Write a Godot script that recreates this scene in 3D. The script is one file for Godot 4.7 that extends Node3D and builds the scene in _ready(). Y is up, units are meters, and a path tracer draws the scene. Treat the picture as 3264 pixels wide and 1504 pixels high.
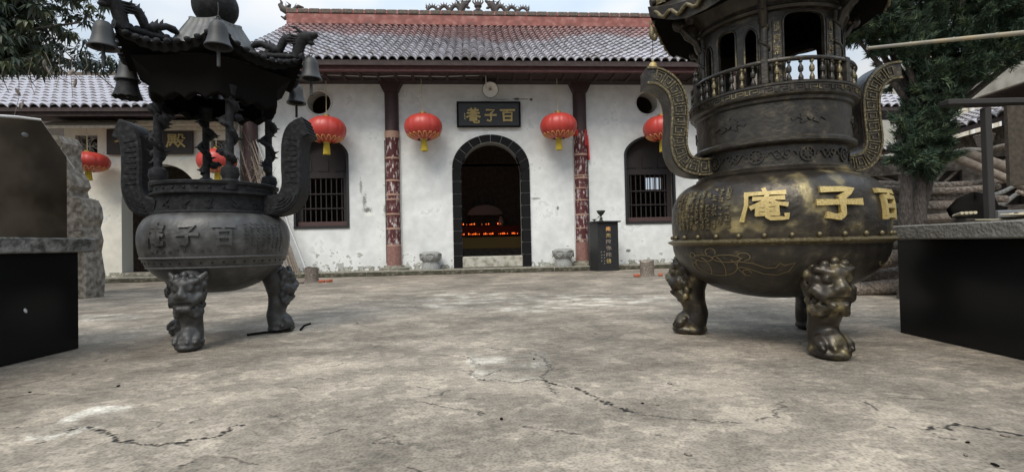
extends Node3D
# ---------------------------------------------------------------- geometry collector
class G:
	var v := PackedVector3Array()
	var n := PackedVector3Array()
	var uv := PackedVector2Array()
	var idx := PackedInt32Array()
	func tri(a: Vector3, b: Vector3, c: Vector3) -> void:
		var m := (b - a).cross(c - a).normalized()
		var k := v.size()
		v.append(a); v.append(b); v.append(c)
		for i in 3:
			n.append(m); uv.append(Vector2.ZERO)
		idx.append(k); idx.append(k + 2); idx.append(k + 1)
	func quad(a: Vector3, b: Vector3, c: Vector3, d: Vector3, u := Rect2()) -> void:
		var m := (c - a).cross(d - b).normalized()
		var k := v.size()
		v.append(a); v.append(b); v.append(c); v.append(d)
		for i in 4:
			n.append(m)
		uv.append(u.position); uv.append(u.position + Vector2(u.size.x, 0)); uv.append(u.end); uv.append(u.position + Vector2(0, u.size.y))
		for i in [0, 2, 1, 0, 3, 2]:
			idx.append(k + i)
	# rows of points; smooth normals. wrap: last column equals the first
	func grid(P: Array, wrap := false, us := 1.0, vs := 1.0) -> void:
		var R := P.size()
		var C: int = P[0].size()
		var k := v.size()
		var nn := PackedVector3Array()
		nn.resize(R * C)
		for i in R - 1:
			var r0: PackedVector3Array = P[i]
			var r1: PackedVector3Array = P[i + 1]
			for j in C - 1:
				var m := (r0[j + 1] - r1[j]).cross(r1[j + 1] - r0[j])
				nn[i * C + j] += m; nn[i * C + j + 1] += m; nn[(i + 1) * C + j] += m; nn[(i + 1) * C + j + 1] += m
				var a := k + i * C + j
				for q in [a, a + C, a + C + 1, a, a + C + 1, a + 1]:
					idx.append(q)
		for i in R:
			var r: PackedVector3Array = P[i]
			if wrap:
				var s := nn[i * C] + nn[i * C + C - 1]
				nn[i * C] = s
				nn[i * C + C - 1] = s
			for j in C:
				v.append(r[j])
				n.append(nn[i * C + j].normalized() if nn[i * C + j].length_squared() > 1e-20 else Vector3.UP)
				uv.append(Vector2(us * j / (C - 1.0), vs * i / (R - 1.0)))
	func box(c: Vector3, s: Vector3, b := Basis(), bev := 0.0) -> void:
		var h := s * 0.5
		var bv: float = min(bev, min(h.x, min(h.y, h.z)) * 0.9)
		if bv <= 0.0:
			var p := []
			for i in 8:
				p.append(c + b * Vector3(h.x * (1 if i & 1 else -1), h.y * (1 if i & 2 else -1), h.z * (1 if i & 4 else -1)))
			quad(p[4], p[5], p[7], p[6]); quad(p[1], p[0], p[2], p[3]); quad(p[5], p[1], p[3], p[7])
			quad(p[0], p[4], p[6], p[2]); quad(p[6], p[7], p[3], p[2]); quad(p[0], p[1], p[5], p[4])
			return
		var f := {}
		for i in 8:
			var sg := Vector3(1 if i & 1 else -1, 1 if i & 2 else -1, 1 if i & 4 else -1)
			for ax in 3:
				var q := Vector3(h.x - bv, h.y - bv, h.z - bv) * sg
				q[ax] = h[ax] * sg[ax]
				f[i * 3 + ax] = c + b * q
		var Q := func(list: Array) -> void:
			var mid: Vector3 = (f[list[0]] + f[list[1]] + f[list[2]]) / 3.0
			var m: Vector3 = (f[list[2]] - f[list[0]]).cross(f[list[3]] - f[list[1]]) if list.size() == 4 else (f[list[1]] - f[list[0]]).cross(f[list[2]] - f[list[0]])
			if m.dot(mid - c) < 0:
				list.reverse()
			if list.size() == 4:
				quad(f[list[0]], f[list[1]], f[list[2]], f[list[3]])
			else:
				tri(f[list[0]], f[list[1]], f[list[2]])
		for ax in 3:
			var o1 := 1 << ((ax + 1) % 3)
			var o2 := 1 << ((ax + 2) % 3)
			for sd in 2:
				var base := sd << ax
				Q.call([base * 3 + ax, (base | o1) * 3 + ax, (base | o1 | o2) * 3 + ax, (base | o2) * 3 + ax])
			# edges along ax
			for e in 4:
				var base2: int = (o1 if e & 1 else 0) | (o2 if e & 2 else 0)
				var t := base2 | (1 << ax)
				var a1 := (ax + 1) % 3
				var a2 := (ax + 2) % 3
				Q.call([base2 * 3 + a1, t * 3 + a1, t * 3 + a2, base2 * 3 + a2])
		for i in 8:
			Q.call([i * 3, i * 3 + 1, i * 3 + 2])
	# profile: Vector2(r, y) from bottom to top, seen outside; sharp corners split
	func lathe(pr: Array, seg := 48, at := Vector3.ZERO, a0 := 0.0, a1 := TAU, sharp := 35.0) -> void:
		var runs := []
		var cur := [pr[0], pr[1]]
		for i in range(2, pr.size()):
			var d0: Vector2 = pr[i - 1] - pr[i - 2]
			var d1: Vector2 = pr[i] - pr[i - 1]
			if absf(d0.angle_to(d1)) > deg_to_rad(sharp):
				runs.append(cur)
				cur = [pr[i - 1]]
			cur.append(pr[i])
		runs.append(cur)
		for run in runs:
			var rows := []
			for p in run:
				var row := PackedVector3Array()
				for j in seg + 1:
					var a := lerpf(a0, a1, j / float(seg))
					row.append(at + Vector3(p.x * sin(a), p.y, p.x * cos(a)))
				rows.append(row)
			grid(rows, a1 - a0 > TAU - 0.001, 4.0, 1.0)
	func tube(pts: Array, rad, seg := 8, cap := true, flat := 1.0, ref := Vector3.UP) -> void:
		var rows := []
		var N := pts.size()
		var up := ref
		for i in N:
			var t: Vector3 = (pts[min(i + 1, N - 1)] - pts[max(i - 1, 0)]).normalized()
			var x := up.cross(t)
			if x.length() < 0.05:
				x = Vector3(t.y, t.z, t.x).cross(t)
			x = x.normalized()
			var y := t.cross(x).normalized()
			if ref == Vector3.UP:
				up = y
			var r: float = rad if rad is float else rad[i]
			var row := PackedVector3Array()
			for j in seg + 1:
				var a := TAU * j / seg
				row.append(pts[i] + x * cos(a) * r + y * sin(a) * r * flat)
			rows.append(row)
		grid(rows, true, 1.0, 4.0)
		if cap:
			for e in [0, N - 1]:
				var row: PackedVector3Array = rows[e]
				for j in seg:
					if e == 0:
						tri(pts[0], row[j + 1], row[j])
					else:
						tri(pts[e], row[j], row[j + 1])
	func ball(c: Vector3, r: Vector3, b := Basis(), seg := 12, rings := 8) -> void:
		var rows := []
		for i in rings + 1:
			var t := -PI / 2 + PI * i / rings
			var row := PackedVector3Array()
			for j in seg + 1:
				var a := TAU * j / seg
				row.append(c + b * Vector3(r.x * cos(t) * sin(a), r.y * sin(t), r.z * cos(t) * cos(a)))
			rows.append(row)
		grid(rows, true)
	func cone(a: Vector3, b: Vector3, r: float, seg := 5) -> void:
		tube([a, a.lerp(b, 0.5), b], [r, r * 0.55, 0.001], seg, true)
	# polygon outline (XY, counter-clockwise) extruded along z by d, placed with basis and origin
	func prism(poly: PackedVector2Array, d: float, o := Vector3.ZERO, b := Basis()) -> void:
		if Geometry2D.is_polygon_clockwise(poly):
			poly.reverse()
		var ids := Geometry2D.triangulate_polygon(poly)
		for k in range(0, ids.size(), 3):
			var a := poly[ids[k]]
			var c := poly[ids[k + 1]]
			var e := poly[ids[k + 2]]
			if (c - a).cross(e - a) < 0:
				var t := c
				c = e
				e = t
			tri(o + b * Vector3(a.x, a.y, d), o + b * Vector3(c.x, c.y, d), o + b * Vector3(e.x, e.y, d))
			tri(o + b * Vector3(a.x, a.y, 0), o + b * Vector3(e.x, e.y, 0), o + b * Vector3(c.x, c.y, 0))
		for i in poly.size():
			var p := poly[i]
			var q := poly[(i + 1) % poly.size()]
			quad(o + b * Vector3(p.x, p.y, 0), o + b * Vector3(q.x, q.y, 0), o + b * Vector3(q.x, q.y, d), o + b * Vector3(p.x, p.y, d))
	# raised stroke on a surface: map(u, v, h) -> point
	func stroke(pl: Array, w: float, h: float, map: Callable, sub := 1) -> void:
		var pts := []
		for i in pl.size() - 1:
			for k in sub:
				pts.append((pl[i] as Vector2).lerp(pl[i + 1], k / float(sub)))
		pts.append(pl[-1])
		var L := []
		var N := pts.size()
		for i in N:
			var t: Vector2
			if i == 0:
				t = (pts[1] - pts[0]).normalized()
			elif i == N - 1:
				t = (pts[i] - pts[i - 1]).normalized()
			else:
				t = ((pts[i] - pts[i - 1]).normalized() + (pts[i + 1] - pts[i]).normalized()).normalized()
			var nn := Vector2(-t.y, t.x)
			var p: Vector2 = pts[i]
			if i == 0:
				p -= t * w * 0.4
			if i == N - 1:
				p += t * w * 0.4
			var ww := w * (1.15 if i == 0 else 1.25 if i == N - 1 else 1.0) * 0.5
			L.append([p + nn * ww, p - nn * ww])
		for i in N - 1:
			var a: Vector2 = L[i][0]
			var b: Vector2 = L[i][1]
			var c: Vector2 = L[i + 1][1]
			var d: Vector2 = L[i + 1][0]
			var A: Vector3 = map.call(a.x, a.y, h); var B: Vector3 = map.call(b.x, b.y, h)
			var C: Vector3 = map.call(c.x, c.y, h); var D: Vector3 = map.call(d.x, d.y, h)
			var A0: Vector3 = map.call(a.x, a.y, -0.002); var B0: Vector3 = map.call(b.x, b.y, -0.002)
			var C0: Vector3 = map.call(c.x, c.y, -0.002); var D0: Vector3 = map.call(d.x, d.y, -0.002)
			quad(A, B, C, D)
			quad(A0, A, D, D0); quad(B, B0, C0, C)
			if i == 0:
				quad(A0, B0, B, A)
			if i == N - 2:
				quad(D, C, C0, D0)
	func mesh() -> ArrayMesh:
		var a := []
		a.resize(Mesh.ARRAY_MAX)
		a[Mesh.ARRAY_VERTEX] = v
		a[Mesh.ARRAY_NORMAL] = n
		a[Mesh.ARRAY_TEX_UV] = uv
		a[Mesh.ARRAY_INDEX] = idx
		var m := ArrayMesh.new()
		m.add_surface_from_arrays(Mesh.PRIMITIVE_TRIANGLES, a)
		return m

# ---------------------------------------------------------------- signed distance field -> surface nets
class Field:
	var o: Vector3
	var c: float
	var X: int
	var Y: int
	var Z: int
	var f := PackedFloat32Array()
	func _init(lo: Vector3, hi: Vector3, cell: float) -> void:
		o = lo; c = cell
		X = int((hi.x - lo.x) / c) + 1; Y = int((hi.y - lo.y) / c) + 1; Z = int((hi.z - lo.z) / c) + 1
		f.resize(X * Y * Z); f.fill(1.0)
	func cap(a: Vector3, b: Vector3, ra: float, rb := -1.0, k := 0.02, sub := false, sq := Vector3.ONE) -> void:
		if rb < 0:
			rb = ra
		var r := maxf(ra, rb) + k + 2.0 * c
		var lo := Vector3(minf(a.x, b.x), minf(a.y, b.y), minf(a.z, b.z)) - Vector3.ONE * r / sq - o
		var hi := Vector3(maxf(a.x, b.x), maxf(a.y, b.y), maxf(a.z, b.z)) + Vector3.ONE * r / sq - o
		var ab := b - a
		var l2 := maxf(ab.length_squared(), 1e-9)
		for z in range(maxi(0, int(lo.z / c)), mini(Z, int(hi.z / c) + 2)):
			for y in range(maxi(0, int(lo.y / c)), mini(Y, int(hi.y / c) + 2)):
				var i0 := (z * Y + y) * X
				for x in range(maxi(0, int(lo.x / c)), mini(X, int(hi.x / c) + 2)):
					var p := o + Vector3(x, y, z) * c - a
					var t := clampf(p.dot(ab) / l2, 0.0, 1.0)
					var d := ((p - ab * t) * sq).length() - lerpf(ra, rb, t)
					var e := f[i0 + x]
					if sub:
						d = -d
						var h := maxf(k - absf(d - e), 0.0) / k
						f[i0 + x] = maxf(d, e) + h * h * k * 0.25
					else:
						var h := maxf(k - absf(d - e), 0.0) / k
						f[i0 + x] = minf(d, e) - h * h * k * 0.25
	func ball(p: Vector3, r: float, k := 0.015, sub := false, sq := Vector3.ONE) -> void:
		cap(p, p, r, r, k, sub, sq)
	func into(g: G) -> void:
		var id := PackedInt32Array()
		id.resize(X * Y * Z); id.fill(-1)
		var vs := PackedVector3Array()
		var S := [0, 1, X, X + 1, X * Y, X * Y + 1, X * Y + X, X * Y + X + 1]
		for z in Z - 1:
			for y in Y - 1:
				for x in X - 1:
					var i := (z * Y + y) * X + x
					var neg := 0
					for q in S:
						if f[i + q] < 0.0:
							neg += 1
					if neg == 0 or neg == 8:
						continue
					var s := Vector3.ZERO
					var m := 0
					for e in 12:
						var ax := e >> 2
						var p0 := 0
						var u := 1 << ((ax + 1) % 3)
						var w := 1 << ((ax + 2) % 3)
						if e & 1: p0 |= u
						if e & 2: p0 |= w
						var p1 := p0 | (1 << ax)
						var d0 := f[i + S[p0]]
						var d1 := f[i + S[p1]]
						if (d0 < 0.0) != (d1 < 0.0):
							var v0 := Vector3(p0 & 1, (p0 >> 1) & 1, (p0 >> 2) & 1)
							v0[ax] += d0 / (d0 - d1)
							s += v0
							m += 1
					id[i] = vs.size()
					vs.append(o + (Vector3(x, y, z) + s / m) * c)
		var nn := PackedVector3Array()
		nn.resize(vs.size())
		var k := g.v.size()
		var st := [1, X, X * Y]
		for z in range(1, Z - 1):
			for y in range(1, Y - 1):
				for x in range(1, X - 1):
					var i := (z * Y + y) * X + x
					for ax in 3:
						var d0 := f[i]
						var d1 := f[i + st[ax]]
						if (d0 < 0.0) == (d1 < 0.0):
							continue
						var u: int = st[(ax + 1) % 3]
						var w: int = st[(ax + 2) % 3]
						var q := [id[i - u - w], id[i - w], id[i], id[i - u]]
						if q[0] < 0 or q[1] < 0 or q[2] < 0 or q[3] < 0:
							continue
						if d0 > 0.0:
							q.reverse()
						var m := (vs[q[2]] - vs[q[0]]).cross(vs[q[3]] - vs[q[1]])
						for j in 4:
							nn[q[j]] += m
						for j in [0, 2, 1, 0, 3, 2]:
							g.idx.append(k + q[j])
		for i in vs.size():
			g.v.append(vs[i]); g.n.append(nn[i].normalized()); g.uv.append(Vector2.ZERO)

# ---------------------------------------------------------------- tree of named things
var used := {}
func numbered(called: String) -> String:
	var k: int = used.get(called, 0)
	used[called] = k + 1
	return called if k == 0 else "%s_%03d" % [called, k]
func tag(o: Node, label: String, category: String, group := "") -> Node:
	o.set_meta("label", label)
	o.set_meta("category", category)
	if group:
		o.set_meta("group", group)
	return o
func thing(called: String, label: String, category: String, at := Vector3.ZERO, turn := 0.0, group := "") -> Node3D:
	var o := Node3D.new()
	o.name = numbered(called)
	add_child(o)
	o.position = at
	o.rotation.y = turn
	tag(o, label, category, group)
	return o
func put(called: String, m: Mesh, mat: Material, parent: Node, tr := Transform3D()) -> MeshInstance3D:
	var o := MeshInstance3D.new()
	o.name = called if parent != self else numbered(called)
	if parent != self:
		var base := called
		var k := 0
		while parent.has_node(NodePath(o.name)) and k < 2000:
			k = int(parent.get_meta("n_" + base, 0)) + 1
			parent.set_meta("n_" + base, k)
			o.name = "%s_%03d" % [base, k]
	o.mesh = m
	o.material_override = mat
	o.transform = tr
	parent.add_child(o)
	return o
func obj(called: String, g: G, mat: Material, parent: Node, tr := Transform3D()) -> MeshInstance3D:
	return put(called, g.mesh(), mat, parent, tr)
func copy(src: Node3D, at: Vector3, label: String, turn := 0.0) -> Node3D:
	var c: Node3D = src.duplicate()
	c.name = numbered(String(src.name).rstrip("0123456789_"))
	add_child(c)
	c.position = at
	c.rotation.y = turn
	c.set_meta("label", label)
	return c
func stuff(called: String, mesh: Mesh, mat: Material, parent: Node, trs: Array, cols := []) -> MultiMeshInstance3D:
	var mm := MultiMesh.new()
	mm.transform_format = MultiMesh.TRANSFORM_3D
	mm.use_colors = not cols.is_empty()
	mm.mesh = mesh
	mm.instance_count = trs.size()
	for i in trs.size():
		mm.set_instance_transform(i, trs[i])
		if not cols.is_empty():
			mm.set_instance_color(i, cols[i])
	var o := MultiMeshInstance3D.new()
	o.name = called
	o.multimesh = mm
	o.material_override = mat
	o.set_meta("kind", "stuff")
	parent.add_child(o, true)
	return o

# ---------------------------------------------------------------- materials
var M := {}
func lin(r: float, g: float, b: float) -> Color:
	return Color(r, g, b).linear_to_srgb()
func ntex(sd: int, freq: float, oct: int, ramp: Array, size := 512, kind := FastNoiseLite.TYPE_SIMPLEX_SMOOTH, ridged := false) -> NoiseTexture2D:
	var nz := FastNoiseLite.new()
	nz.seed = sd
	nz.noise_type = kind
	nz.frequency = freq
	nz.fractal_octaves = oct
	nz.fractal_type = FastNoiseLite.FRACTAL_RIDGED if ridged else FastNoiseLite.FRACTAL_FBM
	var t := NoiseTexture2D.new()
	t.width = size
	t.height = size
	t.seamless = true
	t.noise = nz
	if ramp.size():
		var gr := Gradient.new()
		var of := PackedFloat32Array()
		var co := PackedColorArray()
		for r in ramp:
			of.append(r[0])
			co.append(r[1])
		gr.offsets = of
		gr.colors = co
		t.color_ramp = gr
	return t
func mat(called: String, col: Color, rough := 0.8, metal := 0.0, tex: Texture2D = null, scale := 1.0, bump: Texture2D = null, bumpcm := 0.3, world := false) -> StandardMaterial3D:
	var m := StandardMaterial3D.new()
	m.resource_name = called
	m.albedo_color = col
	m.roughness = rough
	m.metallic = metal
	if tex:
		m.albedo_texture = tex
	if bump:
		m.heightmap_enabled = true
		m.heightmap_texture = bump
		m.heightmap_scale = bumpcm
	if tex or bump:
		m.uv1_triplanar = true
		m.uv1_world_triplanar = world
		m.uv1_scale = Vector3.ONE * scale
	M[called] = m
	return m

const TH := 0.0750492
const FO := Vector3(-0.4484, 0, -10.8408)
func fw(s: float, y: float, off: float) -> Vector3:
	return FO + Vector3(cos(TH), 0, -sin(TH)) * s + Vector3(sin(TH), 0, cos(TH)) * off + Vector3(0, y, 0)

# strokes of the characters, x to the right and y down in a unit square
var GL := {}
func glyphs() -> void:
	var raw := {
		"bai": "0 .12 1 .12;.5 .12 .45 .32;.2 .32 .24 1;.2 .32 .82 .32 .78 1;.24 .62 .78 .62;.24 .94 .78 .94",
		"zi": ".12 .1 .84 .1 .52 .38;0 .5 1 .5;.52 .38 .54 .86 .45 .97 .2 .9",
		"an": ".5 0 .53 .1;.08 .13 .95 .13;.1 .13 .1 .5 0 .98;.28 .3 .92 .3;.58 .16 .5 .4 .22 .58;.6 .32 .75 .46 .98 .52;.35 .52 .35 .8;.35 .52 .78 .52 .78 .8;.35 .66 .78 .66;.35 .8 .78 .8;.56 .42 .56 .88 .65 .95 .98 .95 .98 .84",
		"an2": ".12 .12 .88 .12;.34 0 .36 .22;.66 0 .62 .22;.05 .32 .95 .32;.5 .2 .4 .42 0 .62;.55 .34 .75 .5 1 .6;.27 .54 .27 .84;.27 .54 .74 .54 .74 .84;.27 .68 .74 .68;.27 .82 .74 .82;.5 .46 .5 .9 .6 1 .92 1 .92 .88",
		"gong": "0 .2 .42 .2;.21 .2 .21 .7;0 .76 .44 .68;.5 .35 .95 .35 .9 .9 .78 .85;.7 .08 .68 .5 .45 .98",
		"de": ".25 0 .05 .25;.28 .25 .02 .55;.17 .45 .17 1;.4 .12 1 .12;.7 0 .7 .25;.42 .28 .98 .28 .98 .48 .42 .48 .42 .28;.6 .28 .6 .48;.8 .28 .8 .48;.38 .58 1 .58;.42 .72 .36 .9;.52 .7 .55 .95 .82 .95 .85 .82;.68 .66 .74 .78;.92 .68 1 .84",
		"dian": ".08 .06 .5 .06 .5 .22;.08 .22 .5 .22;.1 .06 .1 .5 0 1;.18 .4 .55 .4;.28 .28 .28 .64;.44 .28 .44 .64;.14 .64 .58 .64;.26 .7 .16 .9;.44 .7 .56 .88;.68 .05 .66 .3 .58 .42;.68 .06 .88 .06 .88 .3 1 .34;.62 .5 .92 .5 .62 1;.68 .6 1 1",
		"nan": ".1 .15 .9 .15;.5 0 .5 .3;.1 .32 .1 1;.1 .32 .9 .32 .9 1 .8 .96;.35 .4 .4 .5;.65 .4 .6 .5;.28 .56 .72 .56;.25 .74 .75 .74;.5 .56 .5 .98",
		"wu": ".15 .15 .85 .15;.05 .42 .95 .42;.45 .15 .4 .55 .05 1;.58 .42 .58 .88 .68 .95 .95 .93 .95 .78",
		"a": ".05 .05 .05 1;.05 .08 .28 .08 .18 .3 .3 .5 .1 .6;.38 .12 1 .12;.84 .12 .84 .92 .7 .88;.45 .35 .68 .35 .68 .65 .45 .65 .45 .35",
		"mi": ".05 .08 .35 .08 .35 .3 .06 .3 .06 .52 .36 .52 .34 .9 .2 .88;.55 .02 .45 .25;.5 .18 .98 .18 .9 .3;.72 .25 .72 .95 .62 .9;.58 .45 .45 .75;.86 .45 1 .75",
		"tuo": ".05 .05 .05 1;.05 .08 .28 .08 .18 .3 .3 .5 .1 .6;.68 0 .7 .12;.45 .32 .45 .18 .98 .18 .95 .32;.55 .4 .55 .85 .65 .95 1 .93 1 .78;.95 .42 .58 .6",
		"fo": ".25 0 .02 .4;.15 .28 .15 1;.4 .15 .88 .15 .88 .35 .42 .35 .42 .56 .92 .56 .9 .82 .8 .8;.56 .02 .55 .6 .42 1;.75 .02 .75 1",
	}
	for k in raw:
		var list := []
		for s in raw[k].split(";"):
			var q: PackedFloat64Array = s.split_floats(" ")
			var pl := []
			for i in range(0, q.size(), 2):
				pl.append(Vector2(q[i], q[i + 1]))
			list.append(pl)
		GL[k] = list
# writes a character; map gets u to the right, v upwards (metres or radians), size (w, h), centre (cu, cv)
func write(g: G, ch: String, cu: float, cv: float, w: float, h: float, lw: float, depth: float, map: Callable, sub := 1) -> void:
	var k := 0
	for pl in GL[ch]:
		var q := []
		for p in pl:
			q.append(Vector2((p.x - 0.5), (0.5 - p.y) * h / w))
		var d := depth + 0.0004 * k
		g.stroke(q, lw / w, d, func(u, v, hh): return map.call(cu + u * w, cv + v * w, hh), sub)
		k += 1

func sky_picture() -> ImageTexture:
	var W := 1024
	var H := 512
	var nz := FastNoiseLite.new()
	nz.seed = 11; nz.frequency = 1.4; nz.fractal_octaves = 5; nz.noise_type = FastNoiseLite.TYPE_SIMPLEX_SMOOTH
	var by := PackedFloat32Array()
	by.resize(W * H * 4)
	for y in H:
		var el := PI / 2 - PI * (y + 0.5) / H
		for x in W:
			var az := TAU * (x + 0.5) / W
			var d := Vector3(cos(el) * sin(az), sin(el), cos(el) * cos(az))
			var n := nz.get_noise_3d(d.x * 1.1, d.y * 2.6, d.z * 1.1) * 0.5 + 0.5
			var cl := smoothstep(0.42, 0.66, n)
			var hz := 1.0 - clampf(el / 1.2, 0.0, 1.0)
			var blue := Color(0.52, 0.72, 0.96).lerp(Color(0.74, 0.87, 1.0), hz)
			var white := Color(0.93, 0.96, 1.0).lerp(Color(1.0, 1.02, 1.05), hz)
			# an overcast sky is brighter towards the zenith
			var c := blue.lerp(white, 0.08 + 0.92 * cl) * (0.27 + 0.93 * maxf(sin(el), 0.0))
			if el < 0.0:
				c = Color(0.3, 0.3, 0.29)
			var i := (y * W + x) * 4
			by[i] = c.r; by[i + 1] = c.g; by[i + 2] = c.b; by[i + 3] = 1.0
	return ImageTexture.create_from_image(Image.create_from_data(W, H, false, Image.FORMAT_RGBAF, by.to_byte_array()))

const GX := -7.0
const GZ := -11.5
const GS := 14.0
const GL_Z := 11.0
var CR := [
	[-1.54, -1.56, -1.51, -1.58], [-1.51, -1.65, -1.49, -1.69, -1.36, -1.64, -1.27, -1.57, -1.19, -1.55, -1.12, -1.52],
	[-1.11, -1.52, -1.04, -1.56, -0.97, -1.58, -0.95, -1.69], [-3.68, -4.13, -3.49, -4.13], [-1.14, -1.71, -1.11, -1.74], [-0.96, -1.38, -0.91, -1.41],
	[-1.79, -1.70, -1.73, -1.70], [-0.61, -1.58, -0.57, -1.63], [-0.28, -2.66, -0.22, -2.55, -0.18, -2.44],
	[-0.21, -2.34, -0.18, -2.22, -0.14, -2.16, -0.09, -2.17, -0.01, -2.12, 0.11, -2.17, 0.18, -2.34, 0.16, -2.45, 0.16, -2.56, 0.09, -2.69],
	[-0.31, -2.92, -0.18, -2.89, -0.02, -2.74], [0.11, -2.17, 0.18, -2.07, 0.26, -2.02, 0.32, -1.89, 0.35, -1.82, 0.40, -1.74, 0.45, -1.70],
	[0.13, -2.11, 0.17, -1.95], [-0.43, -2.10, -0.36, -2.05], [-0.35, -1.94, -0.26, -2.04], [-0.36, -1.89, -0.28, -1.83, -0.15, -1.77],
	[-0.15, -1.74, -0.12, -1.77, -0.11, -1.72], [0.03, -1.61, 0.11, -1.58, 0.19, -1.54], [-0.43, -1.50, -0.43, -1.54, -0.38, -1.55, -0.37, -1.50, -0.42, -1.50],
	[-0.26, -4.37, -0.18, -4.50], [-0.03, -6.54, 0.26, -6.68, 0.62, -6.49], [0.45, -5.22, 0.56, -5.33, 0.64, -4.95, 0.76, -5.00], [1.27, -6.75, 1.99, -6.62],
	[1.20, -4.73, 1.42, -4.81], [-1.05, -4.96, -0.73, -4.95], [-0.75, -4.47, -0.43, -4.40], [-0.91, -3.90, -0.73, -3.71],
	[0.45, -1.70, 0.55, -1.65, 0.70, -1.61, 0.74, -1.60], [0.79, -1.62, 0.86, -1.65, 0.89, -1.68, 0.95, -1.74, 0.98, -1.81],
	[1.27, -1.51, 1.32, -1.54, 1.33, -1.52, 1.39, -1.56, 1.43, -1.52, 1.47, -1.49, 1.51, -1.46, 1.62, -1.43, 1.75, -1.44],
	[1.17, -1.56, 1.18, -1.53], [1.27, -1.48, 1.28, -1.44], [1.23, -1.27, 1.25, -1.26],
]
# cracks that stand wide open in the photograph
var WIDE := [1, 2, 11, 29]
var PATCH := [
	[1.45, -1.55, -1.57, -1.64, -1.68, -1.66, -1.83, -1.59, -1.92, -1.49, -1.92, -1.44, -1.81, -1.49, -1.77, -1.49, -1.70, -1.51, -1.65, -1.51, -1.58],
	[1.4, -4.26, -4.78, -3.53, -4.78, -3.43, -4.58, -3.48, -4.32, -3.86, -4.33],
	[1.35, -0.25, -2.72, -0.03, -2.74, 0.09, -2.69, 0.16, -2.56, 0.18, -2.34, 0.11, -2.17, -0.01, -2.12, -0.09, -2.17, -0.14, -2.16, -0.18, -2.22, -0.18, -2.44],
	[1.35, -1.16, -5.53, -0.78, -6.24, -0.16, -6.10, 0.42, -5.77, 1.66, -5.32, 1.45, -4.66, 0.80, -4.45, 0.20, -4.26, -0.43, -4.40, -0.78, -4.65],
	[0.96, 0.72, -2.14, 0.79, -2.09, 0.92, -2.10, 0.99, -1.94, 1.00, -1.82, 0.89, -1.69, 0.75, -1.62, 0.55, -1.66],
	[0.88, 0.18, -2.34, 0.43, -2.35, 0.45, -2.23, 0.36, -2.04, 0.26, -2.03, 0.11, -2.17],
	[1.3, 2.6, -4.9, 3.2, -4.95, 3.3, -4.7, 2.7, -4.62],
]
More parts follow.
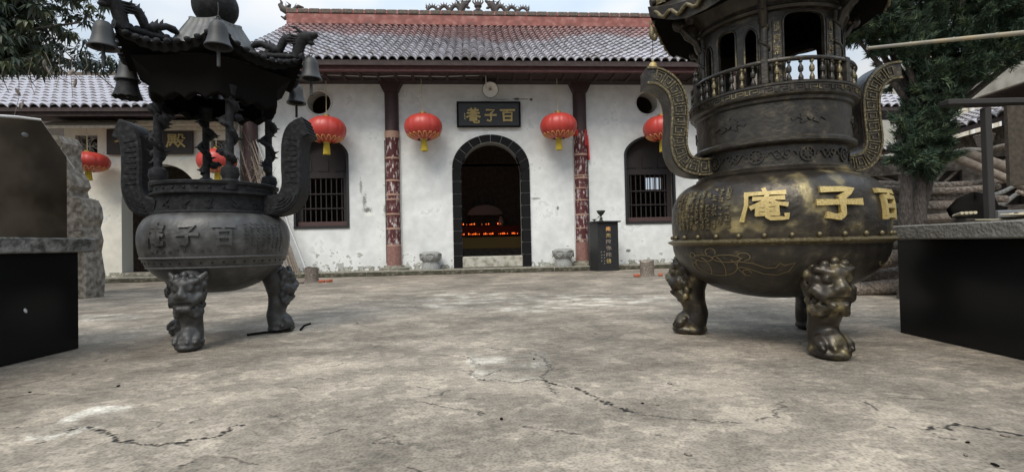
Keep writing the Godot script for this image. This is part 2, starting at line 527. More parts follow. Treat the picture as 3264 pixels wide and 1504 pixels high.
func ground_material() -> StandardMaterial3D:
	var N := 2048
	var im := func(sd: int, fr: float, oc: int, ridged := false) -> PackedByteArray:
		var nz := FastNoiseLite.new()
		nz.seed = sd; nz.frequency = fr; nz.fractal_octaves = oc
		nz.noise_type = FastNoiseLite.TYPE_SIMPLEX_SMOOTH
		nz.fractal_type = FastNoiseLite.FRACTAL_RIDGED if ridged else FastNoiseLite.FRACTAL_FBM
		return nz.get_image(N, N).get_data()
	var a: PackedByteArray = im.call(3, 0.0035, 5)
	var b: PackedByteArray = im.call(8, 0.012, 5)
	var c: PackedByteArray = im.call(21, 0.11, 3)
	var e: PackedByteArray = im.call(34, 0.02, 6)
	var f: PackedByteArray = im.call(47, 0.05, 5)
	# multiplier map of patches
	var pm := PackedByteArray()
	pm.resize(N * N); pm.fill(100)
	for p in PATCH:
		var poly := PackedVector2Array()
		var lo := Vector2(1e9, 1e9)
		var hi := -lo
		for i in range(1, p.size(), 2):
			var q := Vector2((p[i] - GX) / GS * N, (p[i + 1] - GZ) / GL_Z * N)
			poly.append(q); lo = lo.min(q); hi = hi.max(q)
		for y in range(maxi(0, int(lo.y)), mini(N, int(hi.y) + 1)):
			for x in range(maxi(0, int(lo.x)), mini(N, int(hi.x) + 1)):
				var w := Vector2(x + (b[y * N + x] - 128) * 0.12, y + (e[y * N + x] - 128) * 0.12)
				if Geometry2D.is_point_in_polygon(w, poly):
					var k: float = p[0]
					if p[0] > 1.2:
						k = lerpf(1.0, p[0], clampf(0.5 + (e[y * N + x] - 128) / 90.0, 0.15, 1.0))
					pm[y * N + x] = int(100 * k)
	var cr := PackedByteArray()
	cr.resize(N * N)
	var rng := RandomNumberGenerator.new()
	rng.seed = 5
	for ci in CR.size():
		var l: Array = CR[ci]
		var wide := ci in WIDE
		for i in range(0, l.size() - 2, 2):
			var p0 := Vector2((l[i] - GX) / GS * N, (l[i + 1] - GZ) / GL_Z * N)
			var p1 := Vector2((l[i + 2] - GX) / GS * N, (l[i + 3] - GZ) / GL_Z * N)
			var steps := int(p0.distance_to(p1) * 2.0) + 2
			for s in steps:
				var t := s / float(steps)
				var p := p0.lerp(p1, t)
				var ix := clampi(int(p.x), 2, N - 3)
				var iy := clampi(int(p.y), 2, N - 3)
				p += Vector2(c[iy * N + ix] - 128, c[(iy + 2) * N + ix] - 128) * 0.03
				ix = clampi(int(p.x), 3, N - 4)
				iy = clampi(int(p.y), 3, N - 4)
				var r := 1 if wide and rng.randf() < 0.1 else 0
				var str := (240 if wide else 150) if c[iy * N + ix] > 100 else 100
				for dy in range(-r, r + 1):
					for dx in range(-r, 1):
						var q := (iy + dy) * N + ix + dx
						cr[q] = maxi(cr[q], str)
	# short hairline cracks and pits all over
	for t in 900:
		var p := Vector2(rng.randf() * N, rng.randf() * N)
		var dr := Vector2.from_angle(rng.randfn(0.0, 0.5))
		var st := rng.randi_range(60, 190)
		for s in rng.randi_range(4, 26):
			p += dr
			dr = dr.rotated(rng.randfn(0, 0.22))
			var ix := int(p.x)
			var iy := int(p.y)
			if ix > 1 and iy > 1 and ix < N - 2 and iy < N - 2:
				cr[iy * N + ix] = maxi(cr[iy * N + ix], st)
	for t in 420:
		var ix := rng.randi_range(3, N - 4)
		var iy := rng.randi_range(3, N - 4)
		var w := rng.randi_range(0, 2)
		for dx in range(-w, w + 1):
			cr[iy * N + ix + dx] = rng.randi_range(120, 220)
	var col := PackedByteArray()
	col.resize(N * N * 3)
	var hgt := PackedByteArray()
	hgt.resize(N * N)
	for y in N:
		for x in N:
			var i := y * N + x
			var n := (a[i] - 128) * 0.0009 + (b[i] - 128) * 0.0011 + (c[i] - 128) * 0.0008
			var skin := 0.0
			var ee := int(e[i]) + (int(c[i]) - 128) * 0.25 + (int(a[i]) - 128) * 0.3
			if ee > 155:
				skin = minf((ee - 155) * 0.16, 1.0)
			var dk := 0.0
			if ee < 92:
				dk = minf((92 - ee) * 0.04, 1.0)
			var k := (0.545 + n * 0.62 + skin * 0.06 - dk * 0.03)
			# thin flakes where the top skin has come off, in drifts
			if f[i] > 168 and a[i] + b[i] > 250:
				k += minf((f[i] - 168) * 0.009, 0.055)
			elif f[i] < 88 and a[i] < 140:
				k -= minf((88 - f[i]) * 0.004, 0.04)
			var pk := pm[i] / 100.0
			k *= pow(pk, 0.5)
			var cold := clampf((pk - 1.0) * 1.2, 0.0, 1.0) if pk > 1.0 else 0.0
			var w := 1.0 - cr[i] / 255.0 * 0.72
			k *= w
			col[i * 3] = clampi(int(k * 255 * lerpf(1.0, 0.985, cold)), 0, 255)
			col[i * 3 + 1] = clampi(int(k * 255 * lerpf(0.93, 0.98, cold)), 0, 255)
			col[i * 3 + 2] = clampi(int(k * 255 * lerpf(0.84, 0.94, cold)), 0, 255)
			hgt[i] = clampi(int(128 + (a[i] - 128) * 0.3 + (c[i] - 128) * 0.07 + skin * 34 + (pk - 1.0) * 20 - dk * 16 - cr[i] * 0.5), 0, 255)
	var m := StandardMaterial3D.new()
	m.resource_name = "worn_concrete"
	m.albedo_texture = ImageTexture.create_from_image(Image.create_from_data(N, N, false, Image.FORMAT_RGB8, col))
	m.roughness = 0.82
	m.metallic_specular = 0.35
	m.heightmap_enabled = true
	m.heightmap_texture = ImageTexture.create_from_image(Image.create_from_data(N, N, false, Image.FORMAT_L8, hgt))
	m.heightmap_scale = 1.6
	m.detail_enabled = true
	m.detail_blend_mode = BaseMaterial3D.BLEND_MODE_MUL
	m.detail_uv_layer = BaseMaterial3D.DETAIL_UV_2
	m.detail_albedo = ntex(77, 0.09, 5, [[0.0, Color(0.7, 0.69, 0.67)], [0.42, Color(0.93, 0.93, 0.92)], [0.62, Color(1, 1, 1)], [1.0, Color(1, 1, 1)]], 1024)
	M["ground"] = m
	return m

func facade_picture() -> ImageTexture:
	# plaster of the white front: u = (s + 12) / 24, v = y / 6 upwards
	var W := 2048
	var H := 512
	var g := func(sd: int, fr: float, oc: int) -> PackedByteArray:
		var nz := FastNoiseLite.new()
		nz.seed = sd; nz.frequency = fr; nz.fractal_octaves = oc
		nz.noise_type = FastNoiseLite.TYPE_SIMPLEX_SMOOTH
		return nz.get_image(W, H).get_data()
	var a: PackedByteArray = g.call(1, 0.01, 5)
	var b: PackedByteArray = g.call(2, 0.05, 4)
	var c: PackedByteArray = g.call(4, 0.13, 3)
	var by := PackedByteArray()
	by.resize(W * H * 3)
	for y in H:
		var hy := 6.0 * (1.0 - (y + 0.5) / H)
		for x in W:
			var i := y * W + x
			var s := (x + 0.5) / W * 24.0 - 12.0
			var k := 0.885 + (a[i] - 128) * 0.0005 + (b[i] - 128) * 0.0003
			var col := Color(k * 0.985, k * 0.99, k * 0.98)
			if s < -5.5:
				col = Color(k * 0.97, k * 0.95, k * 0.89)
			# flaked plaster and moss along the foot of the wall
			var edge := 0.12 + 0.36 * smoothstep(0.2, 0.75, a[i] / 255.0)
			var m := b[i] + (c[i] - 128) * 0.5
			if hy < 0.1 + edge and m > 156 + (hy - 0.1) / edge * 45.0:
				col = col.lerp(Color(0.60, 0.60, 0.57), 0.75)
			elif hy < 0.19 and m > 112:
				col = col.lerp(Color(0.40, 0.39, 0.33), 0.7)
			# scattered scuffs
			elif c[i] > 216 and a[i] > 165:
				col = col.lerp(Color(0.5, 0.5, 0.48), 0.55)
			elif a[i] > 186 and b[i] > 140:
				col = col.lerp(Color(0.8, 0.81, 0.8), 0.6)
			by[i * 3] = int(clampf(col.r, 0, 1) * 255); by[i * 3 + 1] = int(clampf(col.g, 0, 1) * 255); by[i * 3 + 2] = int(clampf(col.b, 0, 1) * 255)
	var im := Image.create_from_data(W, H, false, Image.FORMAT_RGB8, by)
	# the larger damages the photograph shows: where the render fell off beside the left pillar
	var rng := RandomNumberGenerator.new()
	rng.seed = 9
	for d in [[-2.78, 1.62, 0.05, 0.16, 0.52], [-2.72, 1.42, 0.09, 0.06, 0.45], [-2.68, 1.33, 0.12, 0.05, 0.93], [-2.85, 1.95, 0.03, 0.18, 0.62], [-2.33, 1.43, 0.04, 0.11, 0.55], [-2.33, 1.31, 0.06, 0.04, 0.8],
			[1.0, 1.62, 0.1, 0.02, 0.6], [0.62, 3.87, 0.05, 0.02, 0.35], [0.95, 3.86, 0.03, 0.02, 0.3], [0.78, 3.87, 0.12, 0.008, 0.55], [0.25, 3.86, 0.16, 0.006, 0.6], [1.5, 1.4, 0.02, 0.03, 0.5], [4.55, 0.55, 0.16, 0.14, 0.62], [2.75, 0.42, 0.12, 0.05, 0.5], [3.1, 0.4, 0.05, 0.03, 0.45]]:
		for t in 260:
			var px := int((d[0] + rng.randfn(0, 0.45) * d[2] + 12.0) / 24.0 * W)
			var py := int((1.0 - (d[1] + rng.randfn(0, 0.45) * d[3]) / 6.0) * H)
			if px > 0 and px < W and py > 0 and py < H:
				im.set_pixel(px, py, im.get_pixel(px, py).lerp(Color(d[4], d[4], d[4] * 0.97), 0.6))
	return ImageTexture.create_from_image(im)

func materials() -> void:
	var fine := ntex(50, 0.06, 5, [], 512)
	var coarse := ntex(51, 0.02, 5, [], 512)
	mat("cast_iron", Color.WHITE, 0.55, 0.0, ntex(60, 0.03, 5, [[0.0, lin(0.012, 0.012, 0.0125)], [0.5, lin(0.02, 0.02, 0.021)], [0.75, lin(0.032, 0.032, 0.033)], [1.0, lin(0.055, 0.055, 0.054)]]), 1.6, fine, 0.12)
	mat("cast_iron_worn", Color.WHITE, 0.44, 0.1, ntex(61, 0.02, 5, [[0.0, lin(0.032, 0.031, 0.029)], [0.5, lin(0.055, 0.0535, 0.051)], [0.7, lin(0.08, 0.078, 0.075)], [1.0, lin(0.13, 0.127, 0.12)]]), 1.2, fine, 0.12)
	M["cast_iron"].metallic_specular = 0.22
	M["cast_iron_worn"].metallic_specular = 0.5
	mat("iron_leg", Color.WHITE, 0.5, 0.0, ntex(106, 0.02, 5, [[0.0, lin(0.02, 0.0195, 0.0185)], [0.5, lin(0.032, 0.0312, 0.03)], [0.75, lin(0.06, 0.058, 0.055)], [1.0, lin(0.1, 0.095, 0.09)]]), 1.2, fine, 0.12)
	mat("bell_iron", lin(0.022, 0.0215, 0.021), 0.55)
	mat("iron_edge", lin(0.2, 0.2, 0.2), 0.5, 0.2, ntex(62, 0.05, 4, [[0.0, Color(0.6, 0.6, 0.6)], [1.0, Color(1, 1, 1)]]), 2.0)
	mat("bronze", Color.WHITE, 0.36, 0.4, ntex(63, 0.014, 6, [[0.0, lin(0.016, 0.0125, 0.0095)], [0.5, lin(0.03, 0.0235, 0.0175)], [0.62, lin(0.05, 0.04, 0.028)], [0.72, lin(0.085, 0.07, 0.044)], [0.82, lin(0.25, 0.2, 0.1)], [1.0, lin(0.42, 0.33, 0.15)]]), 0.75, fine, 0.3)
	mat("dark_bronze", Color.WHITE, 0.38, 0.35, ntex(64, 0.02, 5, [[0.0, lin(0.02, 0.0165, 0.013)], [0.5, lin(0.036, 0.031, 0.025)], [0.75, lin(0.06, 0.05, 0.036)], [1.0, lin(0.16, 0.13, 0.075)]]), 1.2, fine, 0.18)
	mat("gilt", Color.WHITE, 0.42, 0.5, ntex(65, 0.04, 5, [[0.0, lin(0.10, 0.08, 0.045)], [0.4, lin(0.1, 0.08, 0.045)], [0.7, lin(0.2, 0.163, 0.085)], [1.0, lin(0.45, 0.375, 0.18)]]), 2.2, fine, 0.15)
	mat("brass_line", lin(0.2, 0.16, 0.09), 0.45, 0.5)
	mat("gold_paint", Color.WHITE, 0.5, 0.15, ntex(66, 0.05, 4, [[0.0, lin(0.2, 0.145, 0.055)], [0.35, lin(0.36, 0.265, 0.095)], [0.6, lin(0.46, 0.35, 0.135)], [1.0, lin(0.55, 0.43, 0.19)]]), 3.0)
	mat("black_granite", lin(0.009, 0.009, 0.009), 0.22, 0.0, null).metallic_specular = 0.28
	mat("black_stone", Color.WHITE, 0.8, 0.0, ntex(67, 0.05, 5, [[0.0, lin(0.008, 0.008, 0.0085)], [0.75, lin(0.016, 0.016, 0.017)], [1.0, lin(0.05, 0.05, 0.05)]]), 1.5, fine, 0.15).metallic_specular = 0.2
	mat("slab_stone", Color.WHITE, 0.7, 0.0, ntex(68, 0.016, 5, [[0.0, lin(0.05, 0.045, 0.04)], [0.35, lin(0.1, 0.095, 0.085)], [0.55, lin(0.22, 0.21, 0.19)], [1.0, lin(0.34, 0.33, 0.3)]]), 1.3, fine, 0.5)
	mat("grey_slab", Color.WHITE, 0.75, 0.0, ntex(69, 0.02, 5, [[0.0, lin(0.13, 0.12, 0.105)], [0.6, lin(0.19, 0.18, 0.16)], [1.0, lin(0.25, 0.24, 0.22)]]), 1.3, fine, 0.5)
	mat("mortar", lin(0.36, 0.36, 0.345), 0.9, 0.0)
	mat("stone_grey", Color.WHITE, 0.85, 0.0, ntex(70, 0.03, 5, [[0.0, lin(0.14, 0.14, 0.13)], [0.5, lin(0.3, 0.3, 0.285)], [1.0, lin(0.45, 0.45, 0.43)]]), 2.0, fine, 0.8)
	mat("step_stone", Color.WHITE, 0.9, 0.0, ntex(71, 0.02, 6, [[0.0, lin(0.11, 0.1, 0.075)], [0.45, lin(0.2, 0.185, 0.145)], [0.7, lin(0.3, 0.28, 0.23)], [1.0, lin(0.42, 0.4, 0.35)]]), 0.9, fine, 0.8)
	mat("mossy_stone", Color.WHITE, 0.95, 0.0, ntex(104, 0.02, 6, [[0.0, lin(0.03, 0.028, 0.018)], [0.5, lin(0.065, 0.06, 0.04)], [0.75, lin(0.12, 0.11, 0.08)], [1.0, lin(0.25, 0.235, 0.19)]]), 0.8, fine, 0.6)
	mat("threshold_stone", Color.WHITE, 0.9, 0.0, ntex(72, 0.025, 6, [[0.0, lin(0.16, 0.14, 0.1)], [0.4, lin(0.36, 0.34, 0.28)], [0.7, lin(0.46, 0.44, 0.38)], [1.0, lin(0.5, 0.49, 0.43)]]), 0.45, fine, 0.4)
	mat("tile_light", Color.WHITE, 0.38, 0.0, ntex(73, 0.03, 4, [[0.0, lin(0.29, 0.275, 0.29)], [0.5, lin(0.4, 0.38, 0.405)], [1.0, lin(0.48, 0.46, 0.485)]]), 1.5)
	mat("tile_mid", Color.WHITE, 0.34, 0.0, ntex(74, 0.03, 4, [[0.0, lin(0.26, 0.242, 0.255)], [0.5, lin(0.37, 0.35, 0.37)], [1.0, lin(0.45, 0.43, 0.45)]]), 1.5)
	mat("tile_dull", Color.WHITE, 0.5, 0.0, ntex(75, 0.03, 4, [[0.0, lin(0.16, 0.14, 0.14)], [0.5, lin(0.26, 0.235, 0.235)], [1.0, lin(0.35, 0.32, 0.32)]]), 1.5)
	mat("tile_any", Color.WHITE, 0.4, 0.0, ntex(76, 0.03, 4, [[0.0, Color(0.8, 0.8, 0.8)], [1.0, Color(1, 1, 1)]]), 1.5).vertex_color_use_as_albedo = true
	mat("ridge_red", Color.WHITE, 0.8, 0.0, ntex(78, 0.02, 6, [[0.0, lin(0.15, 0.085, 0.08)], [0.4, lin(0.24, 0.085, 0.07)], [0.62, lin(0.3, 0.12, 0.1)], [0.8, lin(0.34, 0.19, 0.165)], [1.0, lin(0.3, 0.24, 0.23)]]), 0.35, fine, 0.3)
	mat("ridge_cap", Color.WHITE, 0.85, 0.0, ntex(79, 0.03, 5, [[0.0, lin(0.06, 0.05, 0.042)], [0.6, lin(0.13, 0.105, 0.085)], [1.0, lin(0.2, 0.17, 0.13)]]), 1.0, fine, 0.6)
	mat("dark_ornament", Color.WHITE, 0.85, 0.0, ntex(80, 0.06, 4, [[0.0, lin(0.035, 0.03, 0.027)], [1.0, lin(0.13, 0.11, 0.1)]]), 2.0)
	mat("fascia_red", Color.WHITE, 0.7, 0.0, ntex(81, 0.02, 5, [[0.0, lin(0.07, 0.03, 0.03)], [0.6, lin(0.115, 0.045, 0.043)], [1.0, lin(0.16, 0.075, 0.07)]]), 0.8)
	mat("soffit_brown", Color.WHITE, 0.85, 0.0, ntex(82, 0.02, 5, [[0.0, lin(0.03, 0.02, 0.019)], [1.0, lin(0.07, 0.048, 0.045)]]), 0.8)
	mat("beam_brown", Color.WHITE, 0.8, 0.0, ntex(83, 0.02, 5, [[0.0, lin(0.03, 0.022, 0.024)], [1.0, lin(0.055, 0.04, 0.042)]]), 0.8)
	mat("window_wood", Color.WHITE, 0.75, 0.0, ntex(84, 0.03, 5, [[0.0, lin(0.012, 0.009, 0.009)], [1.0, lin(0.03, 0.021, 0.02)]]), 1.2)
	mat("window_sill", lin(0.07, 0.036, 0.034), 0.7)
	mat("interior", Color.WHITE, 0.95, 0.0, ntex(105, 0.02, 5, [[0.0, lin(0.13, 0.105, 0.085)], [1.0, lin(0.27, 0.225, 0.19)]]), 0.7)
	mat("altar_cloth", lin(0.5, 0.32, 0.11), 0.9)
	mat("altar_red", lin(0.11, 0.02, 0.018), 0.8)
	mat("altar_dark", lin(0.03, 0.024, 0.02), 0.8)
	mat("canopy_cloth", lin(0.38, 0.36, 0.35), 0.9)
	var pk := ntex(85, 0.022, 6, [[0.0, lin(0.055, 0.012, 0.014)], [0.58, lin(0.085, 0.016, 0.018)], [0.66, lin(0.1, 0.022, 0.022)], [0.69, lin(0.3, 0.2, 0.18)], [0.74, lin(0.55, 0.5, 0.47)], [1.0, lin(0.6, 0.57, 0.55)]])
	mat("pillar_peeling", Color.WHITE, 0.7, 0.0, pk, 1.0, fine, 0.5)
	M["pillar_peeling"].uv1_scale = Vector3(1.25, 0.34, 1.25)
	mat("pillar_dark", Color.WHITE, 0.6, 0.0, ntex(86, 0.03, 4, [[0.0, lin(0.035, 0.017, 0.018)], [1.0, lin(0.062, 0.03, 0.03)]]), 1.0)
	mat("pillar_foot", Color.WHITE, 0.8, 0.0, ntex(87, 0.03, 5, [[0.0, lin(0.15, 0.06, 0.05)], [0.5, lin(0.24, 0.12, 0.1)], [1.0, lin(0.33, 0.22, 0.19)]]), 1.2)
	mat("paper_band", Color.WHITE, 0.85, 0.0, ntex(88, 0.06, 4, [[0.0, lin(0.22, 0.08, 0.06)], [0.45, lin(0.4, 0.24, 0.17)], [1.0, lin(0.55, 0.47, 0.4)]]), 2.0)
	mat("paper_red", lin(0.45, 0.03, 0.03), 0.75)
	mat("plaster_patch", lin(0.5, 0.5, 0.48), 0.9)
	mat("lantern_silk", lin(0.5, 0.05, 0.036), 0.4, 0.0, ntex(89, 0.05, 3, [[0.0, Color(0.9, 0.9, 0.9)], [1.0, Color(1, 1, 1)]]), 3.0)
	M["lantern_silk"].rim_enabled = true
	M["lantern_silk"].rim = 0.35
	M["lantern_silk"].rim_tint = 0.6
	mat("lantern_gold", lin(0.55, 0.36, 0.1), 0.35, 0.6)
	mat("lantern_fringe", lin(0.68, 0.34, 0.13), 0.7)
	mat("tassel_yellow", lin(0.58, 0.44, 0.05), 0.75)
	mat("cord", lin(0.5, 0.42, 0.24), 0.8)
	mat("white_enamel", lin(0.72, 0.7, 0.66), 0.4)
	mat("white_pipe", lin(0.55, 0.55, 0.54), 0.5)
	mat("rust", Color.WHITE, 0.85, 0.2, ntex(90, 0.05, 5, [[0.0, lin(0.05, 0.035, 0.028)], [1.0, lin(0.15, 0.1, 0.075)]]), 2.0)
	mat("board_black", Color.WHITE, 0.45, 0.0, ntex(91, 0.03, 4, [[0.0, lin(0.012, 0.012, 0.013)], [1.0, lin(0.03, 0.03, 0.031)]]), 1.0)
	mat("board_brown", Color.WHITE, 0.6, 0.0, ntex(92, 0.03, 4, [[0.0, lin(0.022, 0.016, 0.013)], [1.0, lin(0.045, 0.032, 0.027)]]), 1.0)
	mat("cream_plaster", Color.WHITE, 0.9, 0.0, ntex(93, 0.02, 5, [[0.0, lin(0.4, 0.36, 0.29)], [0.5, lin(0.56, 0.52, 0.43)], [1.0, lin(0.62, 0.58, 0.5)]]), 0.8)
	mat("lime_plaster", lin(0.5, 0.5, 0.25), 0.9)
	mat("log_wood", Color.WHITE, 0.9, 0.0, ntex(94, 0.03, 5, [[0.0, lin(0.06, 0.045, 0.035)], [0.5, lin(0.2, 0.165, 0.135)], [1.0, lin(0.38, 0.33, 0.28)]]), 2.0, coarse, 1.2)
	mat("bark", Color.WHITE, 0.95, 0.0, ntex(95, 0.03, 6, [[0.0, lin(0.03, 0.024, 0.02)], [0.6, lin(0.085, 0.07, 0.06)], [1.0, lin(0.17, 0.15, 0.13)]]), 1.5, coarse, 2.5)
	M["bark"].uv1_scale = Vector3(5, 0.9, 5)
	mat("stick_wood", Color.WHITE, 0.85, 0.0, ntex(96, 0.03, 5, [[0.0, lin(0.14, 0.11, 0.085)], [0.6, lin(0.28, 0.23, 0.185)], [1.0, lin(0.4, 0.34, 0.29)]]), 1.5)
	mat("bamboo", Color.WHITE, 0.55, 0.0, ntex(97, 0.01, 3, [[0.0, lin(0.2, 0.19, 0.17)], [0.5, lin(0.32, 0.28, 0.2)], [1.0, lin(0.42, 0.3, 0.16)]]), 0.7)
	mat("old_wall", Color.WHITE, 0.95, 0.0, ntex(98, 0.016, 6, [[0.0, lin(0.05, 0.041, 0.032)], [0.35, lin(0.13, 0.11, 0.088)], [0.6, lin(0.22, 0.195, 0.16)], [1.0, lin(0.34, 0.31, 0.265)]]), 1.1, coarse, 0.35)
	mat("dark_wall", Color.WHITE, 0.95, 0.0, ntex(99, 0.02, 5, [[0.0, lin(0.04, 0.032, 0.026)], [0.6, lin(0.1, 0.085, 0.07)], [1.0, lin(0.19, 0.165, 0.14)]]), 0.8, coarse, 2.0)
	mat("beige_concrete", Color.WHITE, 0.9, 0.0, ntex(100, 0.015, 5, [[0.0, lin(0.3, 0.27, 0.22)], [0.6, lin(0.5, 0.46, 0.385)], [1.0, lin(0.57, 0.53, 0.46)]]), 0.5)
	mat("smoked_glass", Color(0.115, 0.09, 0.065, 0.93), 0.1)
	M["smoked_glass"].transparency = BaseMaterial3D.TRANSPARENCY_ALPHA
	mat("smoked_panel", Color.WHITE, 0.32, 0.0, ntex(101, 0.006, 4, [[0.0, lin(0.02, 0.014, 0.009)], [0.45, lin(0.05, 0.037, 0.024)], [0.7, lin(0.09, 0.068, 0.046)], [1.0, lin(0.115, 0.088, 0.063)]]), 0.7)
	mat("steel_dark", lin(0.045, 0.042, 0.04), 0.8).metallic_specular = 0.25
	mat("steel_grey", lin(0.2, 0.2, 0.2), 0.5, 0.3)
	mat("soot", lin(0.009, 0.0085, 0.008), 0.9).metallic_specular = 0.12  # under burner roofs this black is painted shade; heap and twigs are really black
	mat("ash", lin(0.28, 0.27, 0.26), 1.0)
	mat("leaf_dark", Color.WHITE, 0.45, 0.0).vertex_color_use_as_albedo = true
	M["leaf_dark"].backlight_enabled = true
	M["leaf_dark"].backlight = Color(0.25, 0.3, 0.12)
	mat("needle", Color.WHITE, 0.75, 0.0).vertex_color_use_as_albedo = true
	mat("brick_red", Color.WHITE, 0.9, 0.0, ntex(102, 0.06, 4, [[0.0, lin(0.28, 0.07, 0.035)], [1.0, lin(0.5, 0.15, 0.08)]]), 3.0)
	mat("orange_red", lin(0.5, 0.075, 0.02), 0.7)
	mat("paper_pale", lin(0.5, 0.44, 0.31), 0.9)
	mat("plank", Color.WHITE, 0.8, 0.0, ntex(103, 0.03, 5, [[0.0, lin(0.025, 0.018, 0.012)], [1.0, lin(0.08, 0.06, 0.042)]]), 2.0)
	mat("green_glaze", lin(0.03, 0.16, 0.1), 0.3)
	mat("bronze_green", lin(0.06, 0.07, 0.055), 0.5, 0.3)
	mat("black_lacquer", lin(0.01, 0.01, 0.01), 0.5)
	mat("wax_white", lin(0.6, 0.6, 0.58), 0.5)
	var fl := mat("candle_flame", Color.BLACK, 1.0)
	fl.emission_enabled = true
	fl.emission = Color(1.0, 0.42, 0.16)
	fl.emission_energy_multiplier = 1.8
	var wf := StandardMaterial3D.new()
	wf.resource_name = "white_plaster"
	wf.albedo_texture = facade_picture()
	wf.roughness = 0.9
	wf.heightmap_enabled = true
	wf.heightmap_texture = fine
	wf.heightmap_scale = 0.25
	M["white_plaster"] = wf

# ---------------------------------------------------------------- walls with openings
func op_lo(o: Dictionary, s: float) -> float:
	if o.t == "circle":
		return o.c.y - sqrt(maxf(o.r * o.r - (s - o.c.x) * (s - o.c.x), 0.0))
	return o.y0
func op_hi(o: Dictionary, s: float) -> float:
	if o.t == "circle":
		return o.c.y + sqrt(maxf(o.r * o.r - (s - o.c.x) * (s - o.c.x), 0.0))
	if o.t == "arch":
		var h: float = (o.b - o.a) * 0.5
		var q: float = clampf((s - (o.a + o.b) * 0.5) / h, -1.0, 1.0)
		return o.sp + o.rise * pow(maxf(1.0 - pow(absf(q), o.get("p", 2.0)), 0.0), 1.0 / o.get("p", 2.0))
	return o.y1
func wall(g: G, s0: float, s1: float, y0: float, y1: float, th: float, ops: Array, map = null) -> void:
	var cuts := [s0, s1]
	for o in ops:
		if o.t == "circle":
			o.a = o.c.x - o.r
			o.b = o.c.x + o.r
		var n := 1 if o.t == "rect" else 20
		for i in n + 1:
			var t := i / float(n)
			if o.t != "rect":
				t = 0.5 - 0.5 * cos(PI * t)
			cuts.append(lerpf(o.a, o.b, t))
	if map != null:
		for i in 48:
			cuts.append(lerpf(s0, s1, i / 48.0))
	cuts.sort()
	var P := func(s: float, y: float, d: float) -> Vector3:
		return map.call(s, y, d) if map != null else Vector3(s, y, d)
	var face := func(sa: float, ya: float, yb: float, sb: float, yc: float, yd: float) -> void:
		# (sa, ya..yb) left edge, (sb, yc..yd) right edge
		var k := g.v.size()
		g.quad(P.call(sa, ya, 0.0), P.call(sb, yc, 0.0), P.call(sb, yd, 0.0), P.call(sa, yb, 0.0))
		for q in [[sa, ya], [sb, yc], [sb, yd], [sa, yb]]:
			g.uv[k] = Vector2((q[0] + 12.0) / 24.0, 1.0 - q[1] / 6.0)
			k += 1
		g.quad(P.call(sb, yc, -th), P.call(sa, ya, -th), P.call(sa, yb, -th), P.call(sb, yd, -th))
	for i in cuts.size() - 1:
		var a: float = cuts[i]
		var b: float = cuts[i + 1]
		if b - a < 1e-4:
			continue
		var mid := (a + b) * 0.5
		var here := ops.filter(func(o): return o.a < mid and o.b > mid)
		here.sort_custom(func(p, q): return op_lo(p, mid) < op_lo(q, mid))
		var la := y0
		var lb := y0
		for o in here:
			var oa := op_lo(o, a)
			var ob := op_lo(o, b)
			if oa > la + 1e-4 or ob > lb + 1e-4:
				face.call(a, la, oa, b, lb, ob)
				g.quad(P.call(a, oa, -th), P.call(b, ob, -th), P.call(b, ob, 0.0), P.call(a, oa, 0.0))
			la = op_hi(o, a)
			lb = op_hi(o, b)
			g.quad(P.call(a, la, 0.0), P.call(b, lb, 0.0), P.call(b, lb, -th), P.call(a, la, -th))
		face.call(a, la, y1, b, lb, y1)
	for o in ops:
		if o.t == "circle":
			continue
		var ha := op_hi(o, o.a)
		var hb := op_hi(o, o.b)
		g.quad(P.call(o.a, o.y0, -th), P.call(o.a, o.y0, 0.0), P.call(o.a, ha, 0.0), P.call(o.a, ha, -th))
		g.quad(P.call(o.b, o.y0, 0.0), P.call(o.b, o.y0, -th), P.call(o.b, hb, -th), P.call(o.b, hb, 0.0))
	if not map != null:
		g.quad(P.call(s0, y1, 0.0), P.call(s1, y1, 0.0), P.call(s1, y1, -th), P.call(s0, y1, -th))
		g.quad(P.call(s0, y0, -th), P.call(s0, y0, 0.0), P.call(s0, y1, 0.0), P.call(s0, y1, -th))
		g.quad(P.call(s1, y0, 0.0), P.call(s1, y0, -th), P.call(s1, y1, -th), P.call(s1, y1, 0.0))

# ---------------------------------------------------------------- tiled roof slope
func tile_mesh(w: float, l: float, sd: int) -> ArrayMesh:
	var g := G.new()
	var rng := RandomNumberGenerator.new()
	rng.seed = sd
	var rows := []
	var lip := []
	var C := 13
	for i in 3:
		var t := i / 2.0
		var row := PackedVector3Array()
		for j in C:
			var u := j / (C - 1.0)
			# a pan and a roll: the S of an interlocking tile
			var y := 0.030 * (0.5 - 0.5 * cos(TAU * u)) if u < 0.62 else 0.030 * (0.5 - 0.5 * cos(TAU * 0.62)) * pow(1.0 - (u - 0.62) / 0.38, 0.7) * 0.9
			if u < 0.72:
				y = 0.04 * pow(sin(PI * u / 0.72), 0.8)
			else:
				y = -0.036 * sin(PI * (u - 0.72) / 0.28)
			row.append(Vector3((u - 0.5) * w * 1.02, y + 0.02 + t * 0.034, (t - 0.5) * l))
		rows.append(row)
	rows.reverse()
	g.grid(rows)
	var e: PackedVector3Array = rows[0]
	var e2 := PackedVector3Array()
	for p in e:
		e2.append(p + Vector3(0, -0.024, -0.004))
	lip.append(e2); lip.append(e)
	g.grid(lip)
	return g.mesh()
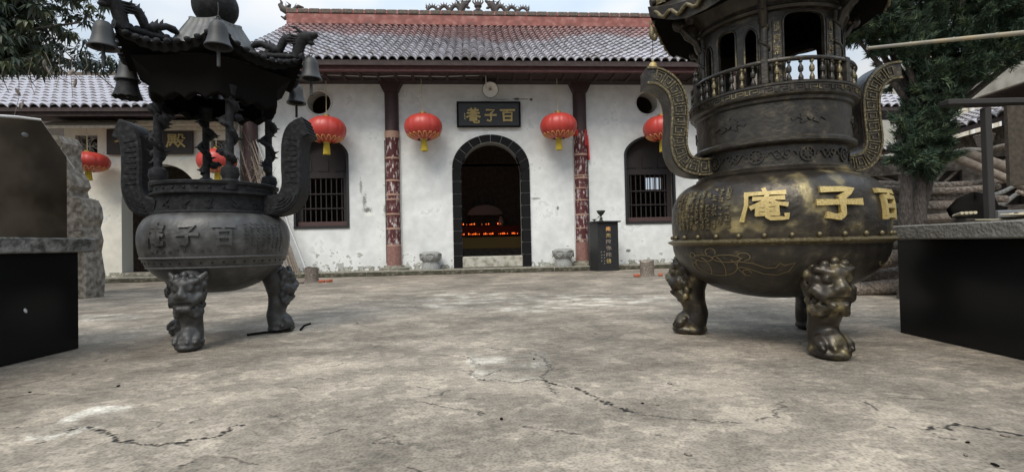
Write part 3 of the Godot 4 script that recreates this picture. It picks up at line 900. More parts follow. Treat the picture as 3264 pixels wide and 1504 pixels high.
# pr: array of Vector2(off, y) from eave to ridge. returns the tiles' transforms, rows from the eave upwards
func tile_places(pr: Array, s0: float, s1: float, pitch: float, expo: float, sd: int) -> Array:
	var rng := RandomNumberGenerator.new()
	rng.seed = sd
	var len := [0.0]
	for i in range(1, pr.size()):
		len.append(len[-1] + pr[i].distance_to(pr[i - 1]))
	var out := []
	var rows := int(len[-1] / expo)
	var cols := int(round((s1 - s0) / pitch))
	for r in rows:
		var d: float = (r + 0.5) * expo
		var k := 0
		while k < len.size() - 2 and len[k + 1] < d:
			k += 1
		var t: float = (d - len[k]) / (len[k + 1] - len[k])
		var p: Vector2 = pr[k].lerp(pr[k + 1], t)
		var dir: Vector2 = (pr[k] - pr[k + 1]).normalized()
		var z := Vector3(0, dir.y, dir.x)
		var x := Vector3.RIGHT
		var y := z.cross(x)
		for c in cols:
			var b := Basis(x, y, z)
			b = b * Basis.from_euler(Vector3(rng.randfn(0, 0.012), rng.randfn(0, 0.016), rng.randfn(0, 0.012)))
			out.append([Transform3D(b, Vector3(s0 + (c + 0.5) * pitch + rng.randfn(0, 0.003), p.y + rng.randf() * 0.006, p.x)), r, c])
	return out
func slope_slab(pr: Array, s0: float, s1: float, th: float) -> G:
	var g := G.new()
	for i in pr.size() - 1:
		var a: Vector2 = pr[i]
		var b: Vector2 = pr[i + 1]
		g.quad(Vector3(s0, a.y, a.x), Vector3(s1, a.y, a.x), Vector3(s1, b.y, b.x), Vector3(s0, b.y, b.x))
		g.quad(Vector3(s1, a.y - th, a.x), Vector3(s0, a.y - th, a.x), Vector3(s0, b.y - th, b.x), Vector3(s1, b.y - th, b.x))
		g.quad(Vector3(s0, a.y - th, a.x), Vector3(s0, a.y, a.x), Vector3(s0, b.y, b.x), Vector3(s0, b.y - th, b.x))
		g.quad(Vector3(s1, a.y, a.x), Vector3(s1, a.y - th, a.x), Vector3(s1, b.y - th, b.x), Vector3(s1, b.y, b.x))
	var e: Vector2 = pr[0]
	g.quad(Vector3(s0, e.y - th, e.x), Vector3(s1, e.y - th, e.x), Vector3(s1, e.y, e.x), Vector3(s0, e.y, e.x))
	return g

func dragon_ridge(dir: float) -> G:
	# a dragon of arched coils creeping along a ridge towards +x * dir, head high, about 1.25 m
	var g := G.new()
	var pts := []
	var rad := []
	for i in 49:
		var t := i / 48.0
		var x := t * 0.98
		var hump := absf(sin(t * PI * 3.0))
		var y := -0.02 + pow(hump, 0.7) * (0.16 + 0.06 * t)
		pts.append(Vector3(dir * x, y, 0))
		rad.append(0.035 + 0.035 * t)
	g.tube(pts, rad, 8)
	for i in range(2, 48, 2):
		var p: Vector3 = pts[i]
		var q: Vector3 = (pts[i + 1] - pts[i - 1]).normalized()
		var nn := Vector3(-q.y, q.x, 0) * dir
		g.cone(p + nn * rad[i] * 0.6, p + nn * (rad[i] + 0.075), 0.022, 4)
	# tail flame
	for k in 6:
		var a := deg_to_rad(60 + k * 22)
		g.cone(Vector3(dir * 0.03, 0.0, 0), Vector3(dir * (0.02 - cos(a) * 0.03 * k * 0.4 + 0.02 * (k - 3)), 0.22 + 0.05 * sin(k * 2.0), 0.03 * (k % 3 - 1)), 0.03, 4)
	# neck and head
	g.tube([Vector3(dir * 0.95, 0.0, 0), Vector3(dir * 1.0, 0.1, 0), Vector3(dir * 1.04, 0.2, 0), Vector3(dir * 1.1, 0.25, 0)], [0.075, 0.095, 0.1, 0.08], 8)
	g.ball(Vector3(dir * 1.08, 0.24, 0), Vector3(0.12, 0.09, 0.08))
	g.tube([Vector3(dir * 1.12, 0.27, 0), Vector3(dir * 1.2, 0.31, 0), Vector3(dir * 1.25, 0.35, 0)], [0.06, 0.045, 0.03], 7)
	g.tube([Vector3(dir * 1.1, 0.19, 0), Vector3(dir * 1.18, 0.13, 0), Vector3(dir * 1.23, 0.12, 0)], [0.05, 0.04, 0.02], 7)
	for z in [-0.05, 0.05]:
		g.tube([Vector3(dir * 1.03, 0.3, z), Vector3(dir * 0.98, 0.36, z * 1.6), Vector3(dir * 0.92, 0.37, z * 1.8)], [0.022, 0.016, 0.004], 5)
		g.ball(Vector3(dir * 1.13, 0.3, z), Vector3.ONE * 0.025, Basis(), 8, 5)
	for k in 7:
		g.cone(Vector3(dir * (0.99 - 0.012 * k), 0.1 + 0.03 * k, 0), Vector3(dir * (0.86 - 0.01 * k), 0.12 + 0.045 * k, 0.02 * (k % 3 - 1)), 0.03, 4)
	return g

func build_hall() -> void:
	var h := thing("temple_hall", "white fronted temple hall with tiled roof, red ridge and black arched doorway", "temple", FO, TH)
	var w := G.new()
	wall(w, -5.32, 5.25, 0.1, 4.62, 0.36, [
		{"t": "arch", "a": -0.67, "b": 0.69, "y0": 0.1, "sp": 2.2, "rise": 0.7},
		{"t": "arch", "a": -4.26, "b": -3.13, "y0": 1.06, "sp": 2.62, "rise": 0.4, "p": 1.75},
		{"t": "arch", "a": 3.08, "b": 4.22, "y0": 1.03, "sp": 2.6, "rise": 0.4, "p": 1.75},
		{"t": "circle", "c": Vector2(-3.72, 3.79), "r": 0.25},
		{"t": "circle", "c": Vector2(3.63, 3.78), "r": 0.25},
	])
	obj("wall", w, M.white_plaster, h)
	for sx in [-3.72, 3.63]:
		var rg := G.new()
		rg.tube(range(33).map(func(i): return Vector3(sx + 0.285 * cos(TAU * i / 32.0), 3.785 + 0.285 * sin(TAU * i / 32.0), 0.0)), 0.014, 6, false, 1.0, Vector3.BACK)
		obj("round_window_rim", rg, M.white_plaster, h)
	# the dark room behind, with an opening in its rear wall
	var back := G.new()
	wall(back, -5.3, 7.2, 0.02, 4.7, 0.2, [{"t": "rect", "a": 5.42, "b": 6.02, "y0": 2.36, "y1": 2.78}])
	obj("rear_wall", back, M.interior, h, Transform3D(Basis(), Vector3(0, 0, -5.2)))
	var sides := G.new()
	sides.box(Vector3(-5.22, 2.35, -2.8), Vector3(0.2, 4.5, 4.84))
	obj("side_wall", sides, M.interior, h)
	sides = G.new()
	sides.box(Vector3(7.2, 2.35, -2.8), Vector3(0.2, 4.5, 4.84))
	obj("side_wall", sides, M.interior, h)
	sides = G.new()
	sides.box(Vector3(6.25, 2.4, -0.5), Vector3(1.9, 4.6, 0.2))
	obj("side_wall", sides, M.interior, h)
	var fl := G.new()
	fl.box(Vector3(1.0, 0.05, -2.9), Vector3(12.6, 0.1, 5.1))
	obj("floor", fl, M.interior, h)
	var ce := G.new()
	ce.box(Vector3(1.0, 4.72, -2.85), Vector3(12.8, 0.1, 4.9))
	obj("ceiling", ce, M.interior, h)
	var bw := G.new()
	for k in 7:
		bw.box(Vector3(5.42 + 0.1 * k, 2.57, -5.3), Vector3(0.018, 0.42, 0.018))
	obj("rear_window_bar", bw, M.window_wood, h)
	# plinth step along the front
	var pl := G.new()
	pl.box(Vector3(0.35, 0.05, 0.06), Vector3(17.9, 0.1, 0.86), Basis(), 0.012)
	var plinth := obj("plinth", pl, M.step_stone, h)
	for k in 9:
		var ri := G.new()
		ri.box(Vector3(-7.6 + 1.98 * k, 0.044, 0.49 + 0.003 * (k % 2)), Vector3(1.965, 0.082, 0.02), Basis(), 0.006)
		obj("riser_stone", ri, M.mossy_stone, plinth)
	# door surround: dark stone blocks with pale joints
	var mo := G.new()
	wall(mo, -0.84, 0.86, 0.1, 2.4, 0.3, [{"t": "rect", "a": -0.665, "b": 0.685, "y0": 0.1, "y1": 2.4}])
	for i in 24:
		var a0 := PI * i / 24.0
		var a1 := PI * (i + 1) / 24.0
		var q := func(a: float, o: bool, z: float) -> Vector3:
			return Vector3(0.01 - cos(a) * (0.85 if o else 0.675), (2.3 + sin(a) * 0.735) if o else (2.2 + sin(a) * 0.69), z)
		mo.quad(q.call(a0, false, 0.008), q.call(a1, false, 0.008), q.call(a1, true, 0.008), q.call(a0, true, 0.008))
		mo.quad(q.call(a1, false, -0.3), q.call(a1, false, 0.008), q.call(a0, false, 0.008), q.call(a0, false, -0.3))
	var frame := obj("door_frame", mo, M.mortar, h, Transform3D(Basis(), Vector3(0, 0, 0.0245)))
	for sd in [-1, 1]:
		var xi := 0.675
		var n := 8
		for i in n:
			var b := G.new()
			var y0 := 0.1 + 2.2 * i / n
			b.box(Vector3(0.01 + sd * (xi + 0.095), y0 + 1.1 / n, -0.09), Vector3(0.19, 2.2 / n - 0.009, 0.25), Basis(), 0.006)
			obj("frame_stone", b, M.black_stone, frame, Transform3D(Basis(), Vector3(0, 0, -0.02)))
	for i in 10:
		var b := G.new()
		var a0 := PI * i / 10.0 + 0.005
		var a1 := PI * (i + 1) / 10.0 - 0.005
		var poly := PackedVector2Array()
		for j in 5:
			var a := lerpf(a0, a1, j / 4.0)
			poly.append(Vector2(0.01 - cos(a) * 0.862, 2.312 + sin(a) * 0.75))
		for j in 5:
			var a := lerpf(a1, a0, j / 4.0)
			poly.append(Vector2(0.01 - cos(a) * 0.668, 2.212 + sin(a) * 0.685))
		b.prism(poly, 0.25, Vector3(0, 0, -0.215))
		obj("frame_stone", b, M.black_stone, frame, Transform3D(Basis(), Vector3(0, 0, -0.02)))
	var ts := G.new()
	ts.box(Vector3(0.01, 0.225, -0.1), Vector3(1.34, 0.25, 0.3), Basis(), 0.02)
	obj("threshold", ts, M.threshold_stone, h)
	# windows
	for sd in 2:
		var a := -4.26 if sd == 0 else 3.08
		var b := -3.13 if sd == 0 else 4.22
		var y0 := 1.06 if sd == 0 else 1.03
		var sp := 2.62 if sd == 0 else 2.6
		var o := {"t": "arch", "a": a, "b": b, "y0": y0, "sp": sp, "rise": 0.4, "p": 1.75}
		var fr := G.new()
		# black painted surround, proud of the plaster
		var pts := [Vector3(a, y0, 0), Vector3(a, sp, 0)]
		for i in range(1, 20):
			var s := lerpf(a, b, 0.5 - 0.5 * cos(PI * i / 20.0))
			pts.append(Vector3(s, op_hi(o, s), 0))
		pts.append(Vector3(b, sp, 0)); pts.append(Vector3(b, y0, 0))
		for i in pts.size() - 1:
			var d: Vector3 = pts[i + 1] - pts[i]
			fr.box((pts[i] + pts[i + 1]) * 0.5 + Vector3(0, 0, -0.03), Vector3(d.length() + 0.02, 0.05, 0.1), Basis(Vector3.BACK, atan2(d.y, d.x)))
		fr.box(Vector3((a + b) / 2, y0, -0.03), Vector3(b - a + 0.05, 0.05, 0.11))
		var win := obj("window", fr, M.board_black, h)
		var cs := G.new()
		cs.box(Vector3(a + 0.075, (y0 + 2.25) / 2, -0.16), Vector3(0.1, 2.25 - y0, 0.06))
		cs.box(Vector3(b - 0.075, (y0 + 2.25) / 2, -0.16), Vector3(0.1, 2.25 - y0, 0.06))
		cs.box(Vector3((a + b) / 2, 2.21, -0.162), Vector3(b - a - 0.05, 0.12, 0.07))
		cs.box(Vector3((a + b) / 2, 2.62, -0.20), Vector3(b - a - 0.06, 0.76, 0.04))
		for k in 3:
			cs.box(Vector3(lerpf(a + 0.2, b - 0.2, k / 2.0), 2.44, -0.176), Vector3(0.22, 0.26, 0.02))
		obj("casement", cs, M.window_wood, win)
		var si := G.new()
		si.box(Vector3((a + b) / 2, y0 + 0.075, -0.13), Vector3(b - a - 0.06, 0.1, 0.14), Basis(), 0.008)
		obj("sill", si, M.window_sill, win)
		for k in 8:
			var br := G.new()
			br.box(Vector3(lerpf(a + 0.17, b - 0.17, k / 7.0), (y0 + 2.2) / 2 + 0.05, -0.16), Vector3(0.022, 2.1 - y0, 0.022))
			obj("bar", br, M.window_wood, win)
		for yy in [0.42, 0.74]:
			var br := G.new()
			br.box(Vector3((a + b) / 2, y0 + yy, -0.145), Vector3(b - a - 0.2, 0.026, 0.03))
			obj("rail", br, M.window_wood, win)
	# pillars
	for i in 4:
		var s: float = [-2.151, 2.043, -5.159, 5.05][i]
		var pg := G.new()
		pg.lathe([Vector2(0.15, 0.62), Vector2(0.15, 3.12)], 28, Vector3(s, 0, 0.03))
		var p := obj("pillar", pg, M.pillar_peeling if i < 2 else M.pillar_dark, h)
		var up := G.new()
		up.lathe([Vector2(0.15, 3.12), Vector2(0.15, 4.3)], 28, Vector3(s, 0, 0.03))
		up.prism(PackedVector2Array([Vector2(-0.15, 3.98), Vector2(0.15, 3.98), Vector2(0.255, 4.2), Vector2(0.255, 4.3), Vector2(-0.255, 4.3), Vector2(-0.255, 4.2)]), 0.2, Vector3(s, 0, 0.02))
		obj("capital", up, M.pillar_dark, p)
		var ft := G.new()
		ft.lathe([Vector2(0.157, 0.2), Vector2(0.157, 0.62)], 28, Vector3(s, 0, 0.03))
		obj("pillar_foot", ft, M.pillar_foot, p)
		var bs := G.new()
		bs.lathe([Vector2(0.33, 0.1), Vector2(0.33, 0.145), Vector2(0.3, 0.15), Vector2(0.23, 0.16), Vector2(0.22, 0.2), Vector2(0, 0.201)], 8, Vector3(s, 0, 0.05), PI / 8, TAU + PI / 8, 10.0)
		obj("base", bs, M.step_stone, p)
		if i < 2:
			var rng := RandomNumberGenerator.new()
			rng.seed = 40 + i
			var ys := [2.52, 2.03, 1.72, 1.62, 1.3, 0.98, 0.62] if i == 0 else [2.56, 2.1, 2.04, 1.82, 1.55, 1.22, 0.92, 0.66]
			for y in ys:
				var bd := G.new()
				var hh := rng.randf_range(0.022, 0.05)
				bd.lathe([Vector2(0.156, y), Vector2(0.158, y + hh)], 24, Vector3(s, 0, 0.03), -1.75 + rng.randf() * 0.3, 1.75 - rng.randf() * 0.3)
				obj("paper_band", bd, M.paper_band, p)
			# plaster runs where wall and pillar meet
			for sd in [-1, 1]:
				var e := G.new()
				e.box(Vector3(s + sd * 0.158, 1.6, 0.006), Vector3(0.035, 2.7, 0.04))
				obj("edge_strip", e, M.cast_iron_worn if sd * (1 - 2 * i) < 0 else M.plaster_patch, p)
			# the glued red paper that is left at the top
			var pp := G.new()
			pp.lathe([Vector2(0.16, 2.98), Vector2(0.162, 3.13)], 20, Vector3(s, 0, 0.03), -1.5, 1.5) if i == 0 else pp.lathe([Vector2(0.16, 2.78), Vector2(0.162, 3.14)], 20, Vector3(s, 0, 0.03), 0.5, 1.6)
			if i == 1:
				pp.lathe([Vector2(0.16, 3.0), Vector2(0.162, 3.14)], 20, Vector3(s, 0, 0.03), -1.6, -0.5)
				pp.box(Vector3(s + 0.17, 2.75, 0.05), Vector3(0.03, 0.55, 0.1), Basis(Vector3.BACK, 0.05))
			obj("paper_remnant", pp, M.paper_red if i == 1 else M.paper_band, p)
	# beam, soffit, fascia
	var be := G.new()
	be.box(Vector3(0, 4.4, 0.14), Vector3(10.9, 0.42, 0.26), Basis(), 0.01)
	obj("beam", be, M.beam_brown, h)
	var so := G.new()
	so.box(Vector3(0, 4.245, 0.58), Vector3(10.86, 0.05, 0.9))
	for k in 30:
		so.box(Vector3(-5.22 + 0.36 * k, 4.205, 0.58), Vector3(0.06, 0.05, 0.86))
	obj("soffit", so, M.soffit_brown, h, Transform3D(Basis(), Vector3(0, 0.0, 0)))
	var fa := G.new()
	fa.box(Vector3(0, 4.215, 1.02), Vector3(10.9, 0.17, 0.05), Basis(), 0.01)
	fa.box(Vector3(0, 4.125, 1.03), Vector3(10.9, 0.035, 0.075), Basis(), 0.006)
	obj("fascia", fa, M.fascia_red, h)
	# roof
	var pr := []
	for i in 9:
		var t := i / 8.0
		pr.append(Vector2(lerpf(1.14, -3.0, t), 4.30 + 2.56 * (0.86 * t + 0.14 * t * t)))
	var rf := obj("roof", slope_slab(pr, -5.42, 5.4, 0.1), M.soffit_brown, h)
	var back_slope := [Vector2(-7.3, 4.3), Vector2(-3.0, 6.86)]
	obj("rear_slope", slope_slab(back_slope, -5.42, 5.4, 0.1), M.tile_dull, rf)
	var ga := G.new()
	for s in [-5.3, 5.2]:
		ga.prism(PackedVector2Array([Vector2(-0.2, 4.6), Vector2(-0.2, 5.0), Vector2(-3.0, 6.75), Vector2(-5.4, 5.2), Vector2(-5.4, 4.6)]), 0.2, Vector3(s + 0.1, 0, 0), Basis(Vector3.BACK, Vector3.UP, Vector3.LEFT))
	obj("gable", ga, M.white_plaster, rf)
	var places := tile_places(pr, -5.4, 5.36, 0.179, 0.278, 3)
	var meshes := [tile_mesh(0.179, 0.3, 1), tile_mesh(0.179, 0.306, 2)]
	var rng := RandomNumberGenerator.new()
	rng.seed = 77
	var nz := FastNoiseLite.new()
	nz.seed = 6; nz.frequency = 0.55
	var trs := []
	var cols := []
	for q in places:
		var tr: Transform3D = q[0]
		var red := clampf((q[1] - 8.2 + nz.get_noise_2d(tr.origin.x, 0) * 3.0 - absf(tr.origin.x + 0.6) * 0.7) * 0.45 + rng.randf() * 0.25, 0.0, 1.0)
		if q[1] < 5:
			put("roof_tile", meshes[rng.randi() % 2], M[["tile_light", "tile_mid", "tile_light", "tile_mid", "tile_dull"][rng.randi() % 5]], rf, tr)
		else:
			trs.append(tr)
			var k := rng.randf_range(0.28, 0.5)
			cols.append(Color(k, k * 0.95, k * 1.0).lerp(Color(0.3, 0.165, 0.15) * (0.75 + rng.randf() * 0.5), red * 0.85))
	stuff("far_roof_tiles", meshes[0], M.tile_any, rf, trs, cols)
	# ridge
	var r1 := G.new()
	r1.box(Vector3(0, 6.98, -3.0), Vector3(10.92, 0.3, 0.24), Basis(), 0.02)
	var ridge := obj("ridge", r1, M.ridge_red, h)
	for k in 36:
		var c := G.new()
		c.box(Vector3(-5.46 + 0.3033 * (k + 0.5), 7.195, -3.0), Vector3(0.285, 0.13, 0.27 + 0.012 * (k % 3)), Basis(Vector3.BACK, 0.006 * (k % 5 - 2)), 0.02)
		obj("ridge_cap", c, M.ridge_cap, ridge)
	var jo := G.new()
	jo.box(Vector3(0, 7.19, -3.0), Vector3(10.9, 0.1, 0.262))
	obj("cap_joint", jo, M.ridge_red, ridge)
	var d1 := obj("ridge_dragon", dragon_ridge(1.0), M.dark_ornament, ridge, Transform3D(Basis(), Vector3(-1.62, 7.27, -3.0)))
	obj("ridge_dragon", dragon_ridge(-1.0), M.dark_ornament, ridge, Transform3D(Basis(), Vector3(1.3, 7.27, -3.0)))
	var pe := G.new()
	pe.lathe([Vector2(0.13, 7.24), Vector2(0.15, 7.29), Vector2(0.08, 7.33), Vector2(0.065, 7.38), Vector2(0.11, 7.44), Vector2(0.1, 7.52), Vector2(0.06, 7.56), Vector2(0, 7.57)], 16, Vector3(-0.16, 0, -3.0))
	for k in 5:
		var x := (k - 2) * 0.055
		pe.tube([Vector3(-0.16 + x * 0.8, 7.5, -3.0), Vector3(-0.16 + x * 1.35, 7.58, -3.0), Vector3(-0.16 + x * 1.2, 7.66 - absf(x) * 0.3, -3.0), Vector3(-0.16 + x, 7.73 - absf(x) * 0.6, -3.0)], [0.024, 0.022, 0.014, 0.002], 6)
	obj("flaming_pearl", pe, M.dark_ornament, ridge)
	for sd in [-1.0, 1.0]:
		var en := G.new()
		en.tube([Vector3(sd * 5.25, 7.2, -3), Vector3(sd * 5.45, 7.22, -3), Vector3(sd * 5.6, 7.3, -3), Vector3(sd * 5.68, 7.42, -3)], [0.1, 0.11, 0.09, 0.05], 8)
		en.tube([Vector3(sd * 5.64, 7.34, -3), Vector3(sd * 5.62, 7.48, -3), Vector3(sd * 5.68, 7.6, -3)], [0.05, 0.035, 0.004], 6)
		en.tube([Vector3(sd * 5.5, 7.3, -3), Vector3(sd * 5.4, 7.42, -3), Vector3(sd * 5.5, 7.5, -3)], [0.05, 0.03, 0.006], 6)
		en.tube([Vector3(sd * 5.3, 7.28, -3), Vector3(sd * 5.16, 7.37, -3), Vector3(sd * 5.02, 7.34, -3)], [0.05, 0.05, 0.015], 6)
		for k in 4:
			en.cone(Vector3(sd * (5.6 - 0.1 * k), 7.3, -3), Vector3(sd * (5.66 - 0.15 * k), 7.44 + 0.03 * (k % 2), -3), 0.025, 4)
		en.tube([Vector3(sd * 5.42, 7.1, -3), Vector3(sd * 5.55, 7.02, -3), Vector3(sd * 5.64, 7.08, -3)], [0.08, 0.05, 0.02], 6)
		obj("ridge_end", en, M.dark_ornament, ridge)
	build_altar(h)

var ORD := ["first", "second", "third", "fourth", "fifth", "sixth", "seventh", "eighth", "ninth", "tenth", "eleventh", "twelfth", "thirteenth", "fourteenth", "fifteenth", "sixteenth", "seventeenth", "eighteenth", "nineteenth", "twentieth", "twenty first", "twenty second", "twenty third", "twenty fourth", "twenty fifth", "twenty sixth"]
func build_altar(h: Node3D) -> void:
	var B := Basis(Vector3.UP, TH)
	var a := thing("altar_table", "altar table with yellow cloth front seen through the dark temple doorway", "altar", fw(0.05, 0.1, -3.5), TH)
	var g := G.new()
	g.box(Vector3(0, 0.2, -0.2), Vector3(2.9, 0.4, 0.6))
	obj("base", g, M.interior, a)
	g = G.new()
	g.box(Vector3(0, 0.57, 0.12), Vector3(2.9, 0.34, 0.03))
	obj("cloth", g, M.altar_cloth, a)
	g = G.new()
	g.box(Vector3(0, 0.745, -0.25), Vector3(2.9, 0.03, 0.8))
	obj("table_top", g, M.altar_dark, a)
	g = G.new()
	g.box(Vector3(0, 0.915, -0.5), Vector3(2.9, 0.31, 0.3))
	obj("candle_step", g, M.altar_red, a)
	var sh := thing("altar_canopy", "pale arched cloth canopy deep inside the dark hall behind the altar", "canopy", fw(-0.05, 0.1, -4.6), TH)
	g = G.new()
	var poly := PackedVector2Array()
	for i in 13:
		poly.append(Vector2(-cos(PI * i / 12.0) * 0.55, 1.45 + sin(PI * i / 12.0) * 0.32))
	g.prism(poly, 0.1)
	obj("hood", g, M.canopy_cloth, sh)
	g = G.new()
	for s in [-0.5, 0.5]:
		g.box(Vector3(s, 0.73, 0.05), Vector3(0.07, 1.45, 0.07))
	obj("post", g, M.altar_dark, sh)
	var card := thing("tall_white_jar", "small pale jar standing right of the canopy inside the hall", "jar", fw(0.42, 1.171, -4.02), TH)
	g = G.new()
	g.lathe([Vector2(0, 0), Vector2(0.06, 0), Vector2(0.075, 0.1), Vector2(0.07, 0.2), Vector2(0.04, 0.27), Vector2(0.05, 0.3), Vector2(0, 0.3)], 14)
	obj("jar_body", g, M.canopy_cloth, card)
	# candles in red cups
	var cup := G.new()
	cup.lathe([Vector2(0, 0), Vector2(0.02, 0), Vector2(0.026, 0.05), Vector2(0.022, 0.05), Vector2(0.018, 0.03), Vector2(0, 0.03)], 10)
	var fm := G.new()
	fm.lathe([Vector2(0, 0.028), Vector2(0.012, 0.04), Vector2(0.014, 0.052), Vector2(0.007, 0.075), Vector2(0, 0.09)], 8)
	var cm := cup.mesh()
	var fmm := fm.mesh()
	var lower := [-0.66, -0.62, -0.58, -0.47, -0.43, -0.39, -0.35, -0.31, -0.27, -0.23, -0.12, -0.08, -0.04, 0.0, 0.04, 0.08, 0.22, 0.26, 0.3, 0.34, 0.38, 0.42, 0.53, 0.57, 0.61, 0.65]
	var upper := [-0.64, -0.6, -0.52, -0.44, -0.4, -0.34, -0.16, -0.06, 0.0, 0.22, 0.28]
	for k in lower.size() + upper.size():
		var lo := k < lower.size()
		var x: float = lower[k] if lo else upper[k - lower.size()]
		var c := thing("candle_cup", "small lit red candle cup, %s from the left in the front altar row" % ORD[k] if lo else "small lit candle, %s from the left on the raised altar step" % ORD[k - lower.size()], "candle", fw(0.04 + x * 1.28, 0.861 if lo else 1.171, -3.46 if lo else -3.95), TH, "altar candles in the front row" if lo else "altar candles in the rear row")
		put("cup", cm, M.altar_red, c)
		put("flame", fmm, M.candle_flame, c, Transform3D(Basis.from_scale(Vector3.ONE * (0.75 + 0.13 * ((k * 5) % 4))), Vector3(0, 0.004, 0)))
		if k % 7 == 3:
			var l := OmniLight3D.new()
			l.name = "flame_light"
			l.light_color = Color(1.0, 0.6, 0.3)
			l.light_energy = 0.0015
			l.light_size = 0.012
			l.omni_range = 12.0
			l.shadow_enabled = true
			l.position = Vector3(0, 0.06, 0)
			c.add_child(l)

func build_side_halls() -> void:
	# the lower hall on the left, in line with the temple
	var h := thing("merit_hall", "low cream hall left of the temple with tiled roof and arched opening", "hall", FO, TH)
	var w := G.new()
	wall(w, -8.95, -5.4, 0.1, 3.5, 0.34, [
		{"t": "arch", "a": -7.82, "b": -6.24, "y0": 0.1, "sp": 1.7, "rise": 0.78},
		{"t": "rect", "a": -8.73, "b": -8.29, "y0": 2.66, "y1": 3.1},
		{"t": "rect", "a": -6.0, "b": -5.6, "y0": 2.56, "y1": 2.98},
	])
	obj("wall", w, M.white_plaster, h)
	var ins := G.new()
	ins.box(Vector3(-7.2, 1.7, -2.2), Vector3(3.6, 3.4, 0.2))
	ins.box(Vector3(-8.9, 1.7, -1.2), Vector3(0.2, 3.4, 1.8))
	ins.box(Vector3(-5.5, 1.7, -1.2), Vector3(0.2, 3.4, 1.8))
	ins.box(Vector3(-7.2, 3.45, -1.2), Vector3(3.6, 0.1, 1.9))
	ins.box(Vector3(-7.2, 0.05, -1.2), Vector3(3.6, 0.1, 1.9))
	obj("interior", ins, M.interior, h)
	var ts := G.new()
	ts.box(Vector3(-7.03, 0.14, -0.1), Vector3(1.56, 0.08, 0.3), Basis(), 0.01)
	obj("threshold", ts, M.step_stone, h)
	for c in [Vector2(-8.51, 2.88), Vector2(-5.8, 2.77)]:
		var l := G.new()
		var B := Basis.from_scale(Vector3(1, 1, 1))
		for k in 4:
			var a := PI / 4 + k * PI / 2
			# petal outline
			for sd in [-1.0, 1.0]:
				var pts := []
				for i in 7:
					var t := i / 6.0
					var p := Vector2(t * 0.27, sd * 0.065 * sin(PI * t)).rotated(a)
					pts.append(Vector3(c.x + p.x, c.y + p.y, -0.1))
				l.tube(pts, 0.014, 4, true, 1.0, Vector3.BACK)
			var b := k * PI / 2
			var q := []
			for i in 9:
				var t := i / 8.0
				var p := Vector2(0.04 + 0.15 * sin(PI * t * 0.5) , 0.08 * sin(TAU * t)).rotated(b)
				q.append(Vector3(c.x + p.x, c.y + p.y, -0.1))
			l.tube(q, 0.013, 4, true, 1.0, Vector3.BACK)
		l.ball(Vector3(c.x, c.y, -0.1), Vector3(0.04, 0.04, 0.03))
		for sd in [-1, 1]:
			l.box(Vector3(c.x + sd * 0.215, c.y, -0.1), Vector3(0.025, 0.45, 0.06))
			l.box(Vector3(c.x, c.y + sd * 0.215, -0.1), Vector3(0.41, 0.025, 0.058))
		obj("lattice_window", l, M.stone_grey, h)
	# cornice under the eave
	var co := G.new()
	co.box(Vector3(-6.5, 3.2, 0.08), Vector3(2.1, 0.07, 0.18), Basis(), 0.01)
	co.box(Vector3(-6.5, 3.29, 0.14), Vector3(2.14, 0.11, 0.3), Basis(), 0.02)
	obj("cornice", co, M.cream_plaster, h)
	var aw := G.new()
	var rows := []
	for i in 7:
		var t := i / 6.0
		var row := PackedVector3Array()
		for j in 2:
			row.append(Vector3(lerpf(-7.3, -8.95, j), 3.36 - 0.2 * t * t, 0.05 + 0.5 * t))
		rows.append(row)
	aw.grid(rows)
	rows = []
	for i in 7:
		var t := i / 6.0
		rows.append(PackedVector3Array([Vector3(-8.95, 3.34 - 0.2 * t * t, 0.05 + 0.5 * t), Vector3(-7.3, 3.34 - 0.2 * t * t, 0.05 + 0.5 * t)]))
	aw.grid(rows)
	aw.box(Vector3(-8.12, 3.14, 0.545), Vector3(1.65, 0.05, 0.02))
	obj("awning", aw, M.cream_plaster, h)
	var bs := G.new()
	bs.box(Vector3(-7.6, 3.42, 0.45), Vector3(4.6, 0.05, 0.9))
	bs.box(Vector3(-7.6, 3.35, 0.84), Vector3(4.6, 0.15, 0.04))
	obj("eave_board", bs, M.soffit_brown, h)
	var pr := [Vector2(0.92, 3.42), Vector2(-0.4, 4.14), Vector2(-1.75, 4.92)]
	var rf := obj("roof", slope_slab(pr, -12.4, -5.62, 0.07), M.soffit_brown, h)
	var rear := G.new()
	rear = slope_slab([Vector2(-4.2, 3.5), Vector2(-1.75, 4.92)], -12.4, -5.62, 0.07)
	obj("rear_slope", rear, M.tile_dull, rf)
	var cap := G.new()
	cap.box(Vector3(-9.0, 4.98, -1.77), Vector3(6.8, 0.12, 0.2), Basis(), 0.02)
	obj("ridge", cap, M.ridge_cap, rf)
	var places := tile_places(pr, -12.35, -5.65, 0.186, 0.275, 13)
	var tm := [tile_mesh(0.186, 0.3, 5), tile_mesh(0.186, 0.305, 6)]
	var rng := RandomNumberGenerator.new()
	rng.seed = 8
	var trs := []
	var cols := []
	var cnt := 0
	for q in places:
		if q[0].origin.x > -10.6 and cnt < 296:
			cnt += 1
			put("roof_tile", tm[rng.randi() % 2], M[["tile_light", "tile_light", "tile_light", "tile_mid"][rng.randi() % 4]], rf, q[0])
		else:
			trs.append(q[0])
			var k := rng.randf_range(0.36, 0.5)
			cols.append(Color(k, k * 0.96, k * 1.0))
	stuff("far_roof_tiles", tm[0], M.tile_any, rf, trs, cols)
	# its mirror image on the right, of which an end and a roof corner show
	var r := thing("right_hall", "end of the low white hall right of the temple, behind the bronze burner", "hall", FO, TH)
	w = G.new()
	wall(w, 5.45, 9.36, 0.1, 3.5, 0.34, [{"t": "arch", "a": 6.6, "b": 8.2, "y0": 0.1, "sp": 1.7, "rise": 0.78}])
	w.box(Vector3(9.2, 1.8, -1.6), Vector3(0.32, 3.4, 2.6))
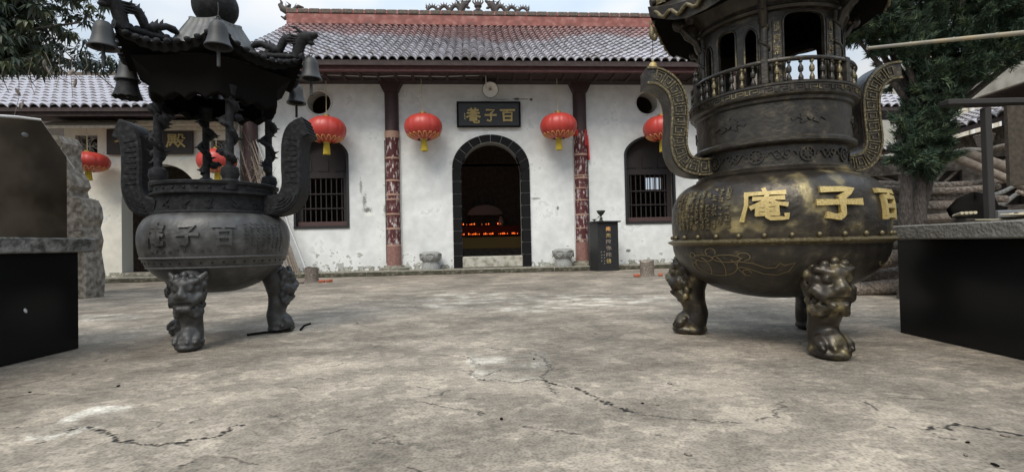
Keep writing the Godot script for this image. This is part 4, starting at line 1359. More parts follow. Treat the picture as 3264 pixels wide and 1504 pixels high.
	obj("wall", w, M.white_plaster, r)
	ins = G.new()
	ins.box(Vector3(7.4, 1.7, -2.2), Vector3(3.6, 3.4, 0.2))
	ins.box(Vector3(7.4, 0.05, -1.2), Vector3(3.6, 0.1, 1.9))
	ins.box(Vector3(7.4, 3.45, -1.2), Vector3(3.6, 0.1, 1.9))
	obj("interior", ins, M.interior, r)
	var rr := obj("roof", slope_slab(pr, 5.62, 9.62, 0.07), M.soffit_brown, r)
	obj("rear_slope", slope_slab([Vector2(-4.2, 3.5), Vector2(-1.75, 4.92)], 5.62, 9.62, 0.07), M.tile_dull, rr)
	var eb := G.new()
	eb.box(Vector3(7.55, 3.4, 0.45), Vector3(4.0, 0.06, 0.9))
	obj("eave_board", eb, M.soffit_brown, r)
	places = tile_places(pr, 5.62, 9.64, 0.186, 0.275, 19)
	trs = []
	cnt = 0
	for q in places:
		if q[0].origin.x > 8.0:
			put("roof_tile", tm[rng.randi() % 2], M[["tile_light", "tile_mid", "tile_mid"][rng.randi() % 3]], rr, q[0])
		else:
			trs.append(q[0])
	stuff("far_roof_tiles", tm[0], M.tile_mid, rr, trs)

# ---------------------------------------------------------------- lanterns and signs
func make_lantern(called: String, label: String) -> Node3D:
	# origin at the middle of the silk body, radius 0.34
	var t := thing(called, label, "lantern", Vector3.ZERO, TH, "red silk lanterns under the temple eaves")
	var g := G.new()
	var rows := []
	for i in 19:
		var a := -PI / 2 * 0.86 + PI * 0.86 * i / 18.0
		var row := PackedVector3Array()
		for j in 97:
			var b := TAU * j / 96.0
			var rib := 1.0 - 0.018 * pow(absf(sin(b * 8.0)), 0.5) * 0.0 - 0.03 * (1.0 - pow(absf(sin(b * 6.0)), 0.3))
			var r := 0.40 * pow(cos(a), 0.72) * rib
			row.append(Vector3(r * sin(b), 0.27 * sin(a), r * cos(b)))
		rows.append(row)
	g.grid(rows, true)
	obj("silk_body", g, M.lantern_silk, t)
	g = G.new()
	g.lathe([Vector2(0.085, 0.235), Vector2(0.09, 0.25), Vector2(0.06, 0.255), Vector2(0.058, 0.3), Vector2(0.066, 0.305), Vector2(0.066, 0.315), Vector2(0, 0.316)], 20)
	g.lathe([Vector2(0, -0.3), Vector2(0.05, -0.3), Vector2(0.06, -0.27), Vector2(0.085, -0.255), Vector2(0.085, -0.235)], 20)
	obj("gold_cap", g, M.lantern_gold, t)
	g = G.new()
	for k in 18:
		var b := TAU * k / 18.0
		for sd in [-1.0, 1.0]:
			var pts := []
			for i in 6:
				var u := i / 5.0
				var a := -1.2 + 0.55 * sin(u * PI * 0.5)
				var r := 0.405 * pow(cos(a), 0.72)
				pts.append(Vector3(r * sin(b + sd * 0.17 * u), 0.263 * sin(a), r * cos(b + sd * 0.17 * u)))
			g.tube(pts, 0.011, 4)
	obj("fringe_trim", g, M.lantern_fringe, t)
	g = G.new()
	for k in 40:
		var b := TAU * k / 40.0
		g.tube([Vector3(0.05 * sin(b), -0.29, 0.05 * cos(b)), Vector3(0.062 * sin(b), -0.4, 0.062 * cos(b)), Vector3(0.066 * sin(b), -0.5 - 0.008 * (k % 3), 0.066 * cos(b))], 0.0062, 4)
	g.lathe([Vector2(0.048, -0.5), Vector2(0.048, -0.3)], 12)
	obj("tassel", g, M.tassel_yellow, t)
	g = G.new()
	g.tube([Vector3(0, 0.31, 0), Vector3(0.004, 0.7, 0), Vector3(0, 1.02, 0)], 0.007, 5)
	obj("hanging_cord", g, M.cord, t)
	return t

func plaque_map(o: Vector3, b: Basis) :
	return func(u: float, v: float, h: float) -> Vector3: return o + b * Vector3(u, v, h)

func build_facade_things() -> void:
	var l0 := make_lantern("red_lantern", "red lantern hanging between the left pillar and the black name board")
	l0.position = fw(-1.42, 3.12, 0.5)
	l0.rotation.z = 0.03
	copy(l0, fw(1.47, 3.13, 0.5), "red lantern hanging beside the right peeling pillar of the temple", TH + 1.0)
	copy(l0, fw(-3.42, 3.07, 0.5), "red lantern before the left window, half behind the iron burner's handle", TH + 2.0)
	copy(l0, fw(3.76, 3.07, 0.5), "red lantern before the right window, half behind the bronze burner's handle", TH + 0.4)
	var a := copy(l0, fw(-8.11, 2.44, 0.5), "small flattened red lantern below the flower lattice window of the low hall", TH)
	a.scale = Vector3(0.92, 0.72, 0.92)
	a = copy(l0, fw(-5.62, 2.44, 0.5), "red lantern seen between the dragon columns of the iron burner", TH + 0.6)
	a.scale = Vector3(0.92, 0.9, 0.92)
	a = copy(l0, fw(8.45, 2.25, 0.5), "red lantern peeping out right of the bronze burner's shoulder", TH)
	a.scale = Vector3(0.92, 0.8, 0.92)
	# name board over the door
	var b := thing("name_board", "black framed name board with three gilded characters above the temple door", "sign", fw(-0.015, 3.22, 0.04), TH)
	b.rotation = Vector3(0.06, TH, 0)
	var g := G.new()
	g.box(Vector3(0, 0.28, 0.02), Vector3(1.36, 0.52, 0.03))
	obj("panel", g, M.board_black, b)
	g = G.new()
	g.box(Vector3(0, 0.545, 0.03), Vector3(1.42, 0.035, 0.07), Basis(), 0.01)
	g.box(Vector3(0, 0.015, 0.03), Vector3(1.42, 0.035, 0.07), Basis(), 0.01)
	g.box(Vector3(-0.69, 0.28, 0.03), Vector3(0.04, 0.495, 0.068), Basis(), 0.01)
	g.box(Vector3(0.69, 0.28, 0.03), Vector3(0.04, 0.495, 0.068), Basis(), 0.01)
	obj("frame", g, M.black_stone, b)
	var mp = plaque_map(Vector3(0, 0, 0.036), Basis())
	var chars := [["an2", -0.345, 0.255, 0.29, 0.31], ["zi", 0.04, 0.265, 0.24, 0.28], ["bai", 0.415, 0.27, 0.31, 0.27]]
	for c in chars:
		g = G.new()
		write(g, c[0], c[1], c[2], c[3], c[4], 0.034, 0.016, mp)
		obj("character", g, M.gold_paint, b)
	for k in 3:
		g = G.new()
		for q in [[-0.014, 0.0, 0.014, 0.0], [0.0, -0.016, 0.0, 0.016], [-0.013, 0.014, 0.013, 0.014], [-0.012, -0.014, 0.013, -0.015]]:
			g.stroke([Vector2(-0.535 + q[0], 0.29 - 0.05 * k + q[1]), Vector2(-0.535 + q[2], 0.29 - 0.05 * k + q[3])], 0.006, 0.004 + 0.0004 * k, mp)
		obj("small_character", g, M.paper_pale, b)
	# sign of the left hall
	b = thing("hall_sign", "dark brown sign with gold characters on the low left hall", "sign", fw(-7.19, 2.68, 0.04), TH)
	g = G.new()
	g.box(Vector3(0, 0.26, 0.02), Vector3(1.74, 0.54, 0.04), Basis(), 0.01)
	obj("panel", g, M.board_brown, b)
	mp = plaque_map(Vector3(0, 0, 0.042), Basis())
	chars = [["gong", -0.56, 0.33, 0.24, 0.26], ["de", 0.0, 0.3, 0.3, 0.3], ["dian", 0.53, 0.28, 0.36, 0.27]]
	for c in chars:
		g = G.new()
		write(g, c[0], c[1], c[2], c[3], c[4], 0.03, 0.012, mp)
		obj("character", g, M.gold_paint, b)
	# enamel lamp under the eave with its conduit
	var la := thing("enamel_lamp", "round white enamel lamp reflector tilted down above the name board", "lamp", fw(0.02, 3.97, 0.34), TH)
	g = G.new()
	g.lathe([Vector2(0.17, 0.0), Vector2(0.172, 0.006), Vector2(0.13, 0.05), Vector2(0.06, 0.1), Vector2(0.035, 0.12), Vector2(0.03, 0.18), Vector2(0, 0.185)], 28)
	g.lathe([Vector2(0, 0.1), Vector2(0.055, 0.095), Vector2(0.125, 0.045), Vector2(0.165, 0.0)], 28)
	obj("reflector", g, M.white_enamel, la, Transform3D(Basis(Vector3.RIGHT, deg_to_rad(-58)), Vector3.ZERO))
	g = G.new()
	g.lathe([Vector2(0.172, -0.004), Vector2(0.18, 0.003), Vector2(0.172, 0.01)], 28)
	obj("rim", g, M.steel_dark, la, Transform3D(Basis(Vector3.RIGHT, deg_to_rad(-58)), Vector3.ZERO))
	g = G.new()
	g.lathe([Vector2(0, 0.02), Vector2(0.03, 0.03), Vector2(0.035, 0.05), Vector2(0.018, 0.08), Vector2(0.018, 0.1)], 12)
	obj("bulb", g, M.steel_grey, la, Transform3D(Basis(Vector3.RIGHT, deg_to_rad(-58)), Vector3.ZERO))
	var cd := thing("lamp_conduit", "thin white conduit running along the dark beam to the enamel lamp", "pipe", fw(-1.0, 4.18, 0.5), TH)
	g = G.new()
	g.tube([Vector3(-2.6, 0.05, 0), Vector3(-1.4, 0.01, 0), Vector3(-0.9, 0.035, 0), Vector3(0.0, 0.02, 0), Vector3(0.91, 0.05, 0), Vector3(0.925, 0.03, 0), Vector3(0.925, -0.2, -0.05)], 0.011, 6)
	obj("conduit", g, M.white_pipe, cd)
	# stone drums either side of the door
	for k in 2:
		var p: Vector3 = [fw(-1.34, 0.1, 0.26), fw(1.55, 0.1, 0.26)][k]
		var d := thing("stone_drum", ["carved lotus drum stone standing left of the temple door", "carved lotus drum stone standing right of the temple door beside the pillar"][k], "stone drum", p, TH + 0.5 * k, "drum stones flanking the door")
		g = G.new()
		g.lathe([Vector2(0.2, 0), Vector2(0.205, 0.03), Vector2(0.19, 0.1), Vector2(0.165, 0.16), Vector2(0.19, 0.19), Vector2(0.225, 0.24), Vector2(0.23, 0.3), Vector2(0.215, 0.345), Vector2(0.18, 0.375), Vector2(0.1, 0.385), Vector2(0, 0.385)], 32)
		obj("drum", g, M.stone_grey, d)
		g = G.new()
		for m in 6:
			var az := TAU * m / 6.0
			var pts := []
			for i in 13:
				var t := i / 12.0
				var aa := az + 0.45 * sin(t * TAU) * (1.0 - 0.3 * t)
				var y := 0.2 + 0.14 * absf(cos(t * PI))
				pts.append(Vector3(0.232 * sin(aa), y, 0.232 * cos(aa)))
			g.tube(pts, 0.01, 5)
		obj("carved_petals", g, M.stone_grey, d)
	# tall black stand with characters
	var st := thing("offering_stand", "tall black lacquered stand with a column of gold characters by the right pillar", "stand", fw(2.37, 0.0, 0.62), TH + 0.1)
	g = G.new()
	var poly := PackedVector2Array([Vector2(-0.27, -0.1), Vector2(-0.2, 0.2), Vector2(0.25, 0.2), Vector2(0.25, -0.22), Vector2(-0.27, -0.22)])
	g.prism(poly, 1.02, Vector3(0, 1.02, 0), Basis(Vector3.RIGHT, Vector3.BACK, Vector3.DOWN))
	obj("cabinet", g, M.board_black, st)
	g = G.new()
	g.box(Vector3(-0.01, 1.035, 0.0), Vector3(0.62, 0.03, 0.52), Basis(), 0.01)
	obj("top_board", g, M.board_black, st)
	mp = plaque_map(Vector3(0.03, 0, 0.2015), Basis())
	var col := ["nan", "wu", "a", "mi", "tuo", "fo"]
	for k in 6:
		g = G.new()
		write(g, col[k], 0.0, 0.885 - 0.135 * k, 0.105, 0.085, 0.011, 0.003, mp)
		obj("character", g, M.gold_paint if k in [1, 5] else M.lantern_fringe if k == 0 else M.stick_wood, st)
	g = G.new()
	var rng := RandomNumberGenerator.new()
	rng.seed = 4
	for k in 9:
		var c := Vector2(-0.1 - 0.06 * (k % 2), 0.4 - 0.06 * (k / 2))
		for q in 3:
			g.stroke([c + Vector2(rng.randf_range(-0.014, 0.0), rng.randf_range(-0.014, 0.014)), c + Vector2(rng.randf_range(0.003, 0.014), rng.randf_range(-0.014, 0.014))], 0.005, 0.002 + 0.0003 * q, mp)
	obj("small_writing", g, M.stone_grey, st)
	var gb := thing("bronze_goblet", "dark stemmed bowl standing on top of the black stand", "goblet", fw(2.33, 1.05, 0.6), TH)
	g = G.new()
	g.lathe([Vector2(0.045, 0), Vector2(0.05, 0.02), Vector2(0.03, 0.04), Vector2(0.035, 0.075), Vector2(0.012, 0.1), Vector2(0.02, 0.13), Vector2(0.05, 0.15), Vector2(0.085, 0.2), Vector2(0.095, 0.235), Vector2(0.09, 0.235), Vector2(0.06, 0.19), Vector2(0, 0.17)], 20)
	obj("bowl", g, M.bronze_green, gb)
	g = G.new()
	g.tube([Vector3(-0.02, 0.12, 0), Vector3(-0.06, 0.1, 0), Vector3(-0.075, 0.06, 0)], [0.012, 0.01, 0.004], 6)
	obj("handle", g, M.bronze_green, gb)
	var gd := thing("green_dish", "little green glazed dish left of the goblet on the black stand", "dish", fw(2.17, 1.05, 0.66), TH)
	g = G.new()
	g.lathe([Vector2(0.02, 0), Vector2(0.022, 0.012), Vector2(0.012, 0.022), Vector2(0.06, 0.045), Vector2(0.065, 0.05), Vector2(0.02, 0.035), Vector2(0, 0.035)], 16)
	obj("dish", g, M.green_glaze, gd)
	# chopping logs on the yard, with brick crumbs beside them
	for k in 2:
		var p: Vector3 = [Vector3(-3.62, 0, -8.75), Vector3(2.33, 0, -8.45)][k]
		var s := thing("log_stump", ["short sawn log standing on the yard near the leaning poles", "rough split log stump standing on the yard below the right window"][k], "log", p, k * 1.3)
		g = G.new()
		var rows := []
		for i in 6:
			var y := 0.26 * i / 5.0
			var row := PackedVector3Array()
			for j in 21:
				var az := TAU * j / 20.0
				var r := 0.115 + 0.008 * sin(az * 3 + k) + 0.006 * sin(az * 7.0) + (0.012 if i == 0 else 0.0)
				if k == 1 and absf(az - 1.0) < 0.28:
					r -= 0.05
				row.append(Vector3(r * sin(az), y + (0.02 * sin(az * 2.0 + k * 2) if i == 5 else 0.0), r * cos(az)))
			rows.append(row)
		g.grid(rows, true)
		obj("bark_side", g, M.log_wood, s)
		g = G.new()
		var top: PackedVector3Array = rows[5]
		for j in 20:
			g.tri(Vector3(0, 0.262, 0), top[j], top[j + 1])
		obj("cut_face", g, M.stick_wood if k == 1 else M.rust, s)
	g = G.new()
	g.box(Vector3.ZERO, Vector3(0.11, 0.05, 0.07), Basis(), 0.012)
	var bm := g.mesh()
	var spots := [[-3.38, -8.6, "at the right foot of the sawn log"], [-3.27, -8.66, "farthest right of the sawn log"], [-3.7, -8.5, "in front of the sawn log"], [-3.85, -8.55, "left of the sawn log"], [2.55, -8.4, "right of the split stump"], [2.68, -8.36, "second from the split stump"], [2.12, -8.3, "left of the split stump"]]
	for i in spots.size():
		var q: Array = spots[i]
		var f := put("brick_fragment", bm, M.brick_red if i % 3 != 2 else M.stick_wood, self, Transform3D(Basis(Vector3.UP, i * 1.1), Vector3(q[0], 0.024, q[1])))
		tag(f, "broken brick crumb on the yard " + q[2], "brick", "brick crumbs by the logs")
	# poles and brushwood leaning on the wall between the halls
	# foot s, foot distance from the wall, top s, top height, thickness
	var pl := [[-3.89, 0.4, -5.02, 2.95, 0.024], [-4.02, 0.46, -4.9, 2.35, 0.014], [-4.06, 0.42, -5.2, 3.3, 0.02], [-4.12, 0.38, -4.95, 2.5, 0.018], [-4.16, 0.4, -5.33, 3.55, 0.022], [-4.2, 0.36, -5.15, 2.3, 0.016], [-4.25, 0.44, -5.3, 3.2, 0.016], [-4.3, 0.5, -5.1, 2.7, 0.014], [-4.35, 0.4, -5.2, 2.9, 0.02], [-4.4, 0.45, -5.5, 3.3, 0.018], [-4.45, 0.42, -5.42, 3.1, 0.022], [-4.5, 0.4, -5.4, 2.6, 0.016]]
	for i in pl.size():
		var q: Array = pl[i]
		var p := thing("leaning_pole", "silvery pole standing rightmost of the bundle that leans by the dark end pillar" if i == 0 else "dry pole leaning by the dark end pillar, its foot %s from the right" % ORD[i], "pole", fw(q[0], 0.1, q[1]), TH, "dry poles leaning on the wall")
		g = G.new()
		var d := Vector3(q[2] - q[0], q[3] - 0.1, 0.09 - q[1])
		var pts := []
		var rad := []
		for k in 7:
			var t := k / 6.0
			pts.append(d * t + Vector3(rng.randfn(0, 0.012), 0, rng.randfn(0, 0.006)) * sin(PI * t))
			rad.append(q[4] * (1.15 - 0.6 * t))
		g.tube(pts, rad, 6)
		obj("stem", g, M.stick_wood if i != 0 else M.white_pipe, p)
		if i != 0:
			g = G.new()
			for k in 6:
				var t := rng.randf_range(0.35, 0.95)
				var a0 := d * t
				g.tube([a0, a0 + Vector3(rng.randf_range(-0.12, 0.12), rng.randf_range(0.1, 0.22), rng.randf_range(0.0, 0.06)), a0 + Vector3(rng.randf_range(-0.2, 0.2), rng.randf_range(0.25, 0.42), rng.randf_range(0.0, 0.08))], [0.007, 0.005, 0.002], 4)
			obj("twigs", g, M.stick_wood, p)

# ---------------------------------------------------------------- burners
func pol(r: float, az: float, y: float) -> Vector3:
	return Vector3(r * sin(az), y, r * cos(az))
func prof_r(pr: Array, y: float) -> float:
	for i in pr.size() - 1:
		if y >= pr[i].y and y <= pr[i + 1].y and pr[i + 1].y > pr[i].y:
			return lerpf(pr[i].x, pr[i + 1].x, (y - pr[i].y) / (pr[i + 1].y - pr[i].y))
	return pr[-1].x
func bowl_map(pr: Array, az0: float, y0: float, rref: float) :
	return func(u: float, v: float, h: float) -> Vector3: return pol(prof_r(pr, y0 + v) + h, az0 + u / rref, y0 + v)
# lion-faced leg, outward = +z, foot centre at the origin, head top about y = 0.5
func lion_leg(kind: int) -> ArrayMesh:
	var F := Field.new(Vector3(-0.17, -0.03, -0.2), Vector3(0.17, 0.56, 0.2), 0.0085)
	# limb
	F.cap(Vector3(0, 0.5, -0.1), Vector3(0, 0.38, -0.01), 0.085, 0.10, 0.04)
	F.cap(Vector3(0, 0.38, -0.01), Vector3(0, 0.22, -0.015), 0.10, 0.07, 0.05)
	F.cap(Vector3(0, 0.22, -0.015), Vector3(0, 0.13, -0.04), 0.068, 0.06, 0.04)
	F.cap(Vector3(0, 0.13, -0.04), Vector3(0, 0.06, -0.02), 0.06, 0.072, 0.04)
	# foot: a round pad and four toes with knuckles
	F.cap(Vector3(0, 0.022, -0.02), Vector3(0, 0.022, 0.03), 0.082, 0.085, 0.015, false, Vector3(1, 2.6, 1))
	F.cap(Vector3(0, 0.075, -0.02), Vector3(0, 0.07, 0.03), 0.07, 0.066, 0.03)
	for x in [-0.066, -0.024, 0.024, 0.066]:
		var zz := 0.085 - absf(x) * 0.45
		F.cap(Vector3(x, 0.095, zz - 0.03), Vector3(x * 1.08, 0.068, zz), 0.021, 0.025, 0.008)
		F.ball(Vector3(x * 1.1, 0.05, zz + 0.022), 0.014, 0.006)
	if kind == 1:
		for k in 7:
			var a := -1.5 + k * 0.5
			F.ball(Vector3(0.085 * sin(a), 0.05, 0.085 * cos(a) + 0.0), 0.02, 0.006)
	# muzzle, nose, brow
	F.cap(Vector3(-0.035, 0.32, 0.085), Vector3(0.035, 0.32, 0.085), 0.043, -1, 0.025)
	F.ball(Vector3(0, 0.353, 0.122), 0.03, 0.012)
	F.ball(Vector3(-0.026, 0.343, 0.122), 0.02, 0.01)
	F.ball(Vector3(0.026, 0.343, 0.122), 0.02, 0.01)
	F.cap(Vector3(0, 0.43, 0.085), Vector3(0, 0.37, 0.112), 0.032, 0.022, 0.02)
	for s in [-1.0, 1.0]:
		F.cap(Vector3(s * 0.02, 0.418, 0.098), Vector3(s * 0.088, 0.44, 0.068), 0.023, 0.018, 0.012)
		F.ball(Vector3(s * 0.05, 0.393, 0.09), 0.024, 0.006)
		F.ball(Vector3(s * 0.05, 0.394, 0.115), 0.009, 0.004, true)
		F.cap(Vector3(s * 0.06, 0.3, 0.09), Vector3(s * 0.095, 0.34, 0.05), 0.026, 0.024, 0.015)
		# ears
		F.cap(Vector3(s * 0.085, 0.45, 0.03), Vector3(s * 0.125, 0.485, 0.02), 0.026, 0.014, 0.012)
		# mane curls down the sides
		for k in 6:
			var y := 0.455 - 0.043 * k
			F.ball(Vector3(s * (0.112 - 0.006 * k), y, 0.005 + 0.012 * (k % 2)), 0.026, 0.008)
			F.ball(Vector3(s * (0.118 - 0.007 * k), y + 0.003, 0.018), 0.009, 0.004, true)
			F.ball(Vector3(s * (0.085 - 0.004 * k), y - 0.02, 0.05), 0.02, 0.008)
		# fangs and whisker flame
		F.cap(Vector3(s * 0.03, 0.285, 0.118), Vector3(s * 0.032, 0.262, 0.115), 0.009, 0.005, 0.004)
		F.cap(Vector3(s * 0.05, 0.25, 0.07), Vector3(s * 0.09, 0.21, 0.03), 0.018, 0.008, 0.01)
	# forehead curls
	for x in [-0.05, 0.0, 0.05]:
		F.ball(Vector3(x, 0.478 - absf(x) * 0.3, 0.07), 0.024, 0.008)
	# mouth, then lower lip and beard
	F.cap(Vector3(-0.06, 0.288, 0.118), Vector3(0.06, 0.288, 0.118), 0.016, -1, 0.01, true)
	F.cap(Vector3(-0.035, 0.262, 0.092), Vector3(0.035, 0.262, 0.092), 0.02, -1, 0.012)
	for x in [-0.03, 0.0, 0.03]:
		F.cap(Vector3(x, 0.25, 0.085), Vector3(x * 1.2, 0.215, 0.06), 0.016, 0.008, 0.01)
	var g := G.new()
	F.into(g)
	return g.mesh()
func band(path: Array, th: float, dp: float, bev: float) -> G:
	# rectangular bar swept along a path in the xy plane
	var g := G.new()
	var N := path.size()
	var cs := [Vector2(-th / 2, -dp / 2 + bev), Vector2(-th / 2, dp / 2 - bev), Vector2(-th / 2 + bev, dp / 2), Vector2(th / 2 - bev, dp / 2), Vector2(th / 2, dp / 2 - bev), Vector2(th / 2, -dp / 2 + bev), Vector2(th / 2 - bev, -dp / 2), Vector2(-th / 2 + bev, -dp / 2)]
	var R := []
	for i in N:
		var t: Vector2 = (path[min(i + 1, N - 1)] - path[max(i - 1, 0)]).normalized()
		var nn := Vector2(-t.y, t.x)
		var row := PackedVector3Array()
		for c in cs:
			row.append(Vector3(path[i].x + nn.x * c.x, path[i].y + nn.y * c.x, c.y))
		R.append(row)
	for k in 8:
		var rows := []
		for i in N:
			rows.append(PackedVector3Array([R[i][(k + 1) % 8], R[i][k]]))
		g.grid(rows)
	for e in [0, N - 1]:
		for k in range(1, 7):
			if e == 0:
				g.tri(R[e][0], R[e][k], R[e][k + 1])
			else:
				g.tri(R[e][0], R[e][k + 1], R[e][k])
	return g
func smooth_path(p: Array, n: int) -> Array:
	var c := Curve2D.new()
	for i in p.size():
		var t: Vector2 = (p[min(i + 1, p.size() - 1)] - p[max(i - 1, 0)]) / 6.0
		c.add_point(p[i], -t, t)
	var L := c.get_baked_length()
	return range(n + 1).map(func(i): return c.sample_baked(L * i / n, true))
func hex_r(R: float, az: float, c0: float) -> float:
	var u := fposmod(az - c0, PI / 3) - PI / 6
	return R * cos(PI / 6) / cos(u)
func hex_u(az: float, c0: float) -> float:
	return absf(fposmod(az - c0, PI / 3) - PI / 6) / (PI / 6)
func hex_roof(R: float, yc: float, sag: float, rin: float, yin: float, c0: float, th: float, wave := 0.012) -> Array:
	# returns [tiled top, rim, underside]
	var top := []
	var A := 96
	for i in 9:
		var t := i / 8.0
		var row := PackedVector3Array()
		for j in A + 1:
			var az := c0 + TAU * j / A
			var u := hex_u(az, c0)
			var re := hex_r(R, az, c0) * (1.0 + 0.05 * pow(u, 4.0))
			var ye := yc - sag * (1.0 - pow(u, 2.4))
			var r := lerpf(re, hex_r(rin, az, c0), t)
			var y := lerpf(ye, yin, pow(t, 1.5)) + wave * absf(cos(u * PI * 4.0)) * (1.0 - t)
			row.append(pol(r, az, y))
		top.append(row)
	var gt := G.new()
	gt.grid(top, true)
	var gr := G.new()
	var a: PackedVector3Array = top[0]
	var b := PackedVector3Array()
	var c := PackedVector3Array()
	for j in A + 1:
		var az := c0 + TAU * j / A
		b.append(a[j] + Vector3(0, -th * (1.0 - 0.35 * pow(hex_u(az, c0), 3.0)), 0) + pol(-0.012, az, 0))
		c.append(a[j] + pol(-0.03, az, 0.02))
	gr.grid([b, a], true)
	var gu := G.new()
	var d := PackedVector3Array()
	for j in A + 1:
		var az := c0 + TAU * j / A
		d.append(pol(rin * 1.2, az, yc - sag + 0.015))
	gu.grid([d, b], true)
	return [gt, gr, gu]
func corner_dragon() -> G:
	# crouches along the hip, head outward (+z), origin on the corner tip
	var g := G.new()
	g.tube([Vector3(0, -0.02, -0.03), Vector3(0, 0.04, -0.01), Vector3(0, 0.09, 0.0), Vector3(0, 0.125, 0.03)], [0.035, 0.04, 0.045, 0.045], 8)
	g.ball(Vector3(0, 0.125, 0.04), Vector3(0.04, 0.045, 0.06))
	g.tube([Vector3(0, 0.135, 0.06), Vector3(0, 0.14, 0.1), Vector3(0, 0.15, 0.125)], [0.034, 0.026, 0.014], 7)
	g.tube([Vector3(0, 0.105, 0.05), Vector3(0, 0.085, 0.085), Vector3(0, 0.08, 0.1)], [0.026, 0.018, 0.008], 7)
	for s in [-1.0, 1.0]:
		g.tube([Vector3(s * 0.02, 0.155, 0.02), Vector3(s * 0.035, 0.185, -0.02), Vector3(s * 0.04, 0.19, -0.06)], [0.012, 0.009, 0.002], 5)
		for k in 4:
			g.cone(Vector3(s * 0.03, 0.12 - 0.015 * k, 0.0), Vector3(s * 0.05, 0.135 - 0.022 * k, -0.075), 0.014, 4)
	var pts := [Vector3(0, 0.1, -0.01), Vector3(0, 0.12, -0.06), Vector3(0, 0.115, -0.1), Vector3(0, 0.075, -0.125), Vector3(0, 0.035, -0.14), Vector3(0, 0.035, -0.17), Vector3(0, 0.06, -0.2), Vector3(0, 0.07, -0.23), Vector3(0, 0.085, -0.26), Vector3(0, 0.08, -0.3), Vector3(0, 0.065, -0.33)]
	g.tube(pts, [0.04, 0.034, 0.03, 0.028, 0.028, 0.03, 0.03, 0.022, 0.022, 0.026, 0.014], 8)
	g.tube([Vector3(0, 0.04, -0.2), Vector3(0, 0.02, -0.235), Vector3(0, -0.02, -0.25), Vector3(0, -0.025, -0.27)], [0.02, 0.016, 0.015, 0.01], 6)
	g.tube([Vector3(0, 0.03, -0.14), Vector3(0, 0.0, -0.15), Vector3(0, -0.03, -0.14)], [0.02, 0.016, 0.014], 6)
	for k in 7:
		var p: Vector3 = pts[k + 1]
		g.cone(p + Vector3(0, 0.02, 0), p + Vector3(0, 0.055, -0.012), 0.012, 4)
	return g
func make_bell(called: String, label: String, m: Material, at: Vector3, s := 1.0) -> Node3D:
	# crown at the origin, hanging down 0.17
	var t := thing(called, label, "bell", at, 0.0)
	var g := G.new()
	g.lathe([Vector2(0.06, -0.162), Vector2(0.079, -0.17), Vector2(0.08, -0.164), Vector2(0.066, -0.14), Vector2(0.056, -0.1), Vector2(0.053, -0.06), Vector2(0.046, -0.03), Vector2(0.032, -0.01), Vector2(0.012, -0.002), Vector2(0, 0)], 28)
	g.lathe([Vector2(0, -0.03), Vector2(0.04, -0.05), Vector2(0.05, -0.1), Vector2(0.06, -0.162)], 28)
	obj("bell_body", g, m, t)
	g = G.new()
	g.tube([Vector3(0, 0, 0), Vector3(0.012, 0.015, 0), Vector3(0, 0.03, 0), Vector3(-0.012, 0.015, 0), Vector3(0, 0, 0)], 0.004, 5)
	g.tube([Vector3(0, 0.03, 0), Vector3(0.003, 0.07, 0), Vector3(0, 0.11, 0)], 0.003, 5)
	obj("hanger", g, m, t)
	g = G.new()
	g.tube([Vector3(0, -0.04, 0), Vector3(0, -0.2, 0)], 0.008, 6)
	g.box(Vector3(0, -0.24, 0), Vector3(0.02, 0.1, 0.014), Basis(), 0.004)
	obj("clapper", g, m, t)
	t.scale = Vector3.ONE * s
	return t
func meander(g: G, path: Array, w: float, z: float, sgn: float, flip: bool) -> void:
	# square spirals along the flat front of a handle
	var L := [0.0]
	for i in range(1, path.size()):
		L.append(L[-1] + path[i].distance_to(path[i - 1]))
	var map := func(u: float, v: float, h: float) -> Vector3:
		var k := 0
		while k < L.size() - 2 and L[k + 1] < u:
			k += 1
		var t: float = (u - L[k]) / maxf(L[k + 1] - L[k], 1e-6)
		var p: Vector2 = path[k].lerp(path[k + 1], t)
		var d: Vector2 = (path[min(k + 2, path.size() - 1)] - path[max(k - 1, 0)]).normalized()
		var nn := Vector2(-d.y, d.x)
		return Vector3(p.x + nn.x * v, p.y + nn.y * v, z + sgn * h)
	var pitch := 0.062
	var n := int((L[-1] - 0.03) / pitch)
	for i in n:
		var u0: float = 0.02 + i * pitch
		var a := w * 0.3 * (1.0 if i % 2 == 0 else -1.0)
		g.stroke([Vector2(u0, -a), Vector2(u0, a), Vector2(u0 + 0.046, a), Vector2(u0 + 0.046, -a * 0.75), Vector2(u0 + 0.016, -a * 0.75), Vector2(u0 + 0.016, a * 0.35), Vector2(u0 + 0.031, a * 0.35)], 0.0065, 0.006, map)
	for v in [-w * 0.43, w * 0.43]:
		var q := []
		for i in 25:
			q.append(Vector2(0.005 + (L[-1] - 0.01) * i / 24.0, v))
		g.stroke(q, 0.011, 0.009, map)

